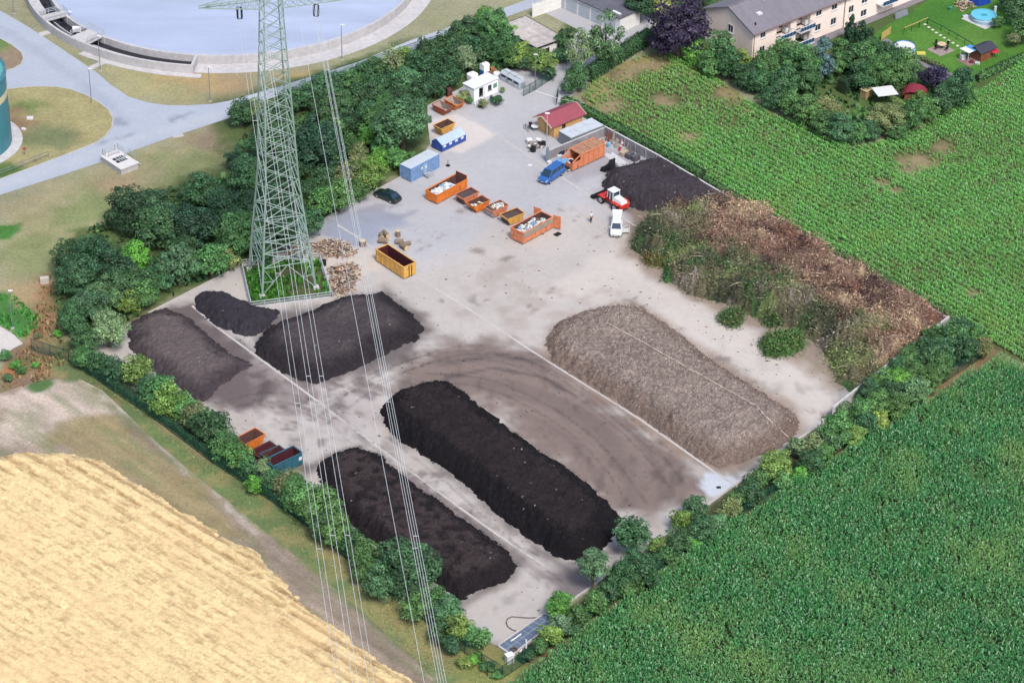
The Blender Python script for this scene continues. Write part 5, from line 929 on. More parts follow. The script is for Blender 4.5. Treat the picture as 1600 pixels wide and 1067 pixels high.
# crossarms
ta, tb = G(322, 14, 41.5), G(540, 1, 41.5); adir = (tb - ta); adir.z = 0; adir.normalize(); inv = Matrix.Rotation(-rz, 3, 'Z'); al = inv @ adir; apn = Vector((-al.y, al.x, 0))
m_ins = mat('insulator', c(58, 60, 74, .6), .3, 0, spec=.6)
def arm(z, Lh):
    mb = MB(); wz = hw(z) * 1.05
    for s in (-1, 1):
        tip = al * Lh * s + Vector((0, 0, z + .35))
        r1, r2 = al * wz * s + apn * wz, al * wz * s - apn * wz
        for r in (r1, r2): mb.beam(v3(r, z), tip - Vector((0, 0, .3)), .12); mb.beam(v3(r, z + 1.7), tip, .10)
        for k in range(1, 8):
            t = k / 8; a1, a2 = v3(r1, z).lerp(tip, t), v3(r2, z).lerp(tip, t); u1, u2 = v3(r1, z + 1.7).lerp(tip, t), v3(r2, z + 1.7).lerp(tip, t); b1 = v3(r1, z).lerp(tip, t - .125); b2 = v3(r2, z).lerp(tip, t - .125)
            mb.beam(a1, a2, .06); mb.beam(b1, a2, .06); mb.beam(b1, u1, .06); mb.beam(b2, u2, .06); mb.beam(a1, u1, .05)
    mb.build('crossarm', m_pyl, pyl)
arm(42.75, 9.6); arm(49.8, 9.0)
def toL(w): return inv @ (w - Vector(ctr)) 
# cables: bundles hang from the arms and run towards the viewer
m_cable = mat('conductor', c(222, 226, 230, .62), .45, 0, metal=.2)
def cable(tops, bots, ztop, zbot, label, ytop, over=.55, sag=2.0, zt2=None):
    A_ = [G(x, ytop, ztop) for x in tops]; B_ = [G(x, 1067, zbot) for x in bots]; o = A_[0]; root = empty('power_cable', o, 0, label, 'power cable', 'cables running from the pylon towards the viewer'); pl_ = []
    for a, b in zip(A_, B_):
        pts = []
        for k in range(25):
            t = k / 24 * (1 + over); q = a + (b - a) * t; q.z -= 0 ; q.z += -4 * sag * (t * (1 - t)) * .0; pts.append(q - o)
        mb = MB(); mb.tube(pts, .026, 4, False); mb.build('strand', m_cable, root); pl_.append(pts)
    if len(pl_) > 1:
        mb = MB()
        for k in (3, 7, 10, 13, 16): mb.beam(pl_[0][k], pl_[1][k], .05)
        mb.build('spacer', m_cable, root)
    return A_
A1_ = cable((371.5, 378), (526, 535), 41.0, 26.5, 'leftmost twin cable, hanging from the left end of the visible crossarm', 30)
cable((380, 383.5), (551, 560), 48.6, 30, 'second twin cable from the left, passing behind the pylon body', -62)
cable((394, 397.5), (576, 585), 48.6, 30, 'third twin cable from the left, closest to the pylon body', -62)
cable((450, ), (663, ), 50, 32, 'single thin cable crossing the yard alone right of the pylon', -62)
A2_ = cable((491, 497.5), (684.5, 693), 41.0, 26.5, 'lower twin cable of the thick bundle hanging from the right crossarm', 26)
cable((476, 482), (689, 697.5), 48.6, 29, 'upper twin cable of the thick bundle passing over the round hedge tree', -62)
for i, (A_, sgn) in enumerate(((A1_, -1), (A2_, 1))):
    mid = (A_[0] + A_[1]) / 2
    for k, q in enumerate(A_):
        top = v3(q, 42.75); q0 = toL(top); q1 = toL(q); mb = MB(); prf = []
        n = 12
        for j in range(n): 
            z = q0.z - .15 - (q0.z - q1.z - .25) * j / (n - 1); prf += [(.05, z + .03), (.17, z)]
        mb.lathe(prf, 8, q1.x, q1.y); mb.beam(q0 + Vector((0, 0, .1)), q1, .04); mb.build('insulator', m_ins, pyl)
    mb = MB(); mb.beam(toL(v3(A_[0], 42.7)), toL(v3(A_[1], 42.7)) , .1); mb.beam(toL(A_[0]), toL(A_[1]), .07); mb.build('yoke', m_ins, pyl)
# plot border
cor_ = [(377.5, 416), (392.5, 482), (518, 466), (499.5, 406)]; W = [G(*q) for q in cor_]; o = W[0]; root = empty('plot_fence', o, 0, 'low pale rail fence on a concrete kerb around the pylon plot', 'fence'); kb = MB(); rl = MB()
for i in range(4):
    a, b = W[i] - o, W[(i + 1) % 4] - o; kb.beam(v3(a, .15), v3(b, .15), .3, .3); rail_line(rl, [v3(a, 0), v3(b, 0)], .3, (.35, .75), .09, 1.8)
kb.build('kerb', m_conc, root); rl.build('rails', mat('pale_green_paint', c(190, 204, 208), .5, .1), root)
W2 = W; bm_ = MB(); bm_.add([(v.x - o.x, v.y - o.y, .06) for v in W], [(0, 1, 2, 3)]); bm_.build('plot_soil', mat('plot_soil', c(86, 92, 58), .95, .3, 2), loc=(o.x, o.y, 0))['kind'] = 'structure'

# ---- mesh fences round the yard
m_mesh = bpy.data.materials.new('fence_mesh'); m_mesh.use_nodes = True; n = m_mesh.node_tree; B = n.nodes['Principled BSDF']; B.inputs['Base Color'].default_value = (*c(26, 96, 80, .6), 1); B.inputs['Roughness'].default_value = .6; B.inputs['Alpha'].default_value = .38
m_fpost = mat('fence_post', c(30, 74, 66, .5), .5, 0)
def mesh_fence(pts, h, label, post=2.5, alpha=True):
    W = [G(x, y) for x, y in pts]; o = W[0]; root = empty('mesh_fence', o, 0, label, 'fence'); qs = []; pm = MB(); tr = MB()
    for i in range(len(W) - 1):
        a, b = W[i] - o, W[i + 1] - o; L = (b - a).length; n = max(1, round(L / post)); pm.add([v3(a, .05), v3(b, .05), v3(b, h), v3(a, h)], [(0, 1, 2, 3)]); tr.beam(v3(a, h), v3(b, h), .05); tr.beam(v3(a, .1), v3(b, .1), .04)
        for k in range(n + (1 if i == len(W) - 2 else 0)): q = a.lerp(b, k / n); qs.append(q)
    if len(qs) > 95: qs = qs[::2]
    for q in qs: ps = MB(); ps.tube([v3(q, 0), v3(q, h + .1)], .04, 6); ps.build('post', m_fpost, root)
    pm.build('mesh_panel', m_mesh, root); tr.build('rails', m_fpost, root)
mesh_fence([(108, 566), (160, 600), (250, 662), (330, 722), (400, 768), (480, 822), (560, 890), (640, 952), (700, 1000), (752, 1040), (762, 1056)], 1.9, 'long green mesh fence on the wheat side of the left hedge')
mesh_fence([(752, 1040), (785, 1060), (800, 1050), (860, 1010), (940, 955), (1010, 905), (1100, 850), (1200, 782), (1320, 700), (1430, 628), (1545, 552)], 1.9, 'long green mesh fence between the shrubs and the lower maize field')
mesh_fence([(50, 548), (108, 566)], 1.9, 'short stretch of rusty mesh fence across the scrub at the far left'); mesh_fence([(1545, 552), (1535, 535), (1500, 512)], 1.9, 'short mesh fence closing the right corner by the maize')
r_ = mesh_fence([(818, 151), (837, 141)], 1.6, 'open mesh gate leaf beside the bottle banks', 1.2); mesh_fence([(837, 141), (866, 122), (866, 104)], 1.7, 'dark mesh fence round the bend of the drive', 2); mesh_fence([(869, 165), (872, 152)], 1.8, 'narrow dark gate post panel at the end of the cabin hedge', 1)
mesh_fence([(430, 150), (500, 128), (600, 96), (720, 56)], 1.5, 'thin mesh fence between the road and the sumac thicket', 3)

# ---- panel cover at the bottom corner
p0, p1, p2, p3 = G(778, 1011), G(850, 961), G(872, 970), G(800, 1026)
root = empty('panel_cover', p0, 0, 'dark blue grey panelled pit cover with pale frame at the bottom corner of the yard', 'cover'); o = p0; mb = MB(); q = [v3(v - o, .1) for v in (p0, p3, p2, p1)]; mb.hexa(q, [v3(v, .28) for v in q]); mb.build('panels', mat('blue_grey_panel', c(104, 120, 142), .45, .1, 1.5), root)
mb = MB(); e = [v - o for v in (p0, p3, p2, p1)]
for a, b in zip(e, e[1:] + e[:1]): mb.beam(v3(a, .2), v3(b, .2), .22, .34)
mb.build('frame', m_strip, root); mb = MB()
for k in range(1, 8): mb.beam(v3(e[0].lerp(e[3], k / 8), .285), v3(e[1].lerp(e[2], k / 8), .285), .05, .03)
mb.beam(v3(e[0].lerp(e[1], .5), .287), v3(e[3].lerp(e[2], .5), .287), .05, .03); mb.build('seams', mat('seam_paint', c(170, 182, 190), .6, 0), root)
for a, b, L in (((798, 1001), (814, 990), 'straight white pipe lying along the upper edge of the dark panel cover'), ((822, 999), (822, 1012), 'slightly bent white pipe lying across the middle of the panel cover'), ((815, 1014), (812, 1018), 'short white pipe piece at the lower end of the panel cover')):
    A_, B_ = G(*a, .34), G(*b, .34); mb = MB(); mb.tube([Vector((0, 0, 0)), (B_ - A_) * .5 + Vector((.05, 0, 0)), B_ - A_], .09, 8); tag(mb.build('pipe', m_white, loc=A_), L, 'pipe')
g = G(796, 1034); mb = MB(); mb.box(-.45, .45, -.35, .35, 0, 1.1); mb.box(-.5, .5, -.4, .4, 1.1, 1.18); o = mb.build('cabinet', m_white, loc=(g.x, g.y, 0)); o.rotation_euler = (0, 0, .5); tag(o, 'white switch cabinet outside the lower tip of the panel cover', 'cabinet')
g = G(803, 1018); mb = MB(); mb.lathe([(.2, 0), (.42, 0), (.42, .12), (.2, .12), (.2, 0)], 14); tag(mb.build('hose_reel', mat('rusty_brown', c(96, 70, 66), .8, .2), loc=(g.x, g.y, .3)), 'coiled brown hose on the lower end of the panel cover', 'hose reel')
hp = [(843, 964), (828, 965), (812, 964), (800, 963), (793, 966), (791, 972), (793, 978), (800, 983), (808, 986)]; W = [G(x, y, .1) for x, y in hp]; mb = MB(); mb.tube([v - W[0] for v in W], .07, 6); tag(mb.build('hose', mat('dark_hose', c(110, 100, 100), .8, .1), loc=W[0]), 'dark hose curling in a loop on the pale concrete beside the panel cover', 'hose')
hp = [(950, 505), (1000, 532), (1060, 566), (1130, 605), (1185, 636), (1192, 646), (1240, 690)]; mb = MB(); W = []
for a, b in zip(hp, hp[1:]):
    for k in range(8):
        x, y = a[0] + (b[0] - a[0]) * k / 8, a[1] + (b[1] - a[1]) * k / 8; zz = 0
        for _ in range(4): q = G(x, y, zz); zz = max(hchip(q.x, q.y), .05) + .12
        W.append(G(x, y, zz))
mb.tube([v - W[0] for v in W], .05, 6); tag(mb.build('hose', mat('white_hose', c(226, 212, 196), .6, 0), loc=W[0]), 'long white hose running over the wood chip heap', 'hose')
# ============================================================ HOUSES, SHEDS, OFFICE
def facade(mb, L, H_, holes, y, th, z0=0):
    us = sorted({0, L} | {h[0] for h in holes} | {h[1] for h in holes}); zs = sorted({z0, H_} | {h[2] for h in holes} | {h[3] for h in holes})
    for a, b in zip(us, us[1:]):
        run = None
        for p_, q in zip(zs, zs[1:]):
            mu, mz = (a + b) / 2, (p_ + q) / 2
            if any(h[0] < mu < h[1] and h[2] < mz < h[3] for h in holes):
                if run is not None: mb.box(a, b, y, y + th, run, p_); run = None
            elif run is None: run = p_
        if run is not None: mb.box(a, b, y, y + th, run, H_)
def window(parent, x0, x1, z0, z1, y=0.0, th=.3, fr=None, face='front', name='window'):
    fr = fr or m_white; mb = MB(); t = .07
    B_ = (lambda a, b, c_, d, y0, y1: mb.box(a, b, y0, y1, c_, d)) if face == 'front' else (lambda a, b, c_, d, y0, y1: mb.box(y0, y1, a, b, c_, d))
    B_(x0, x0 + t, z0, z1, y + .05, y + .15); B_(x1 - t, x1, z0, z1, y + .05, y + .15); B_(x0 + t, x1 - t, z0, z0 + t, y + .05, y + .15); B_(x0 + t, x1 - t, z1 - t, z1, y + .05, y + .15); B_((x0 + x1) / 2 - .03, (x0 + x1) / 2 + .03, z0 + t, z1 - t, y + .055, y + .145); B_(x0 - .05, x1 + .05, z0 - .07, z0 - .001, y - .12, y + .1)
    o = mb.build(name, fr, parent); mb = MB(); B_(x0 + t, x1 - t, z0 + t, z1 - t, y + .09, y + .12); mb.build('pane', m_glass, o); return o
# apartment house
p, rz, L = frame((1177, 52), (1300, 4), 5.6); LH, WH, HE, HR = 40.0, 11.2, 5.6, 8.0
hs = empty('apartment_house', p, rz, 'pale pink two storey apartment house with grey tiled gable roof and blue balconies', 'house'); m_pink = mat('pink_render', c(250, 232, 222, .72), .85, .05, 1.2, .1, 10)
wins = [(1.7, 2.9, 4.0, 5.2), (1.7, 2.9, 1.2, 2.5), (14.3, 15.6, 4.0, 5.1), (14.3, 15.6, 1.3, 2.5), (17.9, 19.2, 4.0, 5.1), (17.9, 19.2, 1.3, 2.5), (22, 23.2, 2.2, 3.5), (25.0, 26.4, 3.0, 4.2), (25.0, 26.4, .6, 1.8)]
bays = [(5.3, 8.5), (9.8, 13.0)]; bal = [h for a, b in bays for h in ((a, b, 2.95, 5.1), (a, b, .3, 2.55))]
mb = MB(); facade(mb, LH, HE - .15, [w_ for w_ in wins] + bal, 0, .3)
mb.box(.0, LH, WH - .3, WH, 0, HE - .15); mb.box(0, .3, .3, WH - .3, 0, HE - .15); mb.box(LH - .3, LH, .3, WH - .3, 0, HE - .15)
for x in (0, LH - .3): mb.extx([(0, HE - .15), (WH, HE - .15), (WH / 2, HR - .15)], x, x + .3)
for a, b, z0, z1 in bal: mb.box(a, b, 1.5, 1.6, z0, z1); mb.box(a - .1, a, .3, 1.6, z0, z1); mb.box(b, b + .1, .3, 1.6, z0, z1); mb.box(a, b, .3, 1.5, z1, z1 + .1)
mb.build('walls', m_pink, hs)
m_tile = mat('grey_roof_tiles', c(136, 132, 142), .8, .13, 1.2, .8, 4, stretch=(6, .7, .7))
rf = MB(); ov = .5; sl = (HR - HE) / (WH / 2)
rf.extx([(-ov, HE - ov * sl), (WH / 2, HR), (WH + ov, HE - ov * sl), (WH + ov, HE - ov * sl + .18), (WH / 2, HR + .18), (-ov, HE - ov * sl + .18)], -.35, LH + .35)
roof = rf.build('roof', m_tile, hs); mb = MB()
for k in range(46):      # tile courses
    pass
for i in range(17):
    yy = -ov + i * (WH / 2 + ov) / 17; zz = HE + yy * sl + .185; mb.extx([(yy, zz), (yy + .06, zz + .035), (yy + .34, zz + .34 * sl + .004)], -.36, LH + .36)
mb.build('tile_courses', m_tile, roof)
mb = MB(); mb.beam((-.36, WH / 2, HR + .2), (LH + .36, WH / 2, HR + .2), .28, .1); mb.beam((-.37, -ov, HE - ov * sl + .1), (-.37, WH / 2, HR + .1), .08, .26); mb.beam((-.37, WH + ov, HE - ov * sl + .1), (-.37, WH / 2, HR + .1), .08, .26); mb.build('ridge', m_tile, roof)
for x, y in ((3.2, 2.2), ): mb = MB(); mb.box(x, x + .9, y, y + .7, HE + y * sl + .25, HE + y * sl + .55); mb.build('skylight', m_white, roof)
for x, y, q in ((1.4, 1.0, .3), (11, 3.2, .35), (6.5, 4.4, .2), (8.2, 4.6, .2), (13.5, 2.0, .2)): mb = MB(); mb.tube([(x, y, HE + y * sl), (x, y, HE + y * sl + .6)], q * .4, 8); mb.build('roof_vent', m_white if q < .3 else m_dark, roof)
mb = MB(); mb.tube([(-.3, -ov - .06, HE - ov * sl + .05), (LH + .3, -ov - .06, HE - ov * sl + .05)], .08, 6); mb.tube([(.25, -.1, HE - .2), (.25, -.1, 0)], .05, 6); mb.tube([(20.9, -.1, HE - .2), (20.9, -.1, 0)], .06, 6); mb.build('gutter', mat('copper_brown', c(140, 110, 104), .6, .1), hs)
for w_ in wins: window(hs, *w_)
window(hs, 4.5, 5.7, 3.7, 5.1, y=-.14, face='side')
m_bluep = mat('blue_panel', c(48, 86, 130), .4, .05, 3)
for a, b in bays:
    for z0 in (2.95, .3):
        bl = MB(); bl.box(a - .1, b + .15, -1.15, .3, z0 - .17, z0); bl.box(a - .1, b + .15, -1.2, -1.08, z0 + .84, z0 + .94); bl.box(a - .1, b + .15, -1.2, -1.08, z0 + .08, z0 + .16)
        for x in (a - .1, b + .05): bl.box(x, x + .1, -1.08, 0, z0 + .84, z0 + .94)
        bo = bl.build('balcony', m_white, hs); n = 5; ww = (b - a + .2) / n
        for k in range(n): q = MB(); q.box(a - .02 + k * ww, a - .02 + (k + .84) * ww, -1.17, -1.11, z0 + .16, z0 + .84); q.build('panel', m_bluep, bo)
        q = MB(); q.box(a + .3, a + 1.3, 1.44, 1.5, z0, z0 + 2.0); q.box(b - 1.2, b - .4, 1.44, 1.5, z0 + .7, z0 + 1.8); q.build('door_glass', m_glass, bo)
        q = MB(); q.box(b - .7, b - .1, .4, 1.2, z0, z0 + .8); q.build('furniture', m_white, bo)
bl = MB(); bl.box(28.6, 32.4, -1.5, -.0, 1.9, 2.1); bl.box(28.6, 32.4, -1.55, -1.45, 2.8, 2.9); bo = bl.build('balcony', m_white, hs)
for k in range(5): q = MB(); q.box(28.7 + k * .74, 29.35 + k * .74, -1.53, -1.47, 2.1, 2.8); q.build('panel', m_bluep, bo)
mb = MB(); mb.hexa([(30, -3.4, 0), (33, -3.4, 0), (33, -3.1, 0), (30, -3.1, 0)], [(30.2, -3.0, .9), (33, -3.0, .9), (33, -2.9, .9), (30.2, -2.9, .9)]); 
for k in range(8): mb.beam((30.2 + k * .35, -3.6, .02), (30.5 + k * .35, -2.0, .9), .06)
o = mb.build('garden_swing', m_steel, loc=p); o.rotation_euler = (0, 0, rz); tag(o, 'grey metal garden bench frame leaning in front of the pink house', 'bench')
# garage block
p, rz, L = frame((969, 29), (1002, 16), 2.8); gb = empty('garage_block', p, rz + R_(4), 'long garage block with dark flat roof, white end wall and pale doors', 'garage'); m_wr = mat('off_white_render', c(238, 238, 234, .7), .85, .08, 1)
mb = MB(); LG, WG, HG = 4.9, 24, 2.75; mb.box(0, .25, 0, WG, 0, HG); mb.box(LG - .25, LG, 0, WG, 0, HG); mb.box(.25, LG - .25, 0, .25, 0, HG); mb.box(.25, LG - .25, WG - .25, WG, 0, HG); mb.build('walls', m_wr, gb)
mb = MB(); mb.box(-.25, LG + .2, -.2, WG + .2, HG, HG + .18); rf = mb.build('roof', mat('tar_roof', c(104, 104, 116), .95, .22, 1.2, .4, 8), gb); mb = MB(); mb.box(.5, .95, .6, 2.3, HG + .18, HG + .4); mb.build('skylight', m_white, rf)
for k in range(8): mb = MB(); mb.box(-.06, -.005, 1.0 + k * 2.9, 3.5 + k * 2.9, .05, 2.35); mb.build('garage_door', mat('pale_blue_door', c(198, 206, 216), .6, .05), gb)
# flat gravel roof building
p, rz, L = frame((839, 75), (880, 60), 2.8); fb = empty('workshop_building', p, rz, 'low flat building with pale gravel roof behind the yellow green trees', 'building'); mb = MB(); LB, WB = 5.5, 9.6; mb.box(0, LB, 0, .25, 0, 2.7); mb.box(0, LB, WB - .25, WB, 0, 2.7); mb.box(0, .25, .25, WB - .25, 0, 2.7); mb.box(LB - .25, LB, .25, WB - .25, 0, 2.7); mb.build('walls', m_wr, fb)
mb = MB(); mb.box(-.2, LB + .2, -.2, WB + .2, 2.7, 2.86); rf = mb.build('roof', mat('gravel_roof', c(196, 188, 184), .95, .25, 1.1, .5, 14), fb); mb = MB()
for a in ((-.24, LB + .24, -.24, -.19), (-.24, LB + .24, WB + .19, WB + .24), (-.24, -.19, -.19, WB + .19), (LB + .19, LB + .24, -.19, WB + .19)): mb.box(*a, 2.68, 2.92)
mb.build('roof_edge', m_dark, rf); mb = MB(); mb.box(.8, 2.6, -.05, -.004, 0, 2.1); mb.build('garage_door', mat('dark_brown_door', c(70, 56, 60), .7, .1), fb)
wall('courtyard_wall', [(833, 27), (882, 10)], 2.4, .25, 'high stained white wall closing the garage courtyard', m_wr, 3); 
# site office
p, rz, L = frame((740.6, 139.4), (778, 123), 2.4); of = empty('site_office', (p.x, p.y, .03), rz, 'small white flat roofed office container with an open dark door', 'office'); LO, WO = 5.2, 2.45
m_wp = mat('white_panel', c(244, 248, 250, .72), .5, .04, 1.5); mb = MB(); facade(mb, LO, 2.3, [(1.1, 2.0, .1, 2.05), (3.0, 3.8, 1.0, 1.85)], 0, .1); mb.box(0, .1, .1, WO - .1, 0, 2.3); mb.box(LO - .1, LO, .1, WO - .1, 0, 2.3); mb.box(0, LO, WO - .1, WO, 0, 2.3); mb.box(.1, LO - .1, .1, WO - .1, 0, .08); mb.build('walls', m_wp, of)
mb = MB(); mb.box(-.12, LO + .12, -.12, WO + .12, 2.36, 2.46); rf = mb.build('roof', m_white, of); mb = MB(); mb.box(-.09, LO + .09, -.09, WO + .09, 2.3, 2.359); mb.build('roof_trim', m_dark, rf)
mb = MB(); mb.box(1.12, 1.98, .5, .55, .1, 2.03); mb.build('door', m_dark, of); window(of, 3.0, 3.8, 1.0, 1.85, fr=m_dark); mb = MB(); mb.box(4.15, 4.95, -.04, -.004, 1.0, 1.75); mb.build('sign', mat('green_sign', c(110, 160, 132), .6, .1), of); mb = MB(); mb.box(2.1, 2.3, -.06, -.004, .05, 2.1); mb.build('door_post', m_white, of)
def boxy(px, py, a, b, h, rz, mname, colr, label, cat, name, bev=.05, z=.03):
    g = G(px, py); mb = MB(); mb.box(-a / 2, a / 2, -b / 2, b / 2, 0, h); o = mb.build(name, mat(mname, c(*colr), .6, .08), loc=(g.x, g.y, z), bevel=bev); o.rotation_euler = (0, 0, R_(rz)); return tag(o, label, cat)
g = G(738, 126); r0 = empty('water_tank', (g.x, g.y, .03), R_(42), 'rounded white plastic tank behind the office roof', 'tank'); mb = MB(); mb.box(-.75, .75, -.7, .7, 0, 1.3); mb.build('body', m_wp, r0, bevel=.25); mb = MB(); mb.lathe([(.3, 1.3), (.3, 1.42), (.02, 1.46)], 12); mb.build('lid', m_white, r0)
g = G(757, 119); r0 = empty('portable_toilet', (g.x, g.y, .03), R_(42), 'white portable toilet cabin with a blue side and rounded roof behind the office', 'toilet cabin'); mb = MB(); mb.box(-.58, .58, -.58, .58, 0, 1.95); mb.build('body', m_wp, r0, bevel=.06); mb = MB(); mb.extx([(-.6, 1.95), (.6, 1.95), (.45, 2.2), (0, 2.3), (-.45, 2.2)], -.6, .6); mb.build('roof', m_white, r0); mb = MB(); mb.box(-.64, -.58, -.5, .5, .1, 1.2); mb.box(-.5, .5, -.64, -.58, .1, .9); mb.build('blue_panels', mat('toilet_blue', c(62, 120, 178), .5, .05), r0)
g = G(769, 114); r0 = empty('crate_pile', (g.x, g.y, .03), R_(20), 'reddish brown crates heaped between toilet cabin and trees', 'crates'); mb = MB(); 
for q in ((-.7, 0, 0), (.1, .1, 0), (-.3, 0, .45)): mb.box(q[0], q[0] + .7, q[1] - .3, q[1] + .4, q[2], q[2] + .42)
mb.build('crates', mat('brown_orange', c(172, 118, 84), .8, .2), r0)
g = G(776, 119.5); mb = MB(); mb.lathe([(.62, 0), (.6, .55), (.5, .7), (.02, .74)], 16); tag(mb.build('round_bin', m_white, loc=(g.x, g.y, .03), smooth=False), 'round white tub between office and bottle banks', 'tub')
boxy(702, 152, .8, .8, 1.5, 20, 'rust_brown', (110, 70, 66), 'dark rusty brown box standing behind the orange skips', 'box', 'steel_box'); boxy(711, 147, 1.2, .25, .3, 30, 'pale_beam', (214, 212, 212), 'pale beam on the kerb behind the orange skip', 'beam', 'concrete_beam')
boxy(743, 166, .3, .3, .5, 0, 'white_bucket', (236, 236, 240), 'white bucket left of the yellowish potted shrub', 'bucket', 'bucket'); boxy(757, 169, .32, .32, .55, 0, 'white_bucket', (236, 236, 240), 'white bucket in front of the yellowish potted shrub', 'bucket', 'bucket'); boxy(750, 168, .6, .5, .45, 30, 'dark_pot', (52, 50, 60), 'dark planter in front of the office door', 'planter', 'planter'); boxy(730, 159, .35, .3, .6, 10, 'pale_box', (200, 200, 204), 'pale grey box beside the orange skip', 'box', 'box')
# bottle banks: three grey containers in a row
e0, e1 = G(786, 127, 0), G(815, 143, 0); dd = (e1 - e0); brz = math.atan2(dd.y, dd.x); m_bank = mat('pale_grey_plastic', c(196, 206, 214), .5, .06, 2); m_bank2 = mat('grey_side', c(150, 158, 166), .6, .06)
def bank(loc, rz, label):
    r = empty('bottle_bank', loc, rz, label, 'recycling bank', 'grey bottle banks'); mb = MB(); w2 = .88; mb.extx([(-.7, 0), (.75, 0), (.75, 1.25), (.35, 1.55), (-.35, 1.55), (-.7, 1.2)], -w2, w2); mb.build('body', m_bank, r, bevel=.04)
    mb = MB(); mb.box(-.5, .5, -.76, -.6, .82, 1.16); mb.build('slot', m_dark, r)
    mb = MB(); mb.box(-.6, .6, -.2, .5, 1.56, 1.72); mb.box(-.5, .5, .3, .75, 1.3, 1.45); mb.build('lid', m_bank, r, bevel=.03); mb = MB(); mb.box(w2 + .002, w2 + .03, -.5, .55, .15, 1.1); mb.build('side_panel', m_bank2, r); mb = MB(); mb.box(-.15, .2, -.72, -.702, .35, .75); mb.build('sticker', m_white, r)
for k in range(3): q = e0 + dd * (k + .2) / 3.0; bank((q.x + .4, q.y + .5, .05), brz, ['grey bottle bank nearest the office, first of the row', 'middle grey bottle bank of the row of three', 'grey bottle bank at the gate end of the row of three'][k])
# log cabin
p, rz, L = frame((865, 198.8), (918.8, 176.9), 2.25); cb = empty('log_cabin', (p.x, p.y, .03), rz, 'honey coloured timber cabin with dark red gable roof', 'cabin'); m_log = mat('honey_timber', c(232, 184, 124, .66), .7, .12, 1.5, .4, 5, stretch=(.4, .4, 7)); m_red = mat('red_felt_roof', c(158, 82, 96), .9, .06, 1.5, .2, 20); LC, WC, HC = 6.3, 4.6, 2.15
x0, y0 = .45, .35; mb = MB(); facade(mb, LC - x0, HC, [(1.9, 2.6, .9, 1.75)], 0, .12); 
bm2 = MB(); bm2.M = Matrix.Translation((x0, y0, 0)); facade(bm2, LC - x0 - .3, HC, [(1.6, 2.35, .95, 1.75)], 0, .12); W2_ = WC - 2 * y0; bm2.box(0, .12, .12, W2_ - .12, 0, HC); bm2.box(LC - x0 - .42, LC - x0 - .3, .12, W2_ - .12, 0, HC); bm2.box(0, LC - x0 - .3, W2_ - .12, W2_, 0, HC); bm2.extx([(0, HC), (W2_, HC), (W2_ / 2, HC + .95)], 0, .12); bm2.extx([(0, HC), (W2_, HC), (W2_ / 2, HC + .95)], LC - x0 - .42, LC - x0 - .3)
for xx in (-.12, LC - x0 - .3): bm2.box(xx, xx + .12, -.1, .04, 0, HC)
bm2.box(3.6, 3.75, -.08, 0, 0, HC); bm2.build('walls', m_log, cb); window(cb, x0 + 1.6, x0 + 2.35, .95, 1.75, y=y0, fr=mat('brown_frame', c(120, 84, 60), .7, .1)); 
rf = MB(); s_ = .98 / (WC / 2); rf.extx([(0, HC - .1), (WC / 2, HC + .98), (WC, HC - .1), (WC, HC + .02), (WC / 2, HC + 1.1), (0, HC + .02)], -.35, LC + .45); roof = rf.build('roof', m_red, cb)
mb = MB()
for x in (-.4, LC + .44): mb.beam((x, -.02, HC - .06), (x, WC / 2, HC + 1.04), .06, .2); mb.beam((x, WC + .02, HC - .06), (x, WC / 2, HC + 1.04), .06, .2)
mb.build('barge_board', mat('pale_timber', c(240, 216, 190), .7, .06), roof); mb = MB(); mb.box(x0 - .06, x0 - .005, y0 + 1.2, y0 + 2.1, 0, 1.95); mb.build('door', mat('door_timber', c(196, 150, 100), .7, .1), cb); mb = MB(); mb.box(x0 - .3, x0 - .005, y0 + 1.0, y0 + 1.9, HC + .1, HC + .25); mb.build('lamp', m_white, cb)
# grey steel store
p, rz, L = frame((892, 216), (942.5, 196), 2.0); gs = empty('storage_container', (p.x, p.y, .03), rz, 'low pale grey steel container with flat roof behind the plank wall', 'container'); mb = MB(); mb.box(0, 6.5, 0, 2.8, .1, 1.95)
for k in range(22): mb.box(.1 + k * .29, .22 + k * .29, -.03, 0, .15, 1.9)
mb.build('body', m_steel, gs); mb = MB(); mb.box(-.05, 6.55, -.05, 2.85, 1.95, 2.05); mb.box(2.1, 2.2, -.05, 2.85, 2.051, 2.09); mb.box(4.3, 4.4, -.05, 2.85, 2.051, 2.09); mb.build('roof', mat('pale_steel_roof', c(206, 214, 222), .5, .08, 1, dirt=.15), gs)

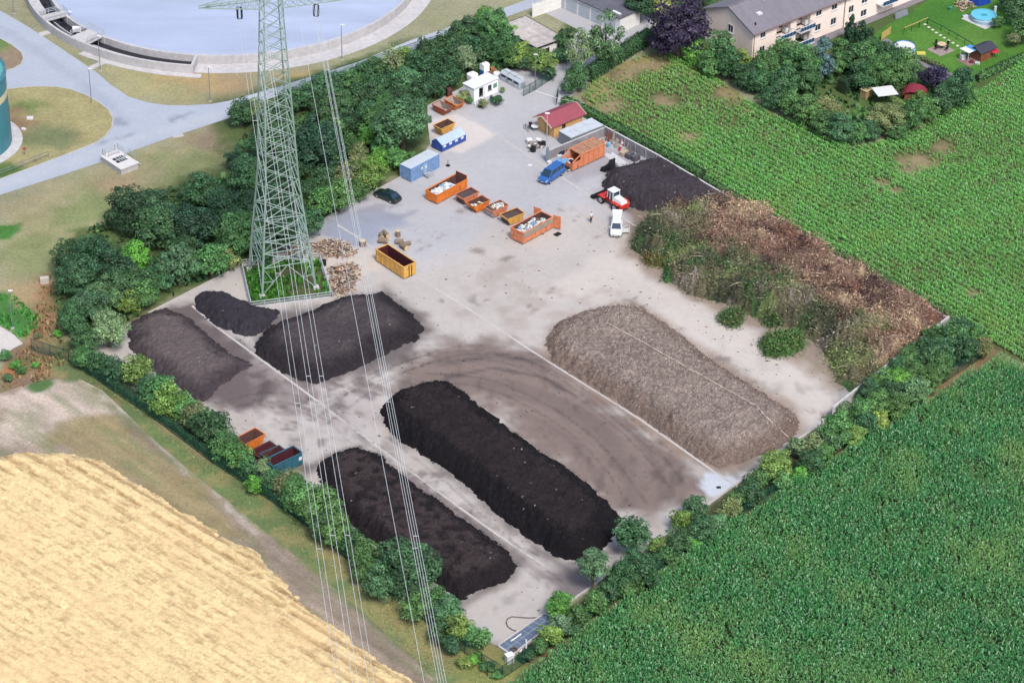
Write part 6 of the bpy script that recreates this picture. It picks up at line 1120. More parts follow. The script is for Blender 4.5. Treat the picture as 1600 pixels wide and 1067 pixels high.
# ============================================================ CONTAINERS AND SKIPS
def paint_mat(nm, rgb): return mat(nm, c(*rgb), .55, .10, 1.2, .15, 8, dirt=.45)
m_or, m_ye, m_sal, m_pk, m_rst, m_in, m_inr = paint_mat('orange_paint', (240, 136, 56)), paint_mat('yellow_orange_paint', (240, 184, 96)), paint_mat('faded_salmon_paint', (226, 142, 110)), paint_mat('salmon_orange_paint', (232, 146, 106)), mat('rusty_orange_paint', c(176, 96, 66), .7, .2, 1.5, dirt=.5), mat('rusty_inside', c(100, 70, 66), .9, .25, 2), mat('dark_red_inside', c(84, 34, 44), .85, .2, 2)
m_teal2 = paint_mat('teal_paint', (50, 110, 128))
def rolloff(loc, rz, L, W, H_, m_, label, inner=None, ribs=6, endraise=0, group='open roll-off containers'):
    inner = inner or m_in; r = empty('rolloff_container', (loc.x, loc.y, .03), rz, label, 'container', group); t = .08; mb = MB(); zb = .22
    mb.box(0, L, 0, t, zb, H_); mb.box(0, L, W - t, W, zb, H_); mb.box(0, t, t, W - t, zb, H_); mb.box(L - t, L, t, W - t, zb, H_ + endraise); mb.box(t, L - t, t, W - t, zb, zb + .06)
    
    for k in range(ribs): x = .35 + (L - .8) * k / (ribs - 1); mb.box(x, x + .1, -.07, -.001, zb, H_ - .05); mb.box(x, x + .1, W + .001, W + .07, zb, H_ - .05)
    mb.box(-.07, -.001, W * .42, W * .42 + .12, zb, H_ - .05); mb.box(-.07, -.001, W * .62, W * .62 + .12, zb, H_ - .05); mb.build('body', m_, r)
    mb = MB(); e = .06; mb.box(-e, L + e, -e, t + .03, H_, H_ + .09); mb.box(-e, L + e, W - t - .03, W + e, H_, H_ + .09); mb.box(-e, t + .03, t + .03, W - t - .03, H_, H_ + .09)
    if not endraise: mb.box(L - t - .03, L + e, t + .03, W - t - .03, H_, H_ + .09)
    mb.build('rim', m_, r); mb = MB(); mb.box(.1, L - .1, W * .3, W * .36, 0, zb); mb.box(.1, L - .1, W * .64, W * .7, 0, zb)
    for x in (.4, L - .6): mb.wheel(x, W * .2, W * .28, .14, .14, 10); mb.wheel(x, W * .72, W * .8, .14, .14, 10)
    mb.build('skids', m_dark, r); mb = MB(); f = .012; mb.box(t, L - t, t, t + f, zb + .06, H_ - .01); mb.box(t, L - t, W - t - f, W - t, zb + .06, H_ - .01); mb.box(t, t + f, t + f, W - t - f, zb + .06, H_ - .01); mb.box(L - t - f, L - t, t + f, W - t - f, zb + .06, H_ - .01 + endraise); mb.box(t + f, L - t - f, t + f, W - t - f, zb + .06, zb + .075); mb.build('lining', inner, r); return r
def lumps(parent, name, L, W, z, h, m_list, n, x0=.2, y0=.15, s=(.2, .6), seed=0):
    rr = random.Random(seed); groups = {}
    for i in range(n):
        mm = rr.choice(m_list); mb = groups.setdefault(mm.name, (mm, MB()))[1]; x, y = rr.uniform(x0, L - x0), rr.uniform(y0, W - y0); q = 1 - abs(x / L - .5) * .9; zz = z + rr.random() * h * q; a, b_, c_ = [rr.uniform(*s) / 2 for _ in range(3)]
        mb.M = Matrix.Translation((x, y, zz)) @ Matrix.Rotation(rr.uniform(0, 3), 4, 'Z') @ Matrix.Rotation(rr.uniform(-.6, .6), 4, 'X') @ Matrix.Rotation(rr.uniform(-.6, .6), 4, 'Y'); mb.box(-a, a, -b_, b_, -c_ * .7, c_ * .7)
    for mm, mb in groups.values(): o = mb.build(name, mm, parent, bevel=.015); o['kind'] = 'stuff'
def skip(loc, rz, L, W, H_, m_, label, inner=None, group='skips with sloping ends', fill=None):
    inner = inner or m_in; r = empty('skip', (loc.x, loc.y, .03), rz, label, 'skip', group); s = .6; t = .06
    def shell(L0, L1, W0, W1, z0, z1, mb):   # open tapered trough: bottom rect inset s at both ends
        b = [(s + L0, W0, z0), (L - s - L0, W0, z0), (L - s - L0, W1, z0), (s + L0, W1, z0)]; tp = [(L0, W0, z1), (L - L0, W0, z1), (L - L0, W1, z1), (L0, W1, z1)]; return b, tp
    mb = MB(); b, tp = shell(0, 0, .06, W - .06, .12, H_, mb); tp = [(0, 0, H_), (L, 0, H_), (L, W, H_), (0, W, H_)]; ib, it = shell(t * 1.2, 0, .06 + t, W - .06 - t, .18, H_, mb); it = [(t, t, H_), (L - t, t, H_), (L - t, W - t, H_), (t, W - t, H_)]
    mb.add(b + tp, [(0, 1, 2, 3), (0, 1, 5, 4), (1, 2, 6, 5), (2, 3, 7, 6), (3, 0, 4, 7)]); k = len(mb.v); mb.add(tp + it, [(0, 1, 5, 4), (1, 2, 6, 5), (2, 3, 7, 6), (3, 0, 4, 7)]); mb.build('body', m_, r)
    mb = MB(); mb.add(ib + it, [(0, 1, 2, 3), (0, 1, 5, 4), (1, 2, 6, 5), (2, 3, 7, 6), (3, 0, 4, 7)]); mb.build('lining', inner, r)
    mb = MB(); e = .05
    for a, b2 in ((0, 1), (1, 2), (2, 3), (3, 0)): mb.beam(Vector(tp[a]) + Vector((0, 0, .02)), Vector(tp[b2]) + Vector((0, 0, .02)), .1, .08)
    for x in (.9, L / 2, L - .9): mb.hexa([(x - .05, .0, .2), (x + .05, .0, .2), (x + .05, .06, .2), (x - .05, .06, .2)], [(x - .05, -.05, H_ - .05), (x + .05, -.05, H_ - .05), (x + .05, .02, H_ - .05), (x - .05, .02, H_ - .05)])
    for x in (L * .35, L * .65):
        for y in (-.06, W + .06): mb.tube([(x, y - .04, H_ * .62), (x, y + .04, H_ * .62)], .05, 8)
    mb.build('rim', m_, r); mb = MB(); mb.box(s + .1, L - s - .1, W * .25, W * .32, 0, .12); mb.box(s + .1, L - s - .1, W * .68, W * .75, 0, .12); mb.build('skids', m_dark, r)
    if fill: 
        mm, z = fill; q = MB(); xx = s * (1 - (z - .12) / (H_ - .12)) + .1; q.box(xx, L - xx, .13, W - .13, .2, z); q.build('load', mm, r)
    return r
m_bag = mat('white_sacks', c(236, 238, 232), .7, .06, 3); m_soil = mat('dark_soil_load', c(92, 78, 78), .95, .2, 3, .6, 10); m_rub = mat('grey_rubble', c(188, 182, 180), .9, .2, 3); m_bw = mat('brown_wood_waste', c(120, 98, 80), .9, .2, 3); m_blu = mat('pale_blue_plastic', c(140, 176, 214), .5, .1)
p, rz, L = frame((683, 306), (731, 280), 1.6); r = rolloff(p, rz, 6.6, 2.35, 1.55, m_or, 'bright orange open container filled with white sacks, leftmost of the row', endraise=.65); lumps(r, 'sacks', 4.9, 2.3, .7, .8, [m_bag, m_bag, m_bag, m_blu], 170, .5, .3, (.25, .6), 1)
mb = MB(); mb.hexa([(.8, .15, .3), (5.2, .15, .3), (5.2, 2.2, .3), (.8, 2.2, .3)], [(1.6, .6, 1.1), (4.6, .6, 1.25), (4.6, 1.8, 1.25), (1.6, 1.8, 1.1)]); mb.build('sack_heap', m_bag, r, bevel=.1)
SK = [((723.8, 311.7), (748.3, 301), m_sal, 'pale salmon skip with brown load, next to the sack container', (m_soil, 1.0)), ((740.9, 324.5), (766.4, 313.8), m_or, 'vivid orange skip holding a few pale bits, second in the row of skips', (m_in, .5)), ((769.6, 331.9), (796, 321), m_sal, 'salmon skip heaped with grey rubble, third in the row of skips', (m_rub, .95)), ((793, 343.6), (820.6, 335), m_ye, 'yellow orange skip with smooth brown load, last in the row of skips', (m_soil, .95))]
for i, (a, b, m_, lb, fl) in enumerate(SK):
    p, rz, L = frame(a, b, 1.25); r = skip(p, R_(42.5) if i < 3 else R_(38), 3.15, 1.9, 1.25, m_, lb, fill=fl)
    if i == 1: lumps(r, 'rubble', 3.0, 1.8, .5, .35, [m_bag, m_bw, m_rub], 26, .7, .3, (.15, .4), 3)
    if i == 2: lumps(r, 'rubble', 3.1, 1.85, .95, .45, [m_rub, m_bag, m_bw, m_bw], 60, .45, .25, (.15, .5), 4)
p, rz, L = frame((817.4, 364.9), (864.3, 339.4), 2.0); r = rolloff(p, rz, 6.4, 2.45, 1.95, m_pk, 'salmon open container full of white and blue junk with end doors swung open, rightmost'); 
mb = MB(); mb.box(.1, 6.3, -.10, -.072, 1.15, 1.95); mb.build('side_panel', mat('grey_olive_panel', c(166, 156, 140), .8, .2, 1.5, dirt=.3), r)
lumps(r, 'junk', 6.2, 2.4, 1.0, .75, [m_bag, m_bag, m_blu, m_bw, m_rub], 90, .4, .25, (.2, .75), 5)
for (hx, hy, a, nm) in ((6.45, 0, -75, 0), (6.45, 2.45, 100, 1)):
    mb = MB(); mb.M = Matrix.Translation((hx, hy, 0)) @ Matrix.Rotation(R_(a), 4, 'Z'); mb.box(0, 1.2, -.04, .04, .25, 2.3); mb.box(.05, .13, -.08, .08, .25, 2.3); mb.box(1.08, 1.16, -.08, .08, .25, 2.3); mb.box(.13, 1.08, -.07, .07, 1.2, 1.3); mb.build('end_door', m_pk, r)
p, rz, L = frame((587, 390), (631, 419), 2.0); r = rolloff(p, rz, 6.4, 2.2, 2.0, m_ye, 'yellow orange open container standing empty near the sawn logs, dark red inside', m_inr)
mb = MB(); mb.box(6.4, 6.47, .9, 1.0, .2, 2.0); mb.box(6.4, 6.47, 1.35, 1.45, .2, 2.0); mb.build('hook_frame', m_dark, r); lumps(r, 'scraps', 6.0, 2.0, .35, .1, [m_in, m_bw], 14, .4, .2, (.2, .5), 9)
# big closed orange container
p, rz, L = frame((892, 258), (945, 229), 1.0); p, _, _ = frame((907.5, 242.5), (945, 226.3), 2.3); rz = R_(43.5); d = Vector((math.cos(rz), math.sin(rz), 0)); p = p - d * 1.7; r = empty('rolloff_container', (p.x, p.y, .03), rz, 'large salmon orange container with a ribbed roof and open front behind the blue van', 'container', 'open roll-off containers'); L, W, H_ = 6.8, 2.4, 2.3; t = .08
mb = MB(); mb.box(0, 1.7, 0, t, .22, 1.45); mb.box(0, 1.7, W - t, W, .22, 1.45); mb.box(0, t, t, W - t, .22, 1.2); mb.box(1.7, L, 0, t, .22, H_); mb.box(1.7, L, W - t, W, .22, H_); mb.box(L - t, L, t, W - t, .22, H_); mb.box(t, L - t, t, W - t, .22, .3); mb.build('body', m_pk, r)
mb = MB()
for k in range(7): x = .1 + k * 1.08; mb.box(x, x + .12, -.09, -.001, .22, H_ if x > 1.6 else 1.45); mb.box(x, x + .12, W + .001, W + .09, .22, H_ if x > 1.6 else 1.45)
for y in (-.05, W - .07): mb.beam((0, y + .06, 1.5), (1.7, y + .06, H_ + .05), .12); 
mb.box(1.7, L + .05, -.08, .06, H_, H_ + .12); mb.box(1.7, L + .05, W - .06, W + .08, H_, H_ + .12); mb.build('frame', m_pk, r)
mb = MB(); mb.box(1.7, L, t, W - t, H_ - .04, H_ + .02)
mb.build('roof', mat('brown_roof_plate', c(176, 138, 112), .8, .2, 1.5, dirt=.3), r); mb = MB()
for k in range(5): x = 1.7 + k * 1.26; mb.box(x, x + .1, .0, W, H_ + .021, H_ + .13)
mb.build('roof_ribs', m_pk, r); lumps(r, 'rubbish', 1.7, 2.3, .5, .6, [mat('dark_blue_sacks', c(44, 60, 96), .4, .1), m_bag, m_inr], 22, .3, .25, (.3, .6), 11)
# office side skips and others
for a, b, m_, lb in (((695.9, 173.7), (709, 167.6), m_rst, 'rusty red skip nearest the big tree, almost empty'), ((712.5, 165.9), (726, 161.5), m_or, 'orange skip next to the office, with dusty grey inside')):
    p, rz, _ = frame(a, b, 1.15); rz = R_(46 if m_ is m_rst else 41); q = skip(p + Vector((math.cos(rz), math.sin(rz), 0)) * 1.75, rz + math.pi / 2, 3.0, 1.75, 1.1, m_, lb, inner=mat('dusty_grey_inside', c(166, 150, 142), .9, .2, 2), group='empty skips by the office')
    if m_ is m_rst: boxy_ = MB(); boxy_.box(.6, 1.0, .5, .9, .2, .5); boxy_.build('parcel', m_white, q)
p, rz, _ = frame((689, 216), (697, 209), .0); skip(p, R_(44), 3.0, 1.8, 1.5, m_ye, 'yellow orange skip half hidden between the broad tree and the blue dumpster', group='empty skips by the office')
p, rz, _ = frame((384, 695), (411, 676), 1.45); skip(p, R_(46), 3.3, 2.0, 1.45, m_or, 'orange skip lying farthest from the black windrow beside the left hedge', inner=m_in, group='skips by the left hedge')
p, rz, _ = frame((403, 714), (429, 699), 1.0); skip(p, R_(44), 3.3, 1.7, 1.0, m_in, 'brown rusted skip between the orange skip and the teal container', inner=m_inr, group='skips by the left hedge')
p, rz, _ = frame((418, 718), (440, 705), 1.2); skip(p, R_(40), 3.0, 1.7, 1.15, m_teal2, 'small teal skip tucked against the left side of the teal container', inner=m_inr, group='skips by the left hedge')
p, rz, _ = frame((442.4, 721), (471.6, 707), 2.0); rz = R_(42); p = p - Vector((math.cos(rz), math.sin(rz), 0)) * 1.6; r = rolloff(p, rz, 4.7, 1.95, 1.9, m_teal2, 'teal open container with a white sticker beside the left hedge', m_inr, 4); mb = MB(); mb.box(4.0, 4.5, -.1, -.075, 1.0, 1.5); mb.build('sticker', m_white, r)
# blue container and dumpster
m_blue = paint_mat('blue_paint', (136, 172, 218)); m_dblue = mat('deep_blue_paint', c(58, 92, 176), .5, .08, 1.5, dirt=.1); p, rz, L = frame((642, 264.5), (687.5, 240.6), 2.35); r = empty('shipping_container', (p.x, p.y, .03), rz, 'blue steel container with pale roof and small steps at its door, beside the dark car', 'container'); L, W, H_ = 6.2, 2.3, 2.3
mb = MB(); mb.box(.08, L - .08, .05, W - .05, .12, H_ - .06)
for k in range(22): mb.box(.2 + k * .27, .33 + k * .27, .0, .05, .2, H_ - .15); mb.box(.2 + k * .27, .33 + k * .27, W - .05, W, .2, H_ - .15)
for k in range(7): mb.box(.03, .08, .2 + k * .29, .33 + k * .29, .2, H_ - .15)
mb.build('body', m_blue, r); mb = MB()
for x in (0, L - .14):
    for y in (-.02, W - .12): mb.box(x, x + .14, y, y + .14, 0, H_)
mb.box(.14, L - .14, -.02, .1, 0, .12); mb.box(.14, L - .14, -.02, .1, H_ - .14, H_ + .01); mb.box(.0, .12, .12, W - .12, H_ - .14, H_ + .01); mb.build('frame', m_blue, r)
mb = MB(); mb.box(.02, L - .02, .1, W - .02, H_ - .05, H_ + .02); mb.build('roof', mat('pale_blue_roof', c(206, 216, 226), .5, .06, 1, dirt=.12), r); mb = MB(); mb.box(L + .001, L + .06, .1, W - .1, .15, H_ - .1); mb.build('end_door', mat('dull_red_door', c(168, 110, 128), .6, .1), r)
mb = MB(); mb.box(2.6, 3.5, -.03, -.005, .3, 2.1); mb.build('side_door', mat('light_blue_door', c(150, 184, 222), .5, .05), r); mb = MB(); mb.box(3.1, 3.4, -.05, -.031, 1.2, 1.6); mb.box(2.2, 2.5, -.05, -.005, 1.3, 1.7); mb.build('stickers', m_white, r)
mb = MB(); 
for k in range(3): mb.box(2.5, 3.6, -.5 - k * .3, -.2 - k * .3, .45 - k * .16, .5 - k * .16)
rail_line(mb, [(2.5, -.2, 0), (2.5, -1.2, 0)], .1, (.5, .9), .05, .8); rail_line(mb, [(3.6, -.2, 0), (3.6, -1.2, 0)], .1, (.5, .9), .05, .8); mb.build('steps', m_rail, r)
mb = MB()
for q in range(3): mb.tube([(-.06, .4 + q * .6, .8), (-.06, .6 + q * .6, 1.0 if q % 2 else .8)], .03, 5)
mb.build('lock_bars', m_steel, r)
p, rz, _ = frame((690.6, 228), (728, 210), 1.25); r = empty('paper_dumpster', (p.x, p.y, .03), rz, 'deep blue dumpster with pale gabled lid and four white squares', 'dumpster'); L, W = 5.1, 2.2
mb = MB(); mb.extx([(0, .15), (W, .15), (W, 1.25), (W * .58, 1.9), (0, 1.25)], .0, L); 
for k in range(5): mb.box(.0 + k * 1.25, .08 + k * 1.25, -.05, -.001, .15, 1.25)
mb.build('body', m_dblue, r); mb = MB(); mb.extx([(-.06, 1.2), (W * .58, 1.9), (W + .06, 1.2), (W + .06, 1.27), (W * .58, 1.98), (-.06, 1.27)], -.0, L + .04); mb.box(L * .45, L * .46, .2, 1.2, 1.5, 1.52); mb.build('lid', mat('pale_blue_lid', c(186, 206, 232), .45, .06), r)
for k in range(4): mb = MB(); mb.box(.3 + k * 1.25, .85 + k * 1.25, -.03, -.002, .75, 1.1); mb.build('label_plate', m_white, r)
mb = MB(); mb.box(.3, L - .3, .4, .55, 0, .15); mb.box(.3, L - .3, W - .55, W - .4, 0, .15); mb.build('skids', m_dark, r)
# ============================================================ VEHICLES
def loft(mb, st):      # st: list of (x, [(y,z)...]) equal counts
    n = len(st[0][1]); vs = [(x, y, z) for x, pr in st for y, z in pr]; fs = [(i * n + k, i * n + (k + 1) % n, (i + 1) * n + (k + 1) % n, (i + 1) * n + k) for i in range(len(st) - 1) for k in range(n)]
    fs += [tuple(range(n))[::-1], tuple((len(st) - 1) * n + k for k in range(n))]; return mb.add(vs, fs)
def sec(w, zb, zs, zt, wt): return [(-w * .9, zb), (w * .9, zb), (w, zb + .12), (w, zs), (wt, zt), (-wt, zt), (-w, zs), (-w, zb + .12)]
m_tyre = mat('tyre', c(30, 30, 34, .6), .8, .05); m_rim = mat('alloy_rim', c(200, 204, 210), .35, 0, metal=.5); m_cglass = mat('car_glass', c(40, 66, 88, .5), .06, 0, spec=.9)
def wheel_(parent, x, y, r, wd, name='wheel'):
    mb = MB(); mb.wheel(x, y - wd / 2, y + wd / 2, r, r, 18); o = mb.build(name, m_tyre, parent, bevel=.02); mb = MB(); s = 1 if y > 0 else -1; mb.wheel(x, y + s * (wd / 2 + .001), y + s * (wd / 2 + .02), r, r * .62, 14); mb.build('rim', m_rim, o)
def car(loc, rz, L, W, label, paintm, bst, roof, wb, glassz, cat='car', name='parked_car', wr=.31, open_door=False, hatch=False, lightm=None):
    """bst: hull stations; roof: (x_rear_base, x_rear_top, x_front_top, x_front_base, z_base, z_top)"""
    r = empty(name, (loc.x, loc.y, .03), rz, label, cat); hw_ = W / 2; mb = MB(); loft(mb, [(x, sec(hw_ * w_, zb, zs, zt, hw_ * w_ * .86)) for x, w_, zb, zs, zt in bst]); mb.build('body', paintm, r, bevel=.03)
    xr0, xr1, xf1, xf0, z0, z1 = roof; a = hw_ * .86; b = hw_ * .70; mb = MB(); mb.hexa([(xr0, -a, z0), (xf0, -a, z0), (xf0, a, z0), (xr0, a, z0)], [(xr1, -b, z1), (xf1, -b, z1), (xf1, b, z1), (xr1, b, z1)]); gl = mb.build('windows', m_cglass, r)
    mb = MB(); mb.hexa([(xr1 - .05, -b - .03, z1 - .01), (xf1 + .05, -b - .03, z1 - .01), (xf1 + .05, b + .03, z1 - .01), (xr1 - .05, b + .03, z1 - .01)], [(xr1 + .1, -b + .06, z1 + .05), (xf1 - .1, -b + .06, z1 + .05), (xf1 - .1, b - .06, z1 + .05), (xr1 + .1, b - .06, z1 + .05)]); 
    for s in (-1, 1):
        for (u0, u1) in ((xr0, xr1), (xf0, xf1)): mb.beam((u0, s * a, z0), (u1, s * b, z1 + .01), .09)
        xm0 = (xr0 + xf0) / 2 + .05; xm1 = (xr1 + xf1) / 2 + .05; mb.beam((xm0, s * (a + .005), z0), (xm1, s * (b + .005), z1), .08)
        if xf1 - xr1 > 2.2: mb.beam(((xr0 * 3 + xf0) / 4, s * (a + .005), z0), ((xr1 * 3 + xf1) / 4, s * (b + .005), z1), .09)
    mb.build('roof', paintm, r)
    for x in wb:
        for s in (-1, 1): wheel_(r, x, s * (hw_ - .10), wr, .22)
    xf = bst[-1][0]; zf = bst[-1][3]
    for s in (-1, 1):
        mb = MB(); mb.box(xf - .12, xf + .01, s * hw_ * .62 - .16, s * hw_ * .62 + .16, zf - .14, zf + .02); mb.build('headlight', m_rail, r, bevel=.02)
        mb = MB(); xb = bst[0][0]; mb.box(xb - .01, xb + .06, s * hw_ * .7 - .12, s * hw_ * .7 + .12, bst[0][3] - .16, bst[0][3]); mb.build('tail_light', mat('tail_red', c(170, 30, 34), .3, 0), r)
        mb = MB(); mb.box(xf0 - .45, xf0 - .25, s * (hw_ + .09) - .09, s * (hw_ + .09) + .09, z0 + .02, z0 + .16); mb.build('mirror', paintm, r, bevel=.02)
    mb = MB(); mb.box(xf - .02, xf + .012, -hw_ * .35, hw_ * .35, zf - .2, zf - .05); mb.box(xf - .02, xf + .012, -hw_ * .6, hw_ * .6, bst[-1][2] + .08, bst[-1][2] + .2); mb.build('grille', m_dark, r); mb = MB(); mb.box(xf + .013, xf + .025, -.26, .26, bst[-1][2] + .1, bst[-1][2] + .2); mb.build('number_plate', m_white, r)
    if open_door:
        mb = MB(); mb.M = Matrix.Translation((xf0 - .05, hw_ * .96, 0)) @ Matrix.Rotation(R_(108), 4, 'Z'); mb.box(0, 1.15, -.04, .04, .35, z0); mb.beam((0, 0, z0), (.45, 0, z1 - .05), .06); mb.beam((.45, 0, z1 - .05), (1.1, 0, z1 - .05), .06); mb.beam((1.1, 0, z1 - .05), (1.15, 0, z0), .06); d = mb.build('open_door', paintm, r); q = MB(); q.M = mb.M; q.box(.15, 1.05, .041, .06, .5, z0 - .1); q.build('door_trim', m_steel, d)
    if hatch:
        mb = MB(); mb.hexa([(xr1 - .05, -b, z1), (xr1 - .05, b, z1), (xr1 - .0, b, z1 + .06), (xr1 - .0, -b, z1 + .06)], [(xr1 - 1.0, -a, z1 + .38), (xr1 - 1.0, a, z1 + .38), (xr1 - .98, a, z1 + .45), (xr1 - .98, -a, z1 + .45)]); mb.build('open_tailgate', paintm, r)
    return r
m_cgreen = mat('dark_green_lacquer', c(24, 46, 42, .6), .18, .0, spec=.7); m_cwhite = mat('white_lacquer', c(240, 243, 246), .25, 0, spec=.6); m_cblue = mat('blue_lacquer', c(52, 104, 180), .25, 0, spec=.6)
a, b = G(590.5, 306), G(620.5, 319); dd = a - b; rz = math.atan2(dd.y, dd.x); g = G(605.5, 311)
car(g, rz, 4.4, 1.72, 'dark green saloon car parked at the kerb near the blue container', m_cgreen, [(-2.2, .86, .34, .72, .86), (-1.9, .98, .22, .78, .95), (-1.0, 1, .2, .8, .96), (.6, 1, .2, .8, .94), (1.5, .98, .2, .74, .86), (2.05, .9, .24, .62, .72), (2.2, .78, .34, .54, .60)], (-1.75, -1.15, .25, 1.05, .90, 1.38), (-1.3, 1.35), 0)
a, b = G(845, 290), G(877, 268); dd = a - b; rz = math.atan2(dd.y, dd.x); g = G(861.5, 279)
car(g, rz, 4.8, 1.85, 'blue passenger van standing in front of the salmon container', m_cblue, [(-2.4, .93, .36, .95, 1.15), (-2.2, 1, .26, 1.0, 1.18), (0, 1, .24, 1.0, 1.18), (1.3, 1, .24, .98, 1.14), (2.1, .96, .26, .78, .92), (2.4, .86, .34, .64, .74)], (-2.3, -2.15, .75, 1.65, 1.12, 1.88), (-1.5, 1.55), 0, cat='van', name='parked_van', wr=.33)
a, b = G(961.5, 376), G(964, 346); dd = a - b; rz = math.atan2(dd.y, dd.x) ; g = G(963, 361)
car(g, rz, 4.4, 1.74, 'white estate car with its passenger door and tailgate open beside the green waste heap', m_cwhite, [(-2.15, .9, .36, .8, .96), (-1.9, 1, .24, .85, 1.0), (0, 1, .2, .86, 1.0), (1.0, 1, .2, .84, .97), (1.75, .97, .22, .74, .86), (2.15, .84, .32, .6, .68)], (-2.0, -1.8, .3, 1.1, .96, 1.5), (-1.35, 1.35), 0, open_door=True, hatch=True)
# trailer behind the van
g = G(876, 262); r = empty('tarp_trailer', (g.x, g.y, .03), R_(45), 'small trailer under a pale blue tarpaulin between the van and the salmon container', 'trailer'); mb = MB(); mb.box(-1.1, 1.1, -.75, .75, .45, .9); mb.build('body', m_cblue, r, bevel=.03); mb = MB(); mb.extx([(-.78, .9), (.78, .9), (.6, 1.25), (-.6, 1.25)], -1.12, 1.12); mb.build('tarpaulin', mat('pale_blue_tarp', c(120, 172, 220), .5, .08), r, bevel=.04); wheel_(r, 0, .82, .28, .18); wheel_(r, 0, -.82, .28, .18); mb = MB(); mb.beam((-1.1, 0, .45), (-2.1, 0, .4), .08); mb.build('drawbar', m_steel, r)
g = G(884, 266); r = empty('striped_bumper', (g.x, g.y, .03), R_(-48), 'black and white striped bumper board in front of the salmon container', 'barrier'); mb = MB(); mb.box(-.75, .75, -.25, .25, 0, .55); mb.build('board', m_black, r); mb = MB()
for q in (0.1, .32): mb.box(-.76, .76, -.26, .26, q, q + .1)
mb.build('stripes', m_white, r)
# wheel loader
a, b = G(945, 317), G(972, 333); dd = a - b; rz = math.atan2(dd.y, dd.x); g = G(956, 320); r = empty('wheel_loader', (g.x, g.y, .03), rz, 'red wheel loader with white cab and black bucket at the foot of the earth heap', 'loader')
m_rl = mat('loader_red', c(216, 52, 40), .35, .05, 2, spec=.5); mb = MB(); mb.hexa([(-2.9, -.85, .75), (-.6, -.75, .6), (-.6, .75, .6), (-2.9, .85, .75)], [(-2.8, -.8, 1.25), (-.6, -.7, 1.25), (-.6, .7, 1.25), (-2.8, .8, 1.25)]); mb.box(-.6, .9, -.5, .5, .6, 1.2); mb.box(.9, 1.7, -.65, .65, .6, 1.35); mb.hexa([(-3.0, -.8, .7), (-2.6, -.95, .7), (-2.6, .95, .7), (-3.0, .8, .7)], [(-2.95, -.75, 1.3), (-2.6, -.9, 1.3), (-2.6, .9, 1.3), (-2.95, .75, 1.3)]); mb.build('chassis', m_rl, r, bevel=.04)
mb = MB(); mb.hexa([(-2.75, -.62, 1.25), (-.95, -.68, 1.25), (-.95, .68, 1.25), (-2.75, .62, 1.25)], [(-2.6, -.5, 1.72), (-.95, -.58, 1.95), (-.95, .58, 1.95), (-2.6, .5, 1.72)]); mb.build('hood', m_cwhite, r, bevel=.06)
mb = MB(); mb.hexa([(-.95, -.68, 1.25), (.45, -.6, 1.25), (.45, .6, 1.25), (-.95, .68, 1.25)], [(-.85, -.62, 2.55), (.2, -.56, 2.55), (.2, .56, 2.55), (-.85, .62, 2.55)]); cab = mb.build('cab', m_cglass, r); mb = MB(); mb.box(-1.0, .38, -.72, .72, 2.55, 2.72); mb.build('cab_roof', m_cwhite, cab, bevel=.05); mb = MB()
for s in (-1, 1): mb.beam((-.95, s * .69, 1.25), (-.85, s * .63, 2.55), .1); mb.beam((.45, s * .61, 1.25), (.2, s * .57, 2.55), .09); mb.beam((-.2, s * .66, 1.25), (-.25, s * .61, 2.55), .08)
mb.build('cab_frame', m_cwhite, cab)
for x in (1.25, -1.75):
    for s in (-1, 1): wheel_(r, x, s * .95, .62, .45); q = MB(); q.hexa([(x - .7, s * .7 - .0, 1.2), (x + .7, s * .7, 1.2), (x + .7, s * 1.2, 1.2), (x - .7, s * 1.2, 1.2)], [(x - .5, s * .7, 1.38), (x + .5, s * .7, 1.38), (x + .5, s * 1.2, 1.38), (x - .5, s * 1.2, 1.38)]); q.build('mudguard', m_rl, r)
mb = MB()
for s in (-1, 1): mb.beam((.8, s * .42, 1.4), (2.0, s * .42, 1.05), .14, .26); mb.beam((2.0, s * .42, 1.05), (2.75, s * .42, .45), .14, .22)
mb.beam((1.4, -.42, 1.2), (1.4, .42, 1.2), .16); mb.build('loader_arm', m_rl, r)
def bucket(mb, x, w): 
    pr = [(x, 1.0), (x + .18, .98), (x + .12, .4), (x + .35, .12), (x + .95, .06), (x + .95, .0), (x + .3, .02), (x, .3)]; mb.ext(pr, -w, w)
    for s in (-w, w - .05): mb.ext([(x + .1, .98), (x + .8, .55), (x + .95, .06), (x + .3, .05), (x, .3)], s, s + .05)
mb = MB(); bucket(mb, 2.6, 1.15); mb.build('bucket', m_black, r)
for s in (-1, 1): mb = MB(); mb.box(-2.99, -2.9, s * .7 - .1, s * .7 + .1, 1.3, 1.42); mb.build('tail_light', mat('amber_light', c(236, 170, 140), .3, 0), r)
g = G(950, 264); mb = MB(); bucket(mb, -.4, 1.25); mb.hexa([(-.75, -.7, .2), (-.4, -.7, .2), (-.4, .7, .2), (-.75, .7, .2)], [(-.6, -.6, .9), (-.4, -.6, .9), (-.4, .6, .9), (-.6, .6, .9)]); o = mb.build('loader_bucket', m_black, loc=(g.x, g.y, .03)); o.rotation_euler = (0, 0, R_(150)); o.scale = (1.25, 1.05, 1.35); tag(o, 'spare black loader bucket standing at the left foot of the earth heap', 'bucket')
# blue bag on the heap
g = G(1065, 322, .6); bm = bmesh.new(); bmesh.ops.create_icosphere(bm, subdivisions=3, radius=.42)
for v in bm.verts: v.co *= 1 + .18 * math.sin(v.co.x * 9 + v.co.z * 7) * math.cos(v.co.y * 8); v.co.z *= .7
me = bpy.data.meshes.new('plastic_bag'); bm.to_mesh(me); bm.free(); me.materials.append(mat('bright_blue_plastic', c(70, 140, 214), .4, .08)); tag(link('plastic_bag', me, loc=g), 'bright blue plastic bag at the right foot of the earth heap', 'bag')

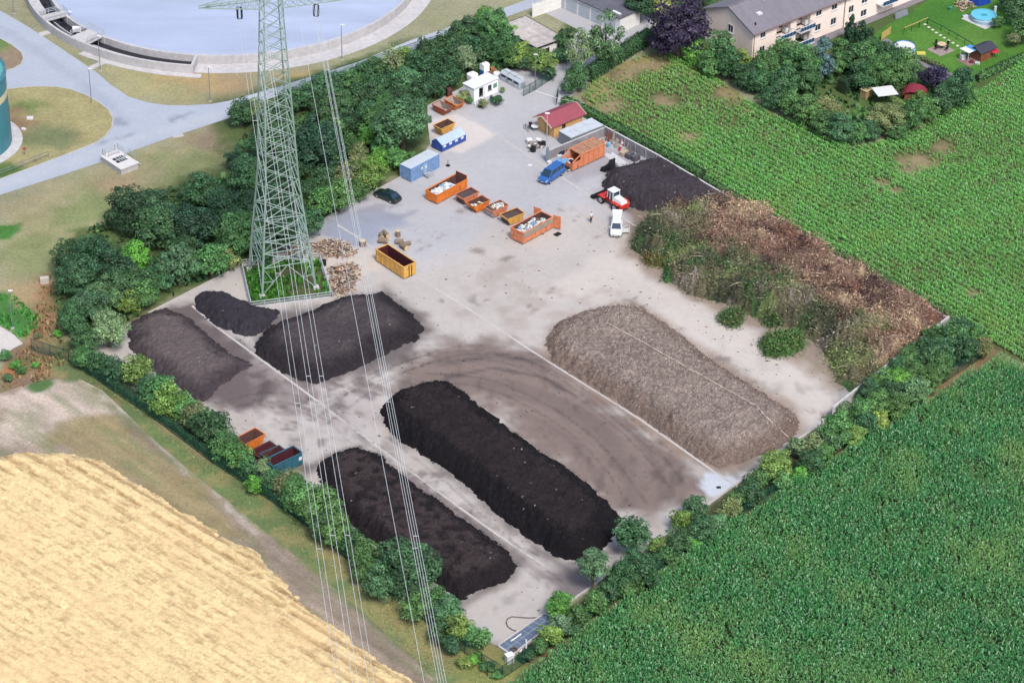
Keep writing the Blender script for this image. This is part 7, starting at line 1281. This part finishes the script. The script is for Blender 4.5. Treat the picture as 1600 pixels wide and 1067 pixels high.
# ---- person
def skin_mesh(name, verts, edges, m_, parent, root=0, sub=1):
    me = bpy.data.meshes.new(name); me.from_pydata([v[:3] for v in verts], edges, []); o = link(name, me, parent); o.modifiers.new('skin', 'SKIN'); sk = me.skin_vertices[0].data
    for i, v in enumerate(verts): rr = v[3]; sk[i].radius = (rr, rr) if not isinstance(rr, tuple) else rr
    sk[root].use_root = True; s = o.modifiers.new('sub', 'SUBSURF'); s.levels = sub; s.render_levels = sub; me.materials.append(m_); return o
m_skin = mat('skin', c(208, 160, 134), .6, .03); m_trou = mat('dark_trousers', c(48, 50, 66), .85, .08); m_shirt = mat('white_shirt', c(236, 238, 244), .8, .04); m_hair = mat('dark_hair', c(60, 48, 44), .8, .1)
g = G(923.5, 347.5); per = empty('person', (g.x, g.y, .03), R_(200), 'person in white shirt and dark trousers walking across the yard holding something at the waist', 'person')
bv = [(0, 0, .95, (.13, .10)), (0, 0, 1.12, (.12, .09)), (0, 0, 1.32, (.15, .10)), (0, 0, 1.46, .07), (0, .01, 1.54, .055), (0, .02, 1.62, .085), (0, .02, 1.71, .09), (.09, 0, .9, .085), (.10, .10, .50, .06), (.10, .02, .09, .04), (.10, .17, .05, .035), (-.09, 0, .9, .085), (-.10, -.02, .50, .06), (-.10, -.16, .10, .04), (-.10, -.03, .05, .035),
      (.19, 0, 1.42, .055), (.27, -.02, 1.15, .042), (.24, .20, 1.02, .033), (.22, .27, 1.02, .028), (-.19, 0, 1.42, .055), (-.27, .0, 1.15, .042), (-.2, .22, 1.06, .033), (-.15, .28, 1.06, .028), (0, .12, 1.62, .02)]
be = [(0, 1), (1, 2), (2, 3), (3, 4), (4, 5), (5, 6), (0, 7), (7, 8), (8, 9), (9, 10), (0, 11), (11, 12), (12, 13), (13, 14), (2, 15), (15, 16), (16, 17), (17, 18), (2, 19), (19, 20), (20, 21), (21, 22)]
body = skin_mesh('body', bv[:23], be, m_skin, per)
for s, (hx, hy, hz) in ((1, (.22, .27, 1.02)), (-1, (-.15, .28, 1.06))):
    for k in range(4): L = (.07, .085, .08, .06)[k]; skin_mesh('finger', [(hx + (k - 1.5) * .018, hy, hz, .009), (hx + (k - 1.5) * .018, hy + L * .6, hz - .01, .008), (hx + (k - 1.5) * .018, hy + L * .75, hz - .04, .007)], [(0, 1), (1, 2)], m_skin, body, 0, 0)
    skin_mesh('thumb', [(hx - s * .03, hy - .01, hz, .01), (hx - s * .05, hy + .04, hz + .01, .008)], [(0, 1)], m_skin, body, 0, 0)
skin_mesh('trousers', [(0, 0, 1.0, (.145, .115)), (0, 0, .93, (.15, .12)), (.095, .0, .86, .1), (.10, .10, .50, .078), (.10, .03, .12, .06), (-.095, 0, .86, .1), (-.10, -.02, .50, .078), (-.10, -.15, .13, .06)], [(0, 1), (1, 2), (2, 3), (3, 4), (1, 5), (5, 6), (6, 7)], m_trou, per, 1)
skin_mesh('shirt', [(0, 0, .98, (.155, .12)), (0, 0, 1.15, (.14, .11)), (0, 0, 1.34, (.175, .12)), (0, 0, 1.47, .08), (.19, 0, 1.42, .075), (.265, -.02, 1.2, .06), (-.19, 0, 1.42, .075), (-.265, 0, 1.2, .06)], [(0, 1), (1, 2), (2, 3), (2, 4), (4, 5), (2, 6), (6, 7)], m_shirt, per, 1)
skin_mesh('hair', [(0, -.01, 1.70, .092), (0, -.01, 1.74, .085)], [(0, 1)], m_hair, per, 0)
mb = MB(); mb.box(-.04, .04, .1, .115, 1.60, 1.64); mb.box(-.05, -.02, .1, .112, 1.66, 1.68); mb.box(.02, .05, .1, .112, 1.66, 1.68); mb.build('face', m_hair, per)
# shoes
mb = MB(); mb.box(.05, .15, -.06, .22, 0, .08); mb.box(-.15, -.05, -.2, .04, 0, .08); mb.build('shoes', m_dark, per, bevel=.02)
q = G(921, 341, .9); mb = MB(); mb.box(-.16, .16, -.1, .1, 0, .22); o = mb.build('small_box', mat('tan_box', c(170, 130, 104), .8, .1), bevel=.02); o.location = Vector((g.x, g.y, 0)) + Matrix.Rotation(R_(200), 3, 'Z') @ Vector((.03, .36, .98)); o.rotation_euler = (0, 0, R_(200)); tag(o, 'small brown box held at the waist by the person in the yard', 'box')

# ============================================================ LOOSE ITEMS IN THE YARD
m_plank = mat('weathered_plank', c(188, 172, 156), .8, .2, 2); m_pal = mat('pallet_wood', c(214, 198, 168), .8, .15, 2); m_dpal = mat('grey_pallet', c(112, 108, 120), .85, .2, 2)
def lean(px, py, H_, w, tilt, m_, label, name='plank', t=.06):   # board leaning against the long wall
    g = G(px, py); d = Vector((math.cos(R_(43)), math.sin(R_(43)), 0)); o_ = MB(); o_.beam((0, 0, 0), d * tilt + Vector((0, 0, H_)), w, t); return tag(o_.build(name, m_, loc=(g.x, g.y, .03)), label, 'board')
lean(946, 221, 1.95, .16, .5, mat('dark_red_board', c(140, 66, 72), .7, .1), 'dark red board leaning in the corner of the two concrete walls'); lean(950, 222, 1.4, .5, .4, mat('rust_board', c(150, 90, 64), .8, .15), 'rust coloured wide board leaning next to the dark red one', t=.05); lean(956, 226, 2.4, .3, .5, m_plank, 'tallest pale plank leaning against the long wall'); lean(961, 232, 1.5, .55, .5, m_plank, 'wide greyish board leaning right of the tallest plank', t=.05); lean(966, 236, 1.7, .18, .8, m_plank, 'narrow pale board left of the red and white barrier'); lean(979, 234, 1.2, .16, .4, m_plank, 'short grey board right of the red and white barrier')
g = G(967, 237); r = empty('traffic_barrier', (g.x, g.y, .03), 0, 'red and white striped traffic barrier board leaning on the long wall', 'barrier'); d = Vector((math.cos(R_(43)) * .9, math.sin(R_(43)) * .9, 1.5)); mb = MB(); mb.beam((0, 0, .05), d, .42, .06); mb.build('board', mat('barrier_red', c(190, 62, 90), .5, .05), r); mb = MB()
for k in (.2, .5, .8): q = d * k; mb.beam(q - d * .09, q + d * .09, .34, .09)
mb.build('white_stripes', m_white, r)
g = G(951, 230); mb = MB(); mb.lathe([(.01, 0), (.28, 0), (.3, .7), (.12, .8), (.01, .8)], 14); tag(mb.build('plastic_canister', mat('light_blue_plastic', c(132, 190, 222), .4, .05), loc=(g.x, g.y, .03)), 'light blue plastic canister near the end of the salmon container', 'canister')
g = G(941, 226); mb = MB(); mb.lathe([(.45, 0), (.3, .6), (.05, 1.0)], 10); tag(mb.build('ochre_sack', mat('ochre_sack', c(176, 136, 84), .85, .2), loc=(g.x, g.y, .03)), 'ochre sack between partition wall and salmon container', 'sack')
def pallet(px, py, n, m_, label, rz=42):
    g = G(px, py); mb = MB()
    for k in range(n):
        z = k * .145
        for x in (-.6, -.05, .5): mb.box(x, x + .1, -.4, .4, z, z + .1)
        for j in range(5): mb.box(-.6, .6, -.4 + j * .17, -.29 + j * .17, z + .101, z + .125)
    o = mb.build('pallet_stack', m_, loc=(g.x, g.y, .03)); o.rotation_euler = (0, 0, R_(rz)); tag(o, label, 'pallets')
pallet(975, 243, 5, m_pal, 'pale wooden pallet stack at the foot of the barrier board'); pallet(984, 247, 6, m_dpal, 'grey pallet stack, middle one by the long wall'); pallet(993, 251, 6, m_dpal, 'grey pallet stack nearest the earth heap'); pallet(981, 240, 4, m_dpal, 'low grey pallet stack pushed against the long wall')
a, b = G(948, 240), G(977, 261); dd = b - a; mb = MB(); random.seed(3)
for k in range(9): off = Vector((-dd.y, dd.x, 0)).normalized() * (k * .17 - .7); st = random.uniform(0, .15); mb.beam(off + dd * st + Vector((0, 0, .06 + (k % 3) * .05)), off + dd * random.uniform(.85, 1.0) + Vector((0, 0, .06 + (k % 3) * .05)), .16, .06)
tag(mb.build('white_boards', mat('white_board', c(226, 224, 228), .6, .06), loc=(a.x, a.y, .03)), 'stack of long white boards on the ground right of the salmon container', 'boards')
a, b = G(955, 256), G(966, 262); mb = MB(); dd = b - a; mb.beam((0, 0, .1), dd + Vector((0, 0, .1)), .3, .12); mb.beam((.3, .4, .08), dd * .8 + Vector((.3, .4, .08)), .2, .1); tag(mb.build('grey_beams', m_steel, loc=(a.x, a.y, .03)), 'grey beams lying in front of the long white boards', 'beams')
boxy(990, 232, .8, .7, .9, 45, 'rusty_drum_brown', (150, 100, 70), 'rusty brown crate against the long wall above the pallets', 'crate', 'crate')
# heap of white sacks and dark drums by the mast
g = G(834, 230); r = empty('sack_heap', (g.x, g.y, .03), 0, 'heap of whitish sacks and bits with dark drums on the open yard by the mast', 'sacks'); rr = random.Random(5)
for nm, m_, n in (('white_sack', m_bag, 14), ('grey_scrap', mat('grey_scrap', c(160, 152, 150), .9, .2), 34), ('dark_scrap', m_black, 9)):
    mb = MB()
    for k in range(n): x, y = rr.gauss(0, .55), rr.gauss(0, .5); s = rr.uniform(.1, .3); mb.M = Matrix.Translation((x, y, s + rr.random() * .4 * math.exp(-x * x - y * y))) @ Matrix.Rotation(rr.random() * 3, 4, 'Z') @ Matrix.Rotation(rr.random(), 4, 'X'); mb.box(-s, s, -s * .8, s * .8, -s * .7, s * .7)
    mb.build(nm, m_, r, bevel=.04)
boxy(827, 224, .9, .8, .8, 20, 'white_bigbag', (238, 240, 242), 'white builder sack at the left end of the sack heap', 'sack', 'builder_sack', .15); boxy(841, 224, .9, .6, .8, -30, 'white_bigbag', (238, 240, 242), 'white builder sack at the right end of the sack heap', 'sack', 'builder_sack', .15)
for a, b, s, L in ((833, 237, .42, 'dark drum lying in front of the sack heap'), (843, 230, .4, 'black bin right of the sack heap'), (849, 228, .36, 'black bag at the foot of the tall mast')): g = G(a, b); mb = MB(); mb.lathe([(.01, 0), (s, 0), (s * 1.05, s), (s, s * 1.9), (.01, s * 1.9)], 12); tag(mb.build('drum', m_black, loc=(g.x, g.y, .03)), L, 'drum')
for a, b, w, d, h, rgb, L in ((866, 245, .5, .4, .5, (236, 236, 240), 'white box left of the dark crates by the partition wall'), (876, 241, 1.0, .8, .6, (50, 54, 84), 'dark blue crate by the partition wall'), (882, 238, .7, .6, .5, (120, 60, 56), 'reddish crate by the partition wall'), (874, 245, .8, .3, .25, (232, 236, 240), 'flat white bundle in front of the dark blue crate'), (858, 256, .6, .5, .4, (238, 238, 240), 'white bag at the foot of the mast cabinet'), (880, 249, .5, .5, .45, (234, 236, 242), 'white bag beside the trailer'), (890, 234, 1.2, .6, .5, (140, 74, 60), 'rust red crate behind the salmon container')): boxy(a, b, w, d, h, 30, 'p_%d_%d_%d' % rgb, rgb, L, 'crate', 'crate', .03)
a, b = G(896, 236, 1.3), G(919, 222, 1.3); mb = MB(); mb.tube([Vector((0, 0, 0)), b - a], .09, 6); mb.beam(Vector((0, 0, -1.25)), Vector((0, 0, 0)), .1); mb.beam(b - a + Vector((0, 0, -1.25)), b - a, .1); tag(mb.build('pipe_rack', m_rail, loc=a), 'long pale pipe on low supports between partition wall and salmon container', 'rack')
# table, chair, trolley and seated figure's things by the cabin
g = G(836, 204); r = empty('garden_table', (g.x, g.y, .03), R_(20), 'white table with a pinkish cloth in front of the cabin gable', 'table'); mb = MB(); mb.lathe([(.01, .7), (.62, .7), (.62, .75), (.01, .75)], 18); mb.build('tabletop', m_white, r); 
for x, y in ((-.35, -.35), (.35, -.35), (.35, .35), (-.35, .35)): mb = MB(); mb.tube([(x, y, 0), (x, y, .7)], .03, 6); mb.build('leg', m_steel, r)
boxy(836, 198, 1.1, .5, .5, 42, 'pink_bench', (226, 190, 204), 'pale pink bench behind the white table', 'bench', 'bench', .03); boxy(842.5, 200, .5, .5, .8, 20, 'green_bin', (120, 150, 136), 'grey green bin against the cabin gable', 'bin', 'rubbish_bin')
g = G(828.5, 201); mb = MB(); mb.box(-.25, .25, -.25, .25, .4, .47); mb.box(-.25, .25, .2, .27, .47, 1.0)
for x in (-.22, .18):
    for y in (-.22, .2): mb.box(x, x + .05, y, y + .05, 0, .4)
tag(mb.build('garden_chair', mat('dark_maroon', c(70, 40, 52), .7, .1), loc=(g.x, g.y, .03)), 'dark maroon chair left of the white table', 'chair')
g = G(822, 204); r = empty('bicycle', (g.x, g.y, .03), R_(-60), 'grey bicycle parked on the yard left of the white table', 'bicycle'); 
for x in (-.5, .5):
    mb = MB(); mb.tube([(x + .32 * math.cos(t), 0, .33 + .32 * math.sin(t)) for t in [k * math.pi / 8 for k in range(17)]], .03, 5, False); mb.build('wheel', m_black, r)
mb = MB(); P_ = [(-.5, 0, .33), (-.2, 0, .8), (.35, 0, .85), (.5, 0, .33)]; mb.tube([P_[0], P_[1], P_[2], P_[3]], .03, 5); mb.tube([P_[1], (0, 0, .35), P_[2]], .03, 5); mb.tube([(.35, -.25, 1.0), (.33, 0, .98), (.35, .25, 1.0)], .025, 5); mb.tube([(.35, 0, .85), (.33, 0, 1.0)], .025, 5); mb.build('frame', m_steel, r); mb = MB(); mb.box(-.32, -.08, -.07, .07, .88, .93); mb.tube([(-.2, 0, .8), (-.2, 0, .88)], .02, 5); mb.build('saddle', m_black, r)
g = G(651, 261); small = [(838, 271, .5), ]
g = G(700, 259.5); mb = MB(); mb.lathe([(.35, 0), (.33, .1), (.05, .14), (.04, 1.0), (.01, 1.0)], 10); tag(mb.build('sign_base', m_black, loc=(g.x, g.y, .03)), 'dark round stand with a thin stick on the open yard right of the blue container', 'stand')
g = G(828, 258.5); mb = MB(); mb.lathe([(.01, 0), (.35, 0), (.35, .03), (.01, .03)], 16); tag(mb.build('manhole_cover', mat('pale_lid', c(226, 226, 232), .7, .05), loc=(g.x, g.y, .03)), 'pale round manhole cover left of the blue van', 'manhole cover')
g = G(871, 367); mb = MB(); mb.box(-.5, .5, -.35, .35, 0, .15); o = mb.build('metal_plate', m_black, loc=(g.x, g.y, .03)); o.rotation_euler = (0, 0, .8); tag(o, 'small dark plate on the ground beside the open container door', 'plate')
g = G(506.5, 415); mb = MB(); mb.box(-.3, .3, -.25, .25, 0, .95); o = mb.build('black_bin', m_black, loc=(g.x, g.y, .03), bevel=.04); tag(o, 'black upright bin at the upper right corner of the pylon plot', 'bin')
g = G(1123, 762); mb = MB(); mb.box(-.28, .28, -.2, .2, 0, .12); o = mb.build('dark_hatch', m_black, loc=(g.x, g.y, .035), bevel=.05); tag(o, 'small dark lump on the pale wet concrete at the end of the drainage channel', 'hatch')

# ============================================================ GARDENS
m_pool = mat('pool_blue', c(110, 206, 232), .25, .04, 1); m_poolw = mat('pool_side', c(176, 206, 226), .5, .05)
g = G(1536.5, 31); r = empty('round_pool', (g.x, g.y, .04), 0, 'round turquoise covered paddling pool on a square slab at the top right', 'pool'); mb = MB(); mb.lathe([(2.1, 0), (2.2, .4), (2.1, .85), (2.0, .85)], 32); mb.build('side', m_poolw, r, smooth=True); mb = MB(); mb.lathe([(2.08, .82), (1.2, .86), (.01, .86)], 32); mb.lathe([(2.02, .86), (2.14, .93), (2.18, .84), (2.1, .78)], 32); mb.build('cover', m_pool, r, smooth=True)
mb = MB(); mb.box(-.4, .5, -.4, .2, .87, .92); mb.build('floating_mat', mat('teal_mat', c(70, 160, 176), .5, .1), r); mb = MB(); mb.M = Matrix.Rotation(R_(42), 4, 'Z'); mb.box(-2.6, 2.6, -2.6, 2.6, -.03, .0); mb.build('slab', m_conc, r)
boxy(1554, 24, .4, .4, 1.6, 10, 'white_filter', (230, 234, 240), 'white upright filter unit at the right side of the turquoise pool', 'filter', 'pool_filter'); boxy(1554, 40, .8, .4, .2, 10, 'white_lounger', (214, 220, 222), 'white stool lying on the lawn right of the turquoise pool', 'stool', 'stool')
g = G(1413, 79); r = empty('round_pool', (g.x, g.y, .04), 0, 'white round pool with blue rim beside the garden path', 'pool'); mb = MB(); mb.lathe([(1.75, 0), (1.8, .4), (1.75, .8), (1.68, .8)], 32); mb.build('side', m_poolw, r, smooth=True); mb = MB(); mb.lathe([(1.7, .78), (.9, .8), (.01, .8)], 28); mb.build('liner', m_white, r); mb = MB(); mb.lathe([(1.66, .8), (1.74, .9), (1.84, .84), (1.76, .74)], 32); mb.build('rim', mat('rim_blue', c(60, 110, 180), .4, .05), r)
g = G(1439, 85); mb = MB(); mb.hexa([(-.7, -.25, 0), (.7, -.25, 0), (.7, .25, 0), (-.7, .25, 0)], [(-.7, -.15, .3), (.7, -.15, .3), (.7, .2, .35), (-.7, .2, .35)]); o = mb.build('slide', mat('yellow_plastic', c(222, 206, 110), .5, .05), loc=(g.x, g.y, .03)); tag(o, 'small yellow plastic plank on the lawn right of the white pool', 'plank')
g = G(1470, 79); r = empty('patio', (g.x, g.y, .03), R_(38), 'square paved patio on the lawn', 'patio'); mb = MB(); mb.box(-1.7, 1.7, -1.5, 1.5, 0, .06); mb.build('paving', mat('patio_paving', c(166, 150, 146), .85, .15, 2), r)
g = G(1471, 76); r = empty('garden_table', (g.x, g.y, .09), 0, 'round beige table with dark chairs on the square patio', 'table'); mb = MB(); mb.lathe([(.01, .7), (.75, .7), (.75, .76), (.01, .76)], 20); mb.build('tabletop', mat('beige_top', c(224, 196, 160), .6, .05), r); mb = MB(); mb.tube([(0, 0, 0), (0, 0, .7)], .08, 8); mb.build('leg', m_dark, r)
for k in range(4):
    t = k * 1.57 + .6; gx, gy = g.x + 1.15 * math.cos(t), g.y + 1.15 * math.sin(t); mb = MB(); mb.box(-.22, .22, -.22, .22, .4, .46); mb.box(.2, .26, -.22, .22, .4, .95)
    for x in (-.2, .16):
        for y in (-.2, .16): mb.box(x, x + .04, y, y + .04, 0, .4)
    o = mb.build('garden_chair', m_dark, loc=(gx, gy, .09)); o.rotation_euler = (0, 0, t); tag(o, 'dark chair at the round beige table on the patio', 'chair', 'dark chairs round the patio table')
for k, (a, b) in enumerate([(1445, 39), (1451, 43.5), (1457, 47.5), (1463, 52), (1469.5, 56), (1475.5, 60), (1482, 64), (1489, 68), (1496, 72.5), (1502, 76.5), (1509, 81)]):
    g = G(a, b); mb = MB(); mb.box(-.26, .26, -.2, .2, 0, .05); o = mb.build('stepping_stone', mat('stone_slab', c(222, 220, 206), .8, .08), loc=(g.x, g.y, .03), bevel=.01); o.rotation_euler = (0, 0, .5 + k * .05); tag(o, f'{ORD[k]} flat pale stepping stone across the lawn counting from the wooden fence', 'stepping stone', 'stepping stones')
# dark roofed shed and pergola
g = G(1532, 98); r = empty('garden_shed', (g.x, g.y, .03), R_(40), 'small brown wooden shed with dark gable roof on the lawn', 'shed'); mb = MB(); mb.box(0, 3.2, 0, 2.2, 0, 1.7); mb.extx([(0, 1.7), (2.2, 1.7), (1.1, 2.2)], 0, 3.2); mb.build('walls', mat('brown_timber', c(140, 96, 70), .8, .15, 2, stretch=(8, 8, 1)), r); mb = MB(); mb.extx([(-.3, 1.62), (1.1, 2.28), (2.5, 1.62), (2.5, 1.7), (1.1, 2.37), (-.3, 1.7)], -.4, 3.5); mb.build('roof', mat('dark_felt', c(64, 66, 82), .85, .1, 2), r); mb = MB(); mb.box(.6, 1.4, -.03, -.002, .0, 1.5); mb.build('door', mat('red_brown_door', c(150, 80, 60), .7, .1), r)
g = G(1512, 100); r = empty('garden_canopy', (g.x, g.y, .03), R_(38), 'blue and white fabric canopy over a paved seat beside the dark roofed shed', 'canopy'); 
for x, y in ((0, 0), (2.2, 0), (2.2, 1.8), (0, 1.8)): mb = MB(); mb.tube([(x, y, 0), (x, y, 1.9)], .03, 6); mb.build('pole', m_white, r)
mb = MB(); mb.hexa([(-.1, -.1, 1.9), (1.1, -.1, 1.95), (1.1, 1.9, 1.95), (-.1, 1.9, 1.9)], [(-.1, -.1, 1.95), (1.1, -.1, 2.0), (1.1, 1.9, 2.0), (-.1, 1.9, 1.95)]); mb.build('white_cloth', m_white, r); mb = MB(); mb.hexa([(1.101, -.1, 1.95), (2.3, -.1, 1.9), (2.3, 1.9, 1.9), (1.101, 1.9, 1.95)], [(1.101, -.1, 2.0), (2.3, -.1, 1.95), (2.3, 1.9, 1.95), (1.101, 1.9, 2.0)]); mb.build('blue_cloth', mat('sky_blue_cloth', c(84, 160, 222), .7, .05), r)
mb = MB(); mb.box(-.6, 3.2, -.9, 2.0, 0, .04); mb.build('paving', mat('patio_brown', c(150, 122, 116), .85, .15, 2), r)
boxy(1504, 94, .7, .6, .9, 30, 'white_chair', (236, 238, 240), 'white garden chair left of the canopy', 'chair', 'white_chair', .08); boxy(1527, 101, .8, .5, .4, -20, 'pale_green_chair', (198, 216, 206), 'pale green lounger right of the canopy', 'lounger', 'lounger', .06); boxy(1518, 99, .6, .5, .5, 0, 'maroon_cushion', (120, 50, 72), 'maroon seat under the canopy', 'seat', 'seat', .05)
g = G(1552, 90); r = empty('parasol', (g.x, g.y, .03), 0, 'small red parasol at the right wall of the shed', 'parasol'); mb = MB(); mb.tube([(0, 0, 0), (0, 0, 1.5)], .03, 6); mb.build('pole', m_white, r); mb = MB(); mb.lathe([(.9, 1.15), (.5, 1.35), (.02, 1.5)], 8); mb.build('cloth', mat('red_cloth', c(190, 40, 66), .7, .05), r)
boxy(1353.5, 152, 1.7, 1.3, 1.4, 42, 'tan_boards', (190, 164, 124), 'small tan wooden shed in front of the dark clipped hedge', 'shed', 'wooden_shed', .02); boxy(1353.5, 152, 1.9, 1.5, .08, 42, 'tan_boards2', (206, 184, 140), 'tan flat lid on the small wooden shed', 'lid', 'shed_lid', .01, 1.43)
for o in [x for x in col.objects if x.name.startswith('shed_lid')]:
    s_ = col.objects['wooden_shed']; o.parent = s_; o.location = (0, 0, 1.41); o.rotation_euler = (0, 0, 0); del o['label']; del o['category']; o.name = 'roof'
p0 = G(1381, 161); r = empty('garden_pavilion', (p0.x, p0.y, .03), R_(15), 'white flat roofed garden pavilion among the trees', 'pavilion'); mb = MB(); mb.M = Matrix.Rotation(R_(0), 4, 'Z'); mb.box(-1.7, 1.7, -1.5, 1.5, 2.0, 2.12); mb.build('roof', m_white, r, bevel=.03)
for x, y in ((-1.5, -1.3), (1.5, -1.3), (1.5, 1.3), (-1.5, 1.3)): mb = MB(); mb.tube([(x, y, 0), (x, y, 2.0)], .05, 6); mb.build('post', m_dark, r)
boxy(1401, 157, .5, .5, 1.2, 10, 'dark_bin', (34, 46, 74), 'dark blue bin right of the white pavilion', 'bin', 'rubbish_bin')
g = G(1428, 155); r = empty('red_roofed_hut', (g.x, g.y, .03), R_(-15), 'garden hut with a curved dark red roof behind the white pavilion', 'hut'); mb = MB(); mb.box(-1.4, 1.4, -1.2, 1.2, 0, 1.3); mb.build('walls', mat('brown_timber', c(140, 96, 70), .8), r); mb = MB(); mb.ext([(-1.8, 1.1), (-1.2, 1.6), (-.4, 1.85), (.4, 1.85), (1.2, 1.6), (1.8, 1.1), (1.8, 1.2), (1.2, 1.7), (.4, 1.95), (-.4, 1.95), (-1.2, 1.7), (-1.8, 1.2)], -1.5, 1.5); mb.build('roof', mat('dark_red_roof', c(146, 52, 70), .8, .1), r)
def wfence(pts, h, label, m_, rails_only=False):
    W = [G(x, y) for x, y in pts]; o = W[0]; r = empty('wooden_fence', o, 0, label, 'fence'); mb = MB(); ps = MB()
    for i in range(len(W) - 1):
        a, b = W[i] - o, W[i + 1] - o; L = (b - a).length; n = max(1, int(L / 1.6))
        if rails_only: mb.beam(v3(a, h), v3(b, h), .1, .08)
        else: mb.beam(v3(a, h * .55), v3(b, h * .55), .06, h * .9)
        for k in range(n + (1 if i == len(W) - 2 else 0)): q = a.lerp(b, k / n); ps = MB(); ps.beam(v3(q, 0), v3(q, h), .08); ps.build('post', m_dark if rails_only else m_, r)
    mb.build('boards', m_, r)
m_yw = mat('yellow_timber', c(206, 180, 110), .7, .1)
wfence([(1377, 64), (1391, 54)], 1.4, 'short solid yellow timber fence panel next to the dark conifers', m_yw); wfence([(1412, 54), (1436, 44), (1449, 38)], 1.2, 'yellow timber rail fence with dark posts across the lawn', m_yw, True); wfence([(1449, 38), (1470, 48), (1495, 62), (1519, 76)], .9, 'thin dark wire fence with posts running down the lawn', m_fpost, True)
boxy(1354, 78, 1.0, .9, .8, 20, 'blue_drum', (52, 92, 190), 'bright blue tub in the garden below the dark conifers', 'tub', 'tub', .1)
g = G(1530, 4); r = empty('blue_tent', (g.x, g.y, .03), R_(30), 'deep blue tarpaulin tent cut by the top edge above the turquoise pool', 'tent'); mb = MB(); mb.ext([(-1.4, 0), (-1.1, 1.2), (-.4, 1.8), (.5, 1.8), (1.2, 1.1), (1.4, 0)], -1.3, 1.3); mb.build('cloth', mat('deep_blue_tarp', c(40, 80, 190), .5, .1), r, smooth=False); mb = MB(); mb.box(-1.45, 1.45, -1.35, -1.25, 0, .06); mb.build('hem', m_bluep, r)
scrap([(1494, 6), (1515, 0), (1520, 12), (1505, 20)], 'brown pile of firewood and boards left of the blue tent', 120, .6)
boxy(1508, 27, .9, .5, .3, 20, 'pale_toys', (200, 216, 226), 'pale blue toy boat on the grass left of the turquoise pool', 'toy', 'toy_boat', .06); g = G(1485, 16); mb = MB(); mb.lathe([(.01, 0), (.3, 0), (.35, .5), (.01, .55)], 12); tag(mb.build('green_tub', mat('teal_tub', c(60, 150, 130), .5, .1), loc=(g.x, g.y, .03)), 'teal green tub on the lawn left of the firewood', 'tub')
# bushes of scrub left
row([(8, 555, 10, 'M'), (24, 570, 9, 'G'), (33, 578, 9, 'M'), (12, 590, 9, 'B'), (58, 524, 7, 'O'), (92, 520, 8, 'G'), (55, 570, 7, 'G')], 'shrub', 'in the dry scrub', 'the left edge', 'scrub bushes', hr=.7, clear=.05)
# small clods and bits scattered round the heaps
V = []; Fc = []; Cc = []
for pts, n, pal in (([(190, 500), (420, 400), (520, 470), (640, 430), (700, 500), (860, 560), (1110, 770), (960, 860), (860, 960), (700, 950), (480, 740), (330, 640)], 1500, [c(104, 92, 88), c(130, 116, 110), c(78, 70, 70)]),
                    ([(980, 400), (1060, 450), (1300, 600), (1250, 680), (1120, 560), (970, 470), (900, 480)], 420, [c(120, 100, 80), c(104, 116, 80), c(150, 130, 104)]), ([(640, 330), (1000, 360), (900, 480), (640, 430)], 160, [c(110, 100, 96)]), ([(485, 375), (570, 375), (580, 460), (520, 475)], 300, [c(190, 170, 150), c(130, 110, 96)])):
    pl = GN(pts); x0, y0 = pl.min(0); x1, y1 = pl.max(0); P = np.c_[rng.uniform(x0, x1, n * 3), rng.uniform(y0, y1, n * 3)]; k = fbm(P[:, 0] * .35, P[:, 1] * .35, 4, 151); P = P[(sdist(P, pl) > 0) & (k > -.05)][:n]
    for x, y in P:
        r = abs(random.gauss(0, .075)) + .02; b = len(V); a = random.uniform(0, 3); col3 = np.array(random.choice(pal)) * random.uniform(.7, 1.2)
        V += [(x + r * 1.3 * math.cos(a + q * 1.571) * random.uniform(.6, 1.2), y + r * math.sin(a + q * 1.571) * random.uniform(.6, 1.2), .035) for q in range(4)] + [(x, y, .035 + r * .45)]; Fc += [(b + q, b + (q + 1) % 4, b + 4) for q in range(4)]; Cc += [col3] * 5
tag(link('scattered_soil', npmesh('scattered_soil', V, Fc, m_wood, np.array(Cc))), 'small clods and chips scattered over the yard between the heaps', 'soil clods', kind='stuff')
print('objects', len(bpy.data.objects), 'polys', sum(len(m.polygons) for m in bpy.data.meshes))

for o in bpy.data.objects:
    if 'label' in o and not 4 <= len(o['label'].split()) <= 16: print('LABEL', len(o['label'].split()), o.name, o['label'])
_l = {}
for o in bpy.data.objects:
    if 'label' in o and o.parent is None: _l.setdefault(o['label'], []).append(o.name)
for k, v in _l.items():
    if len(v) > 1: print('DUP', k, v)
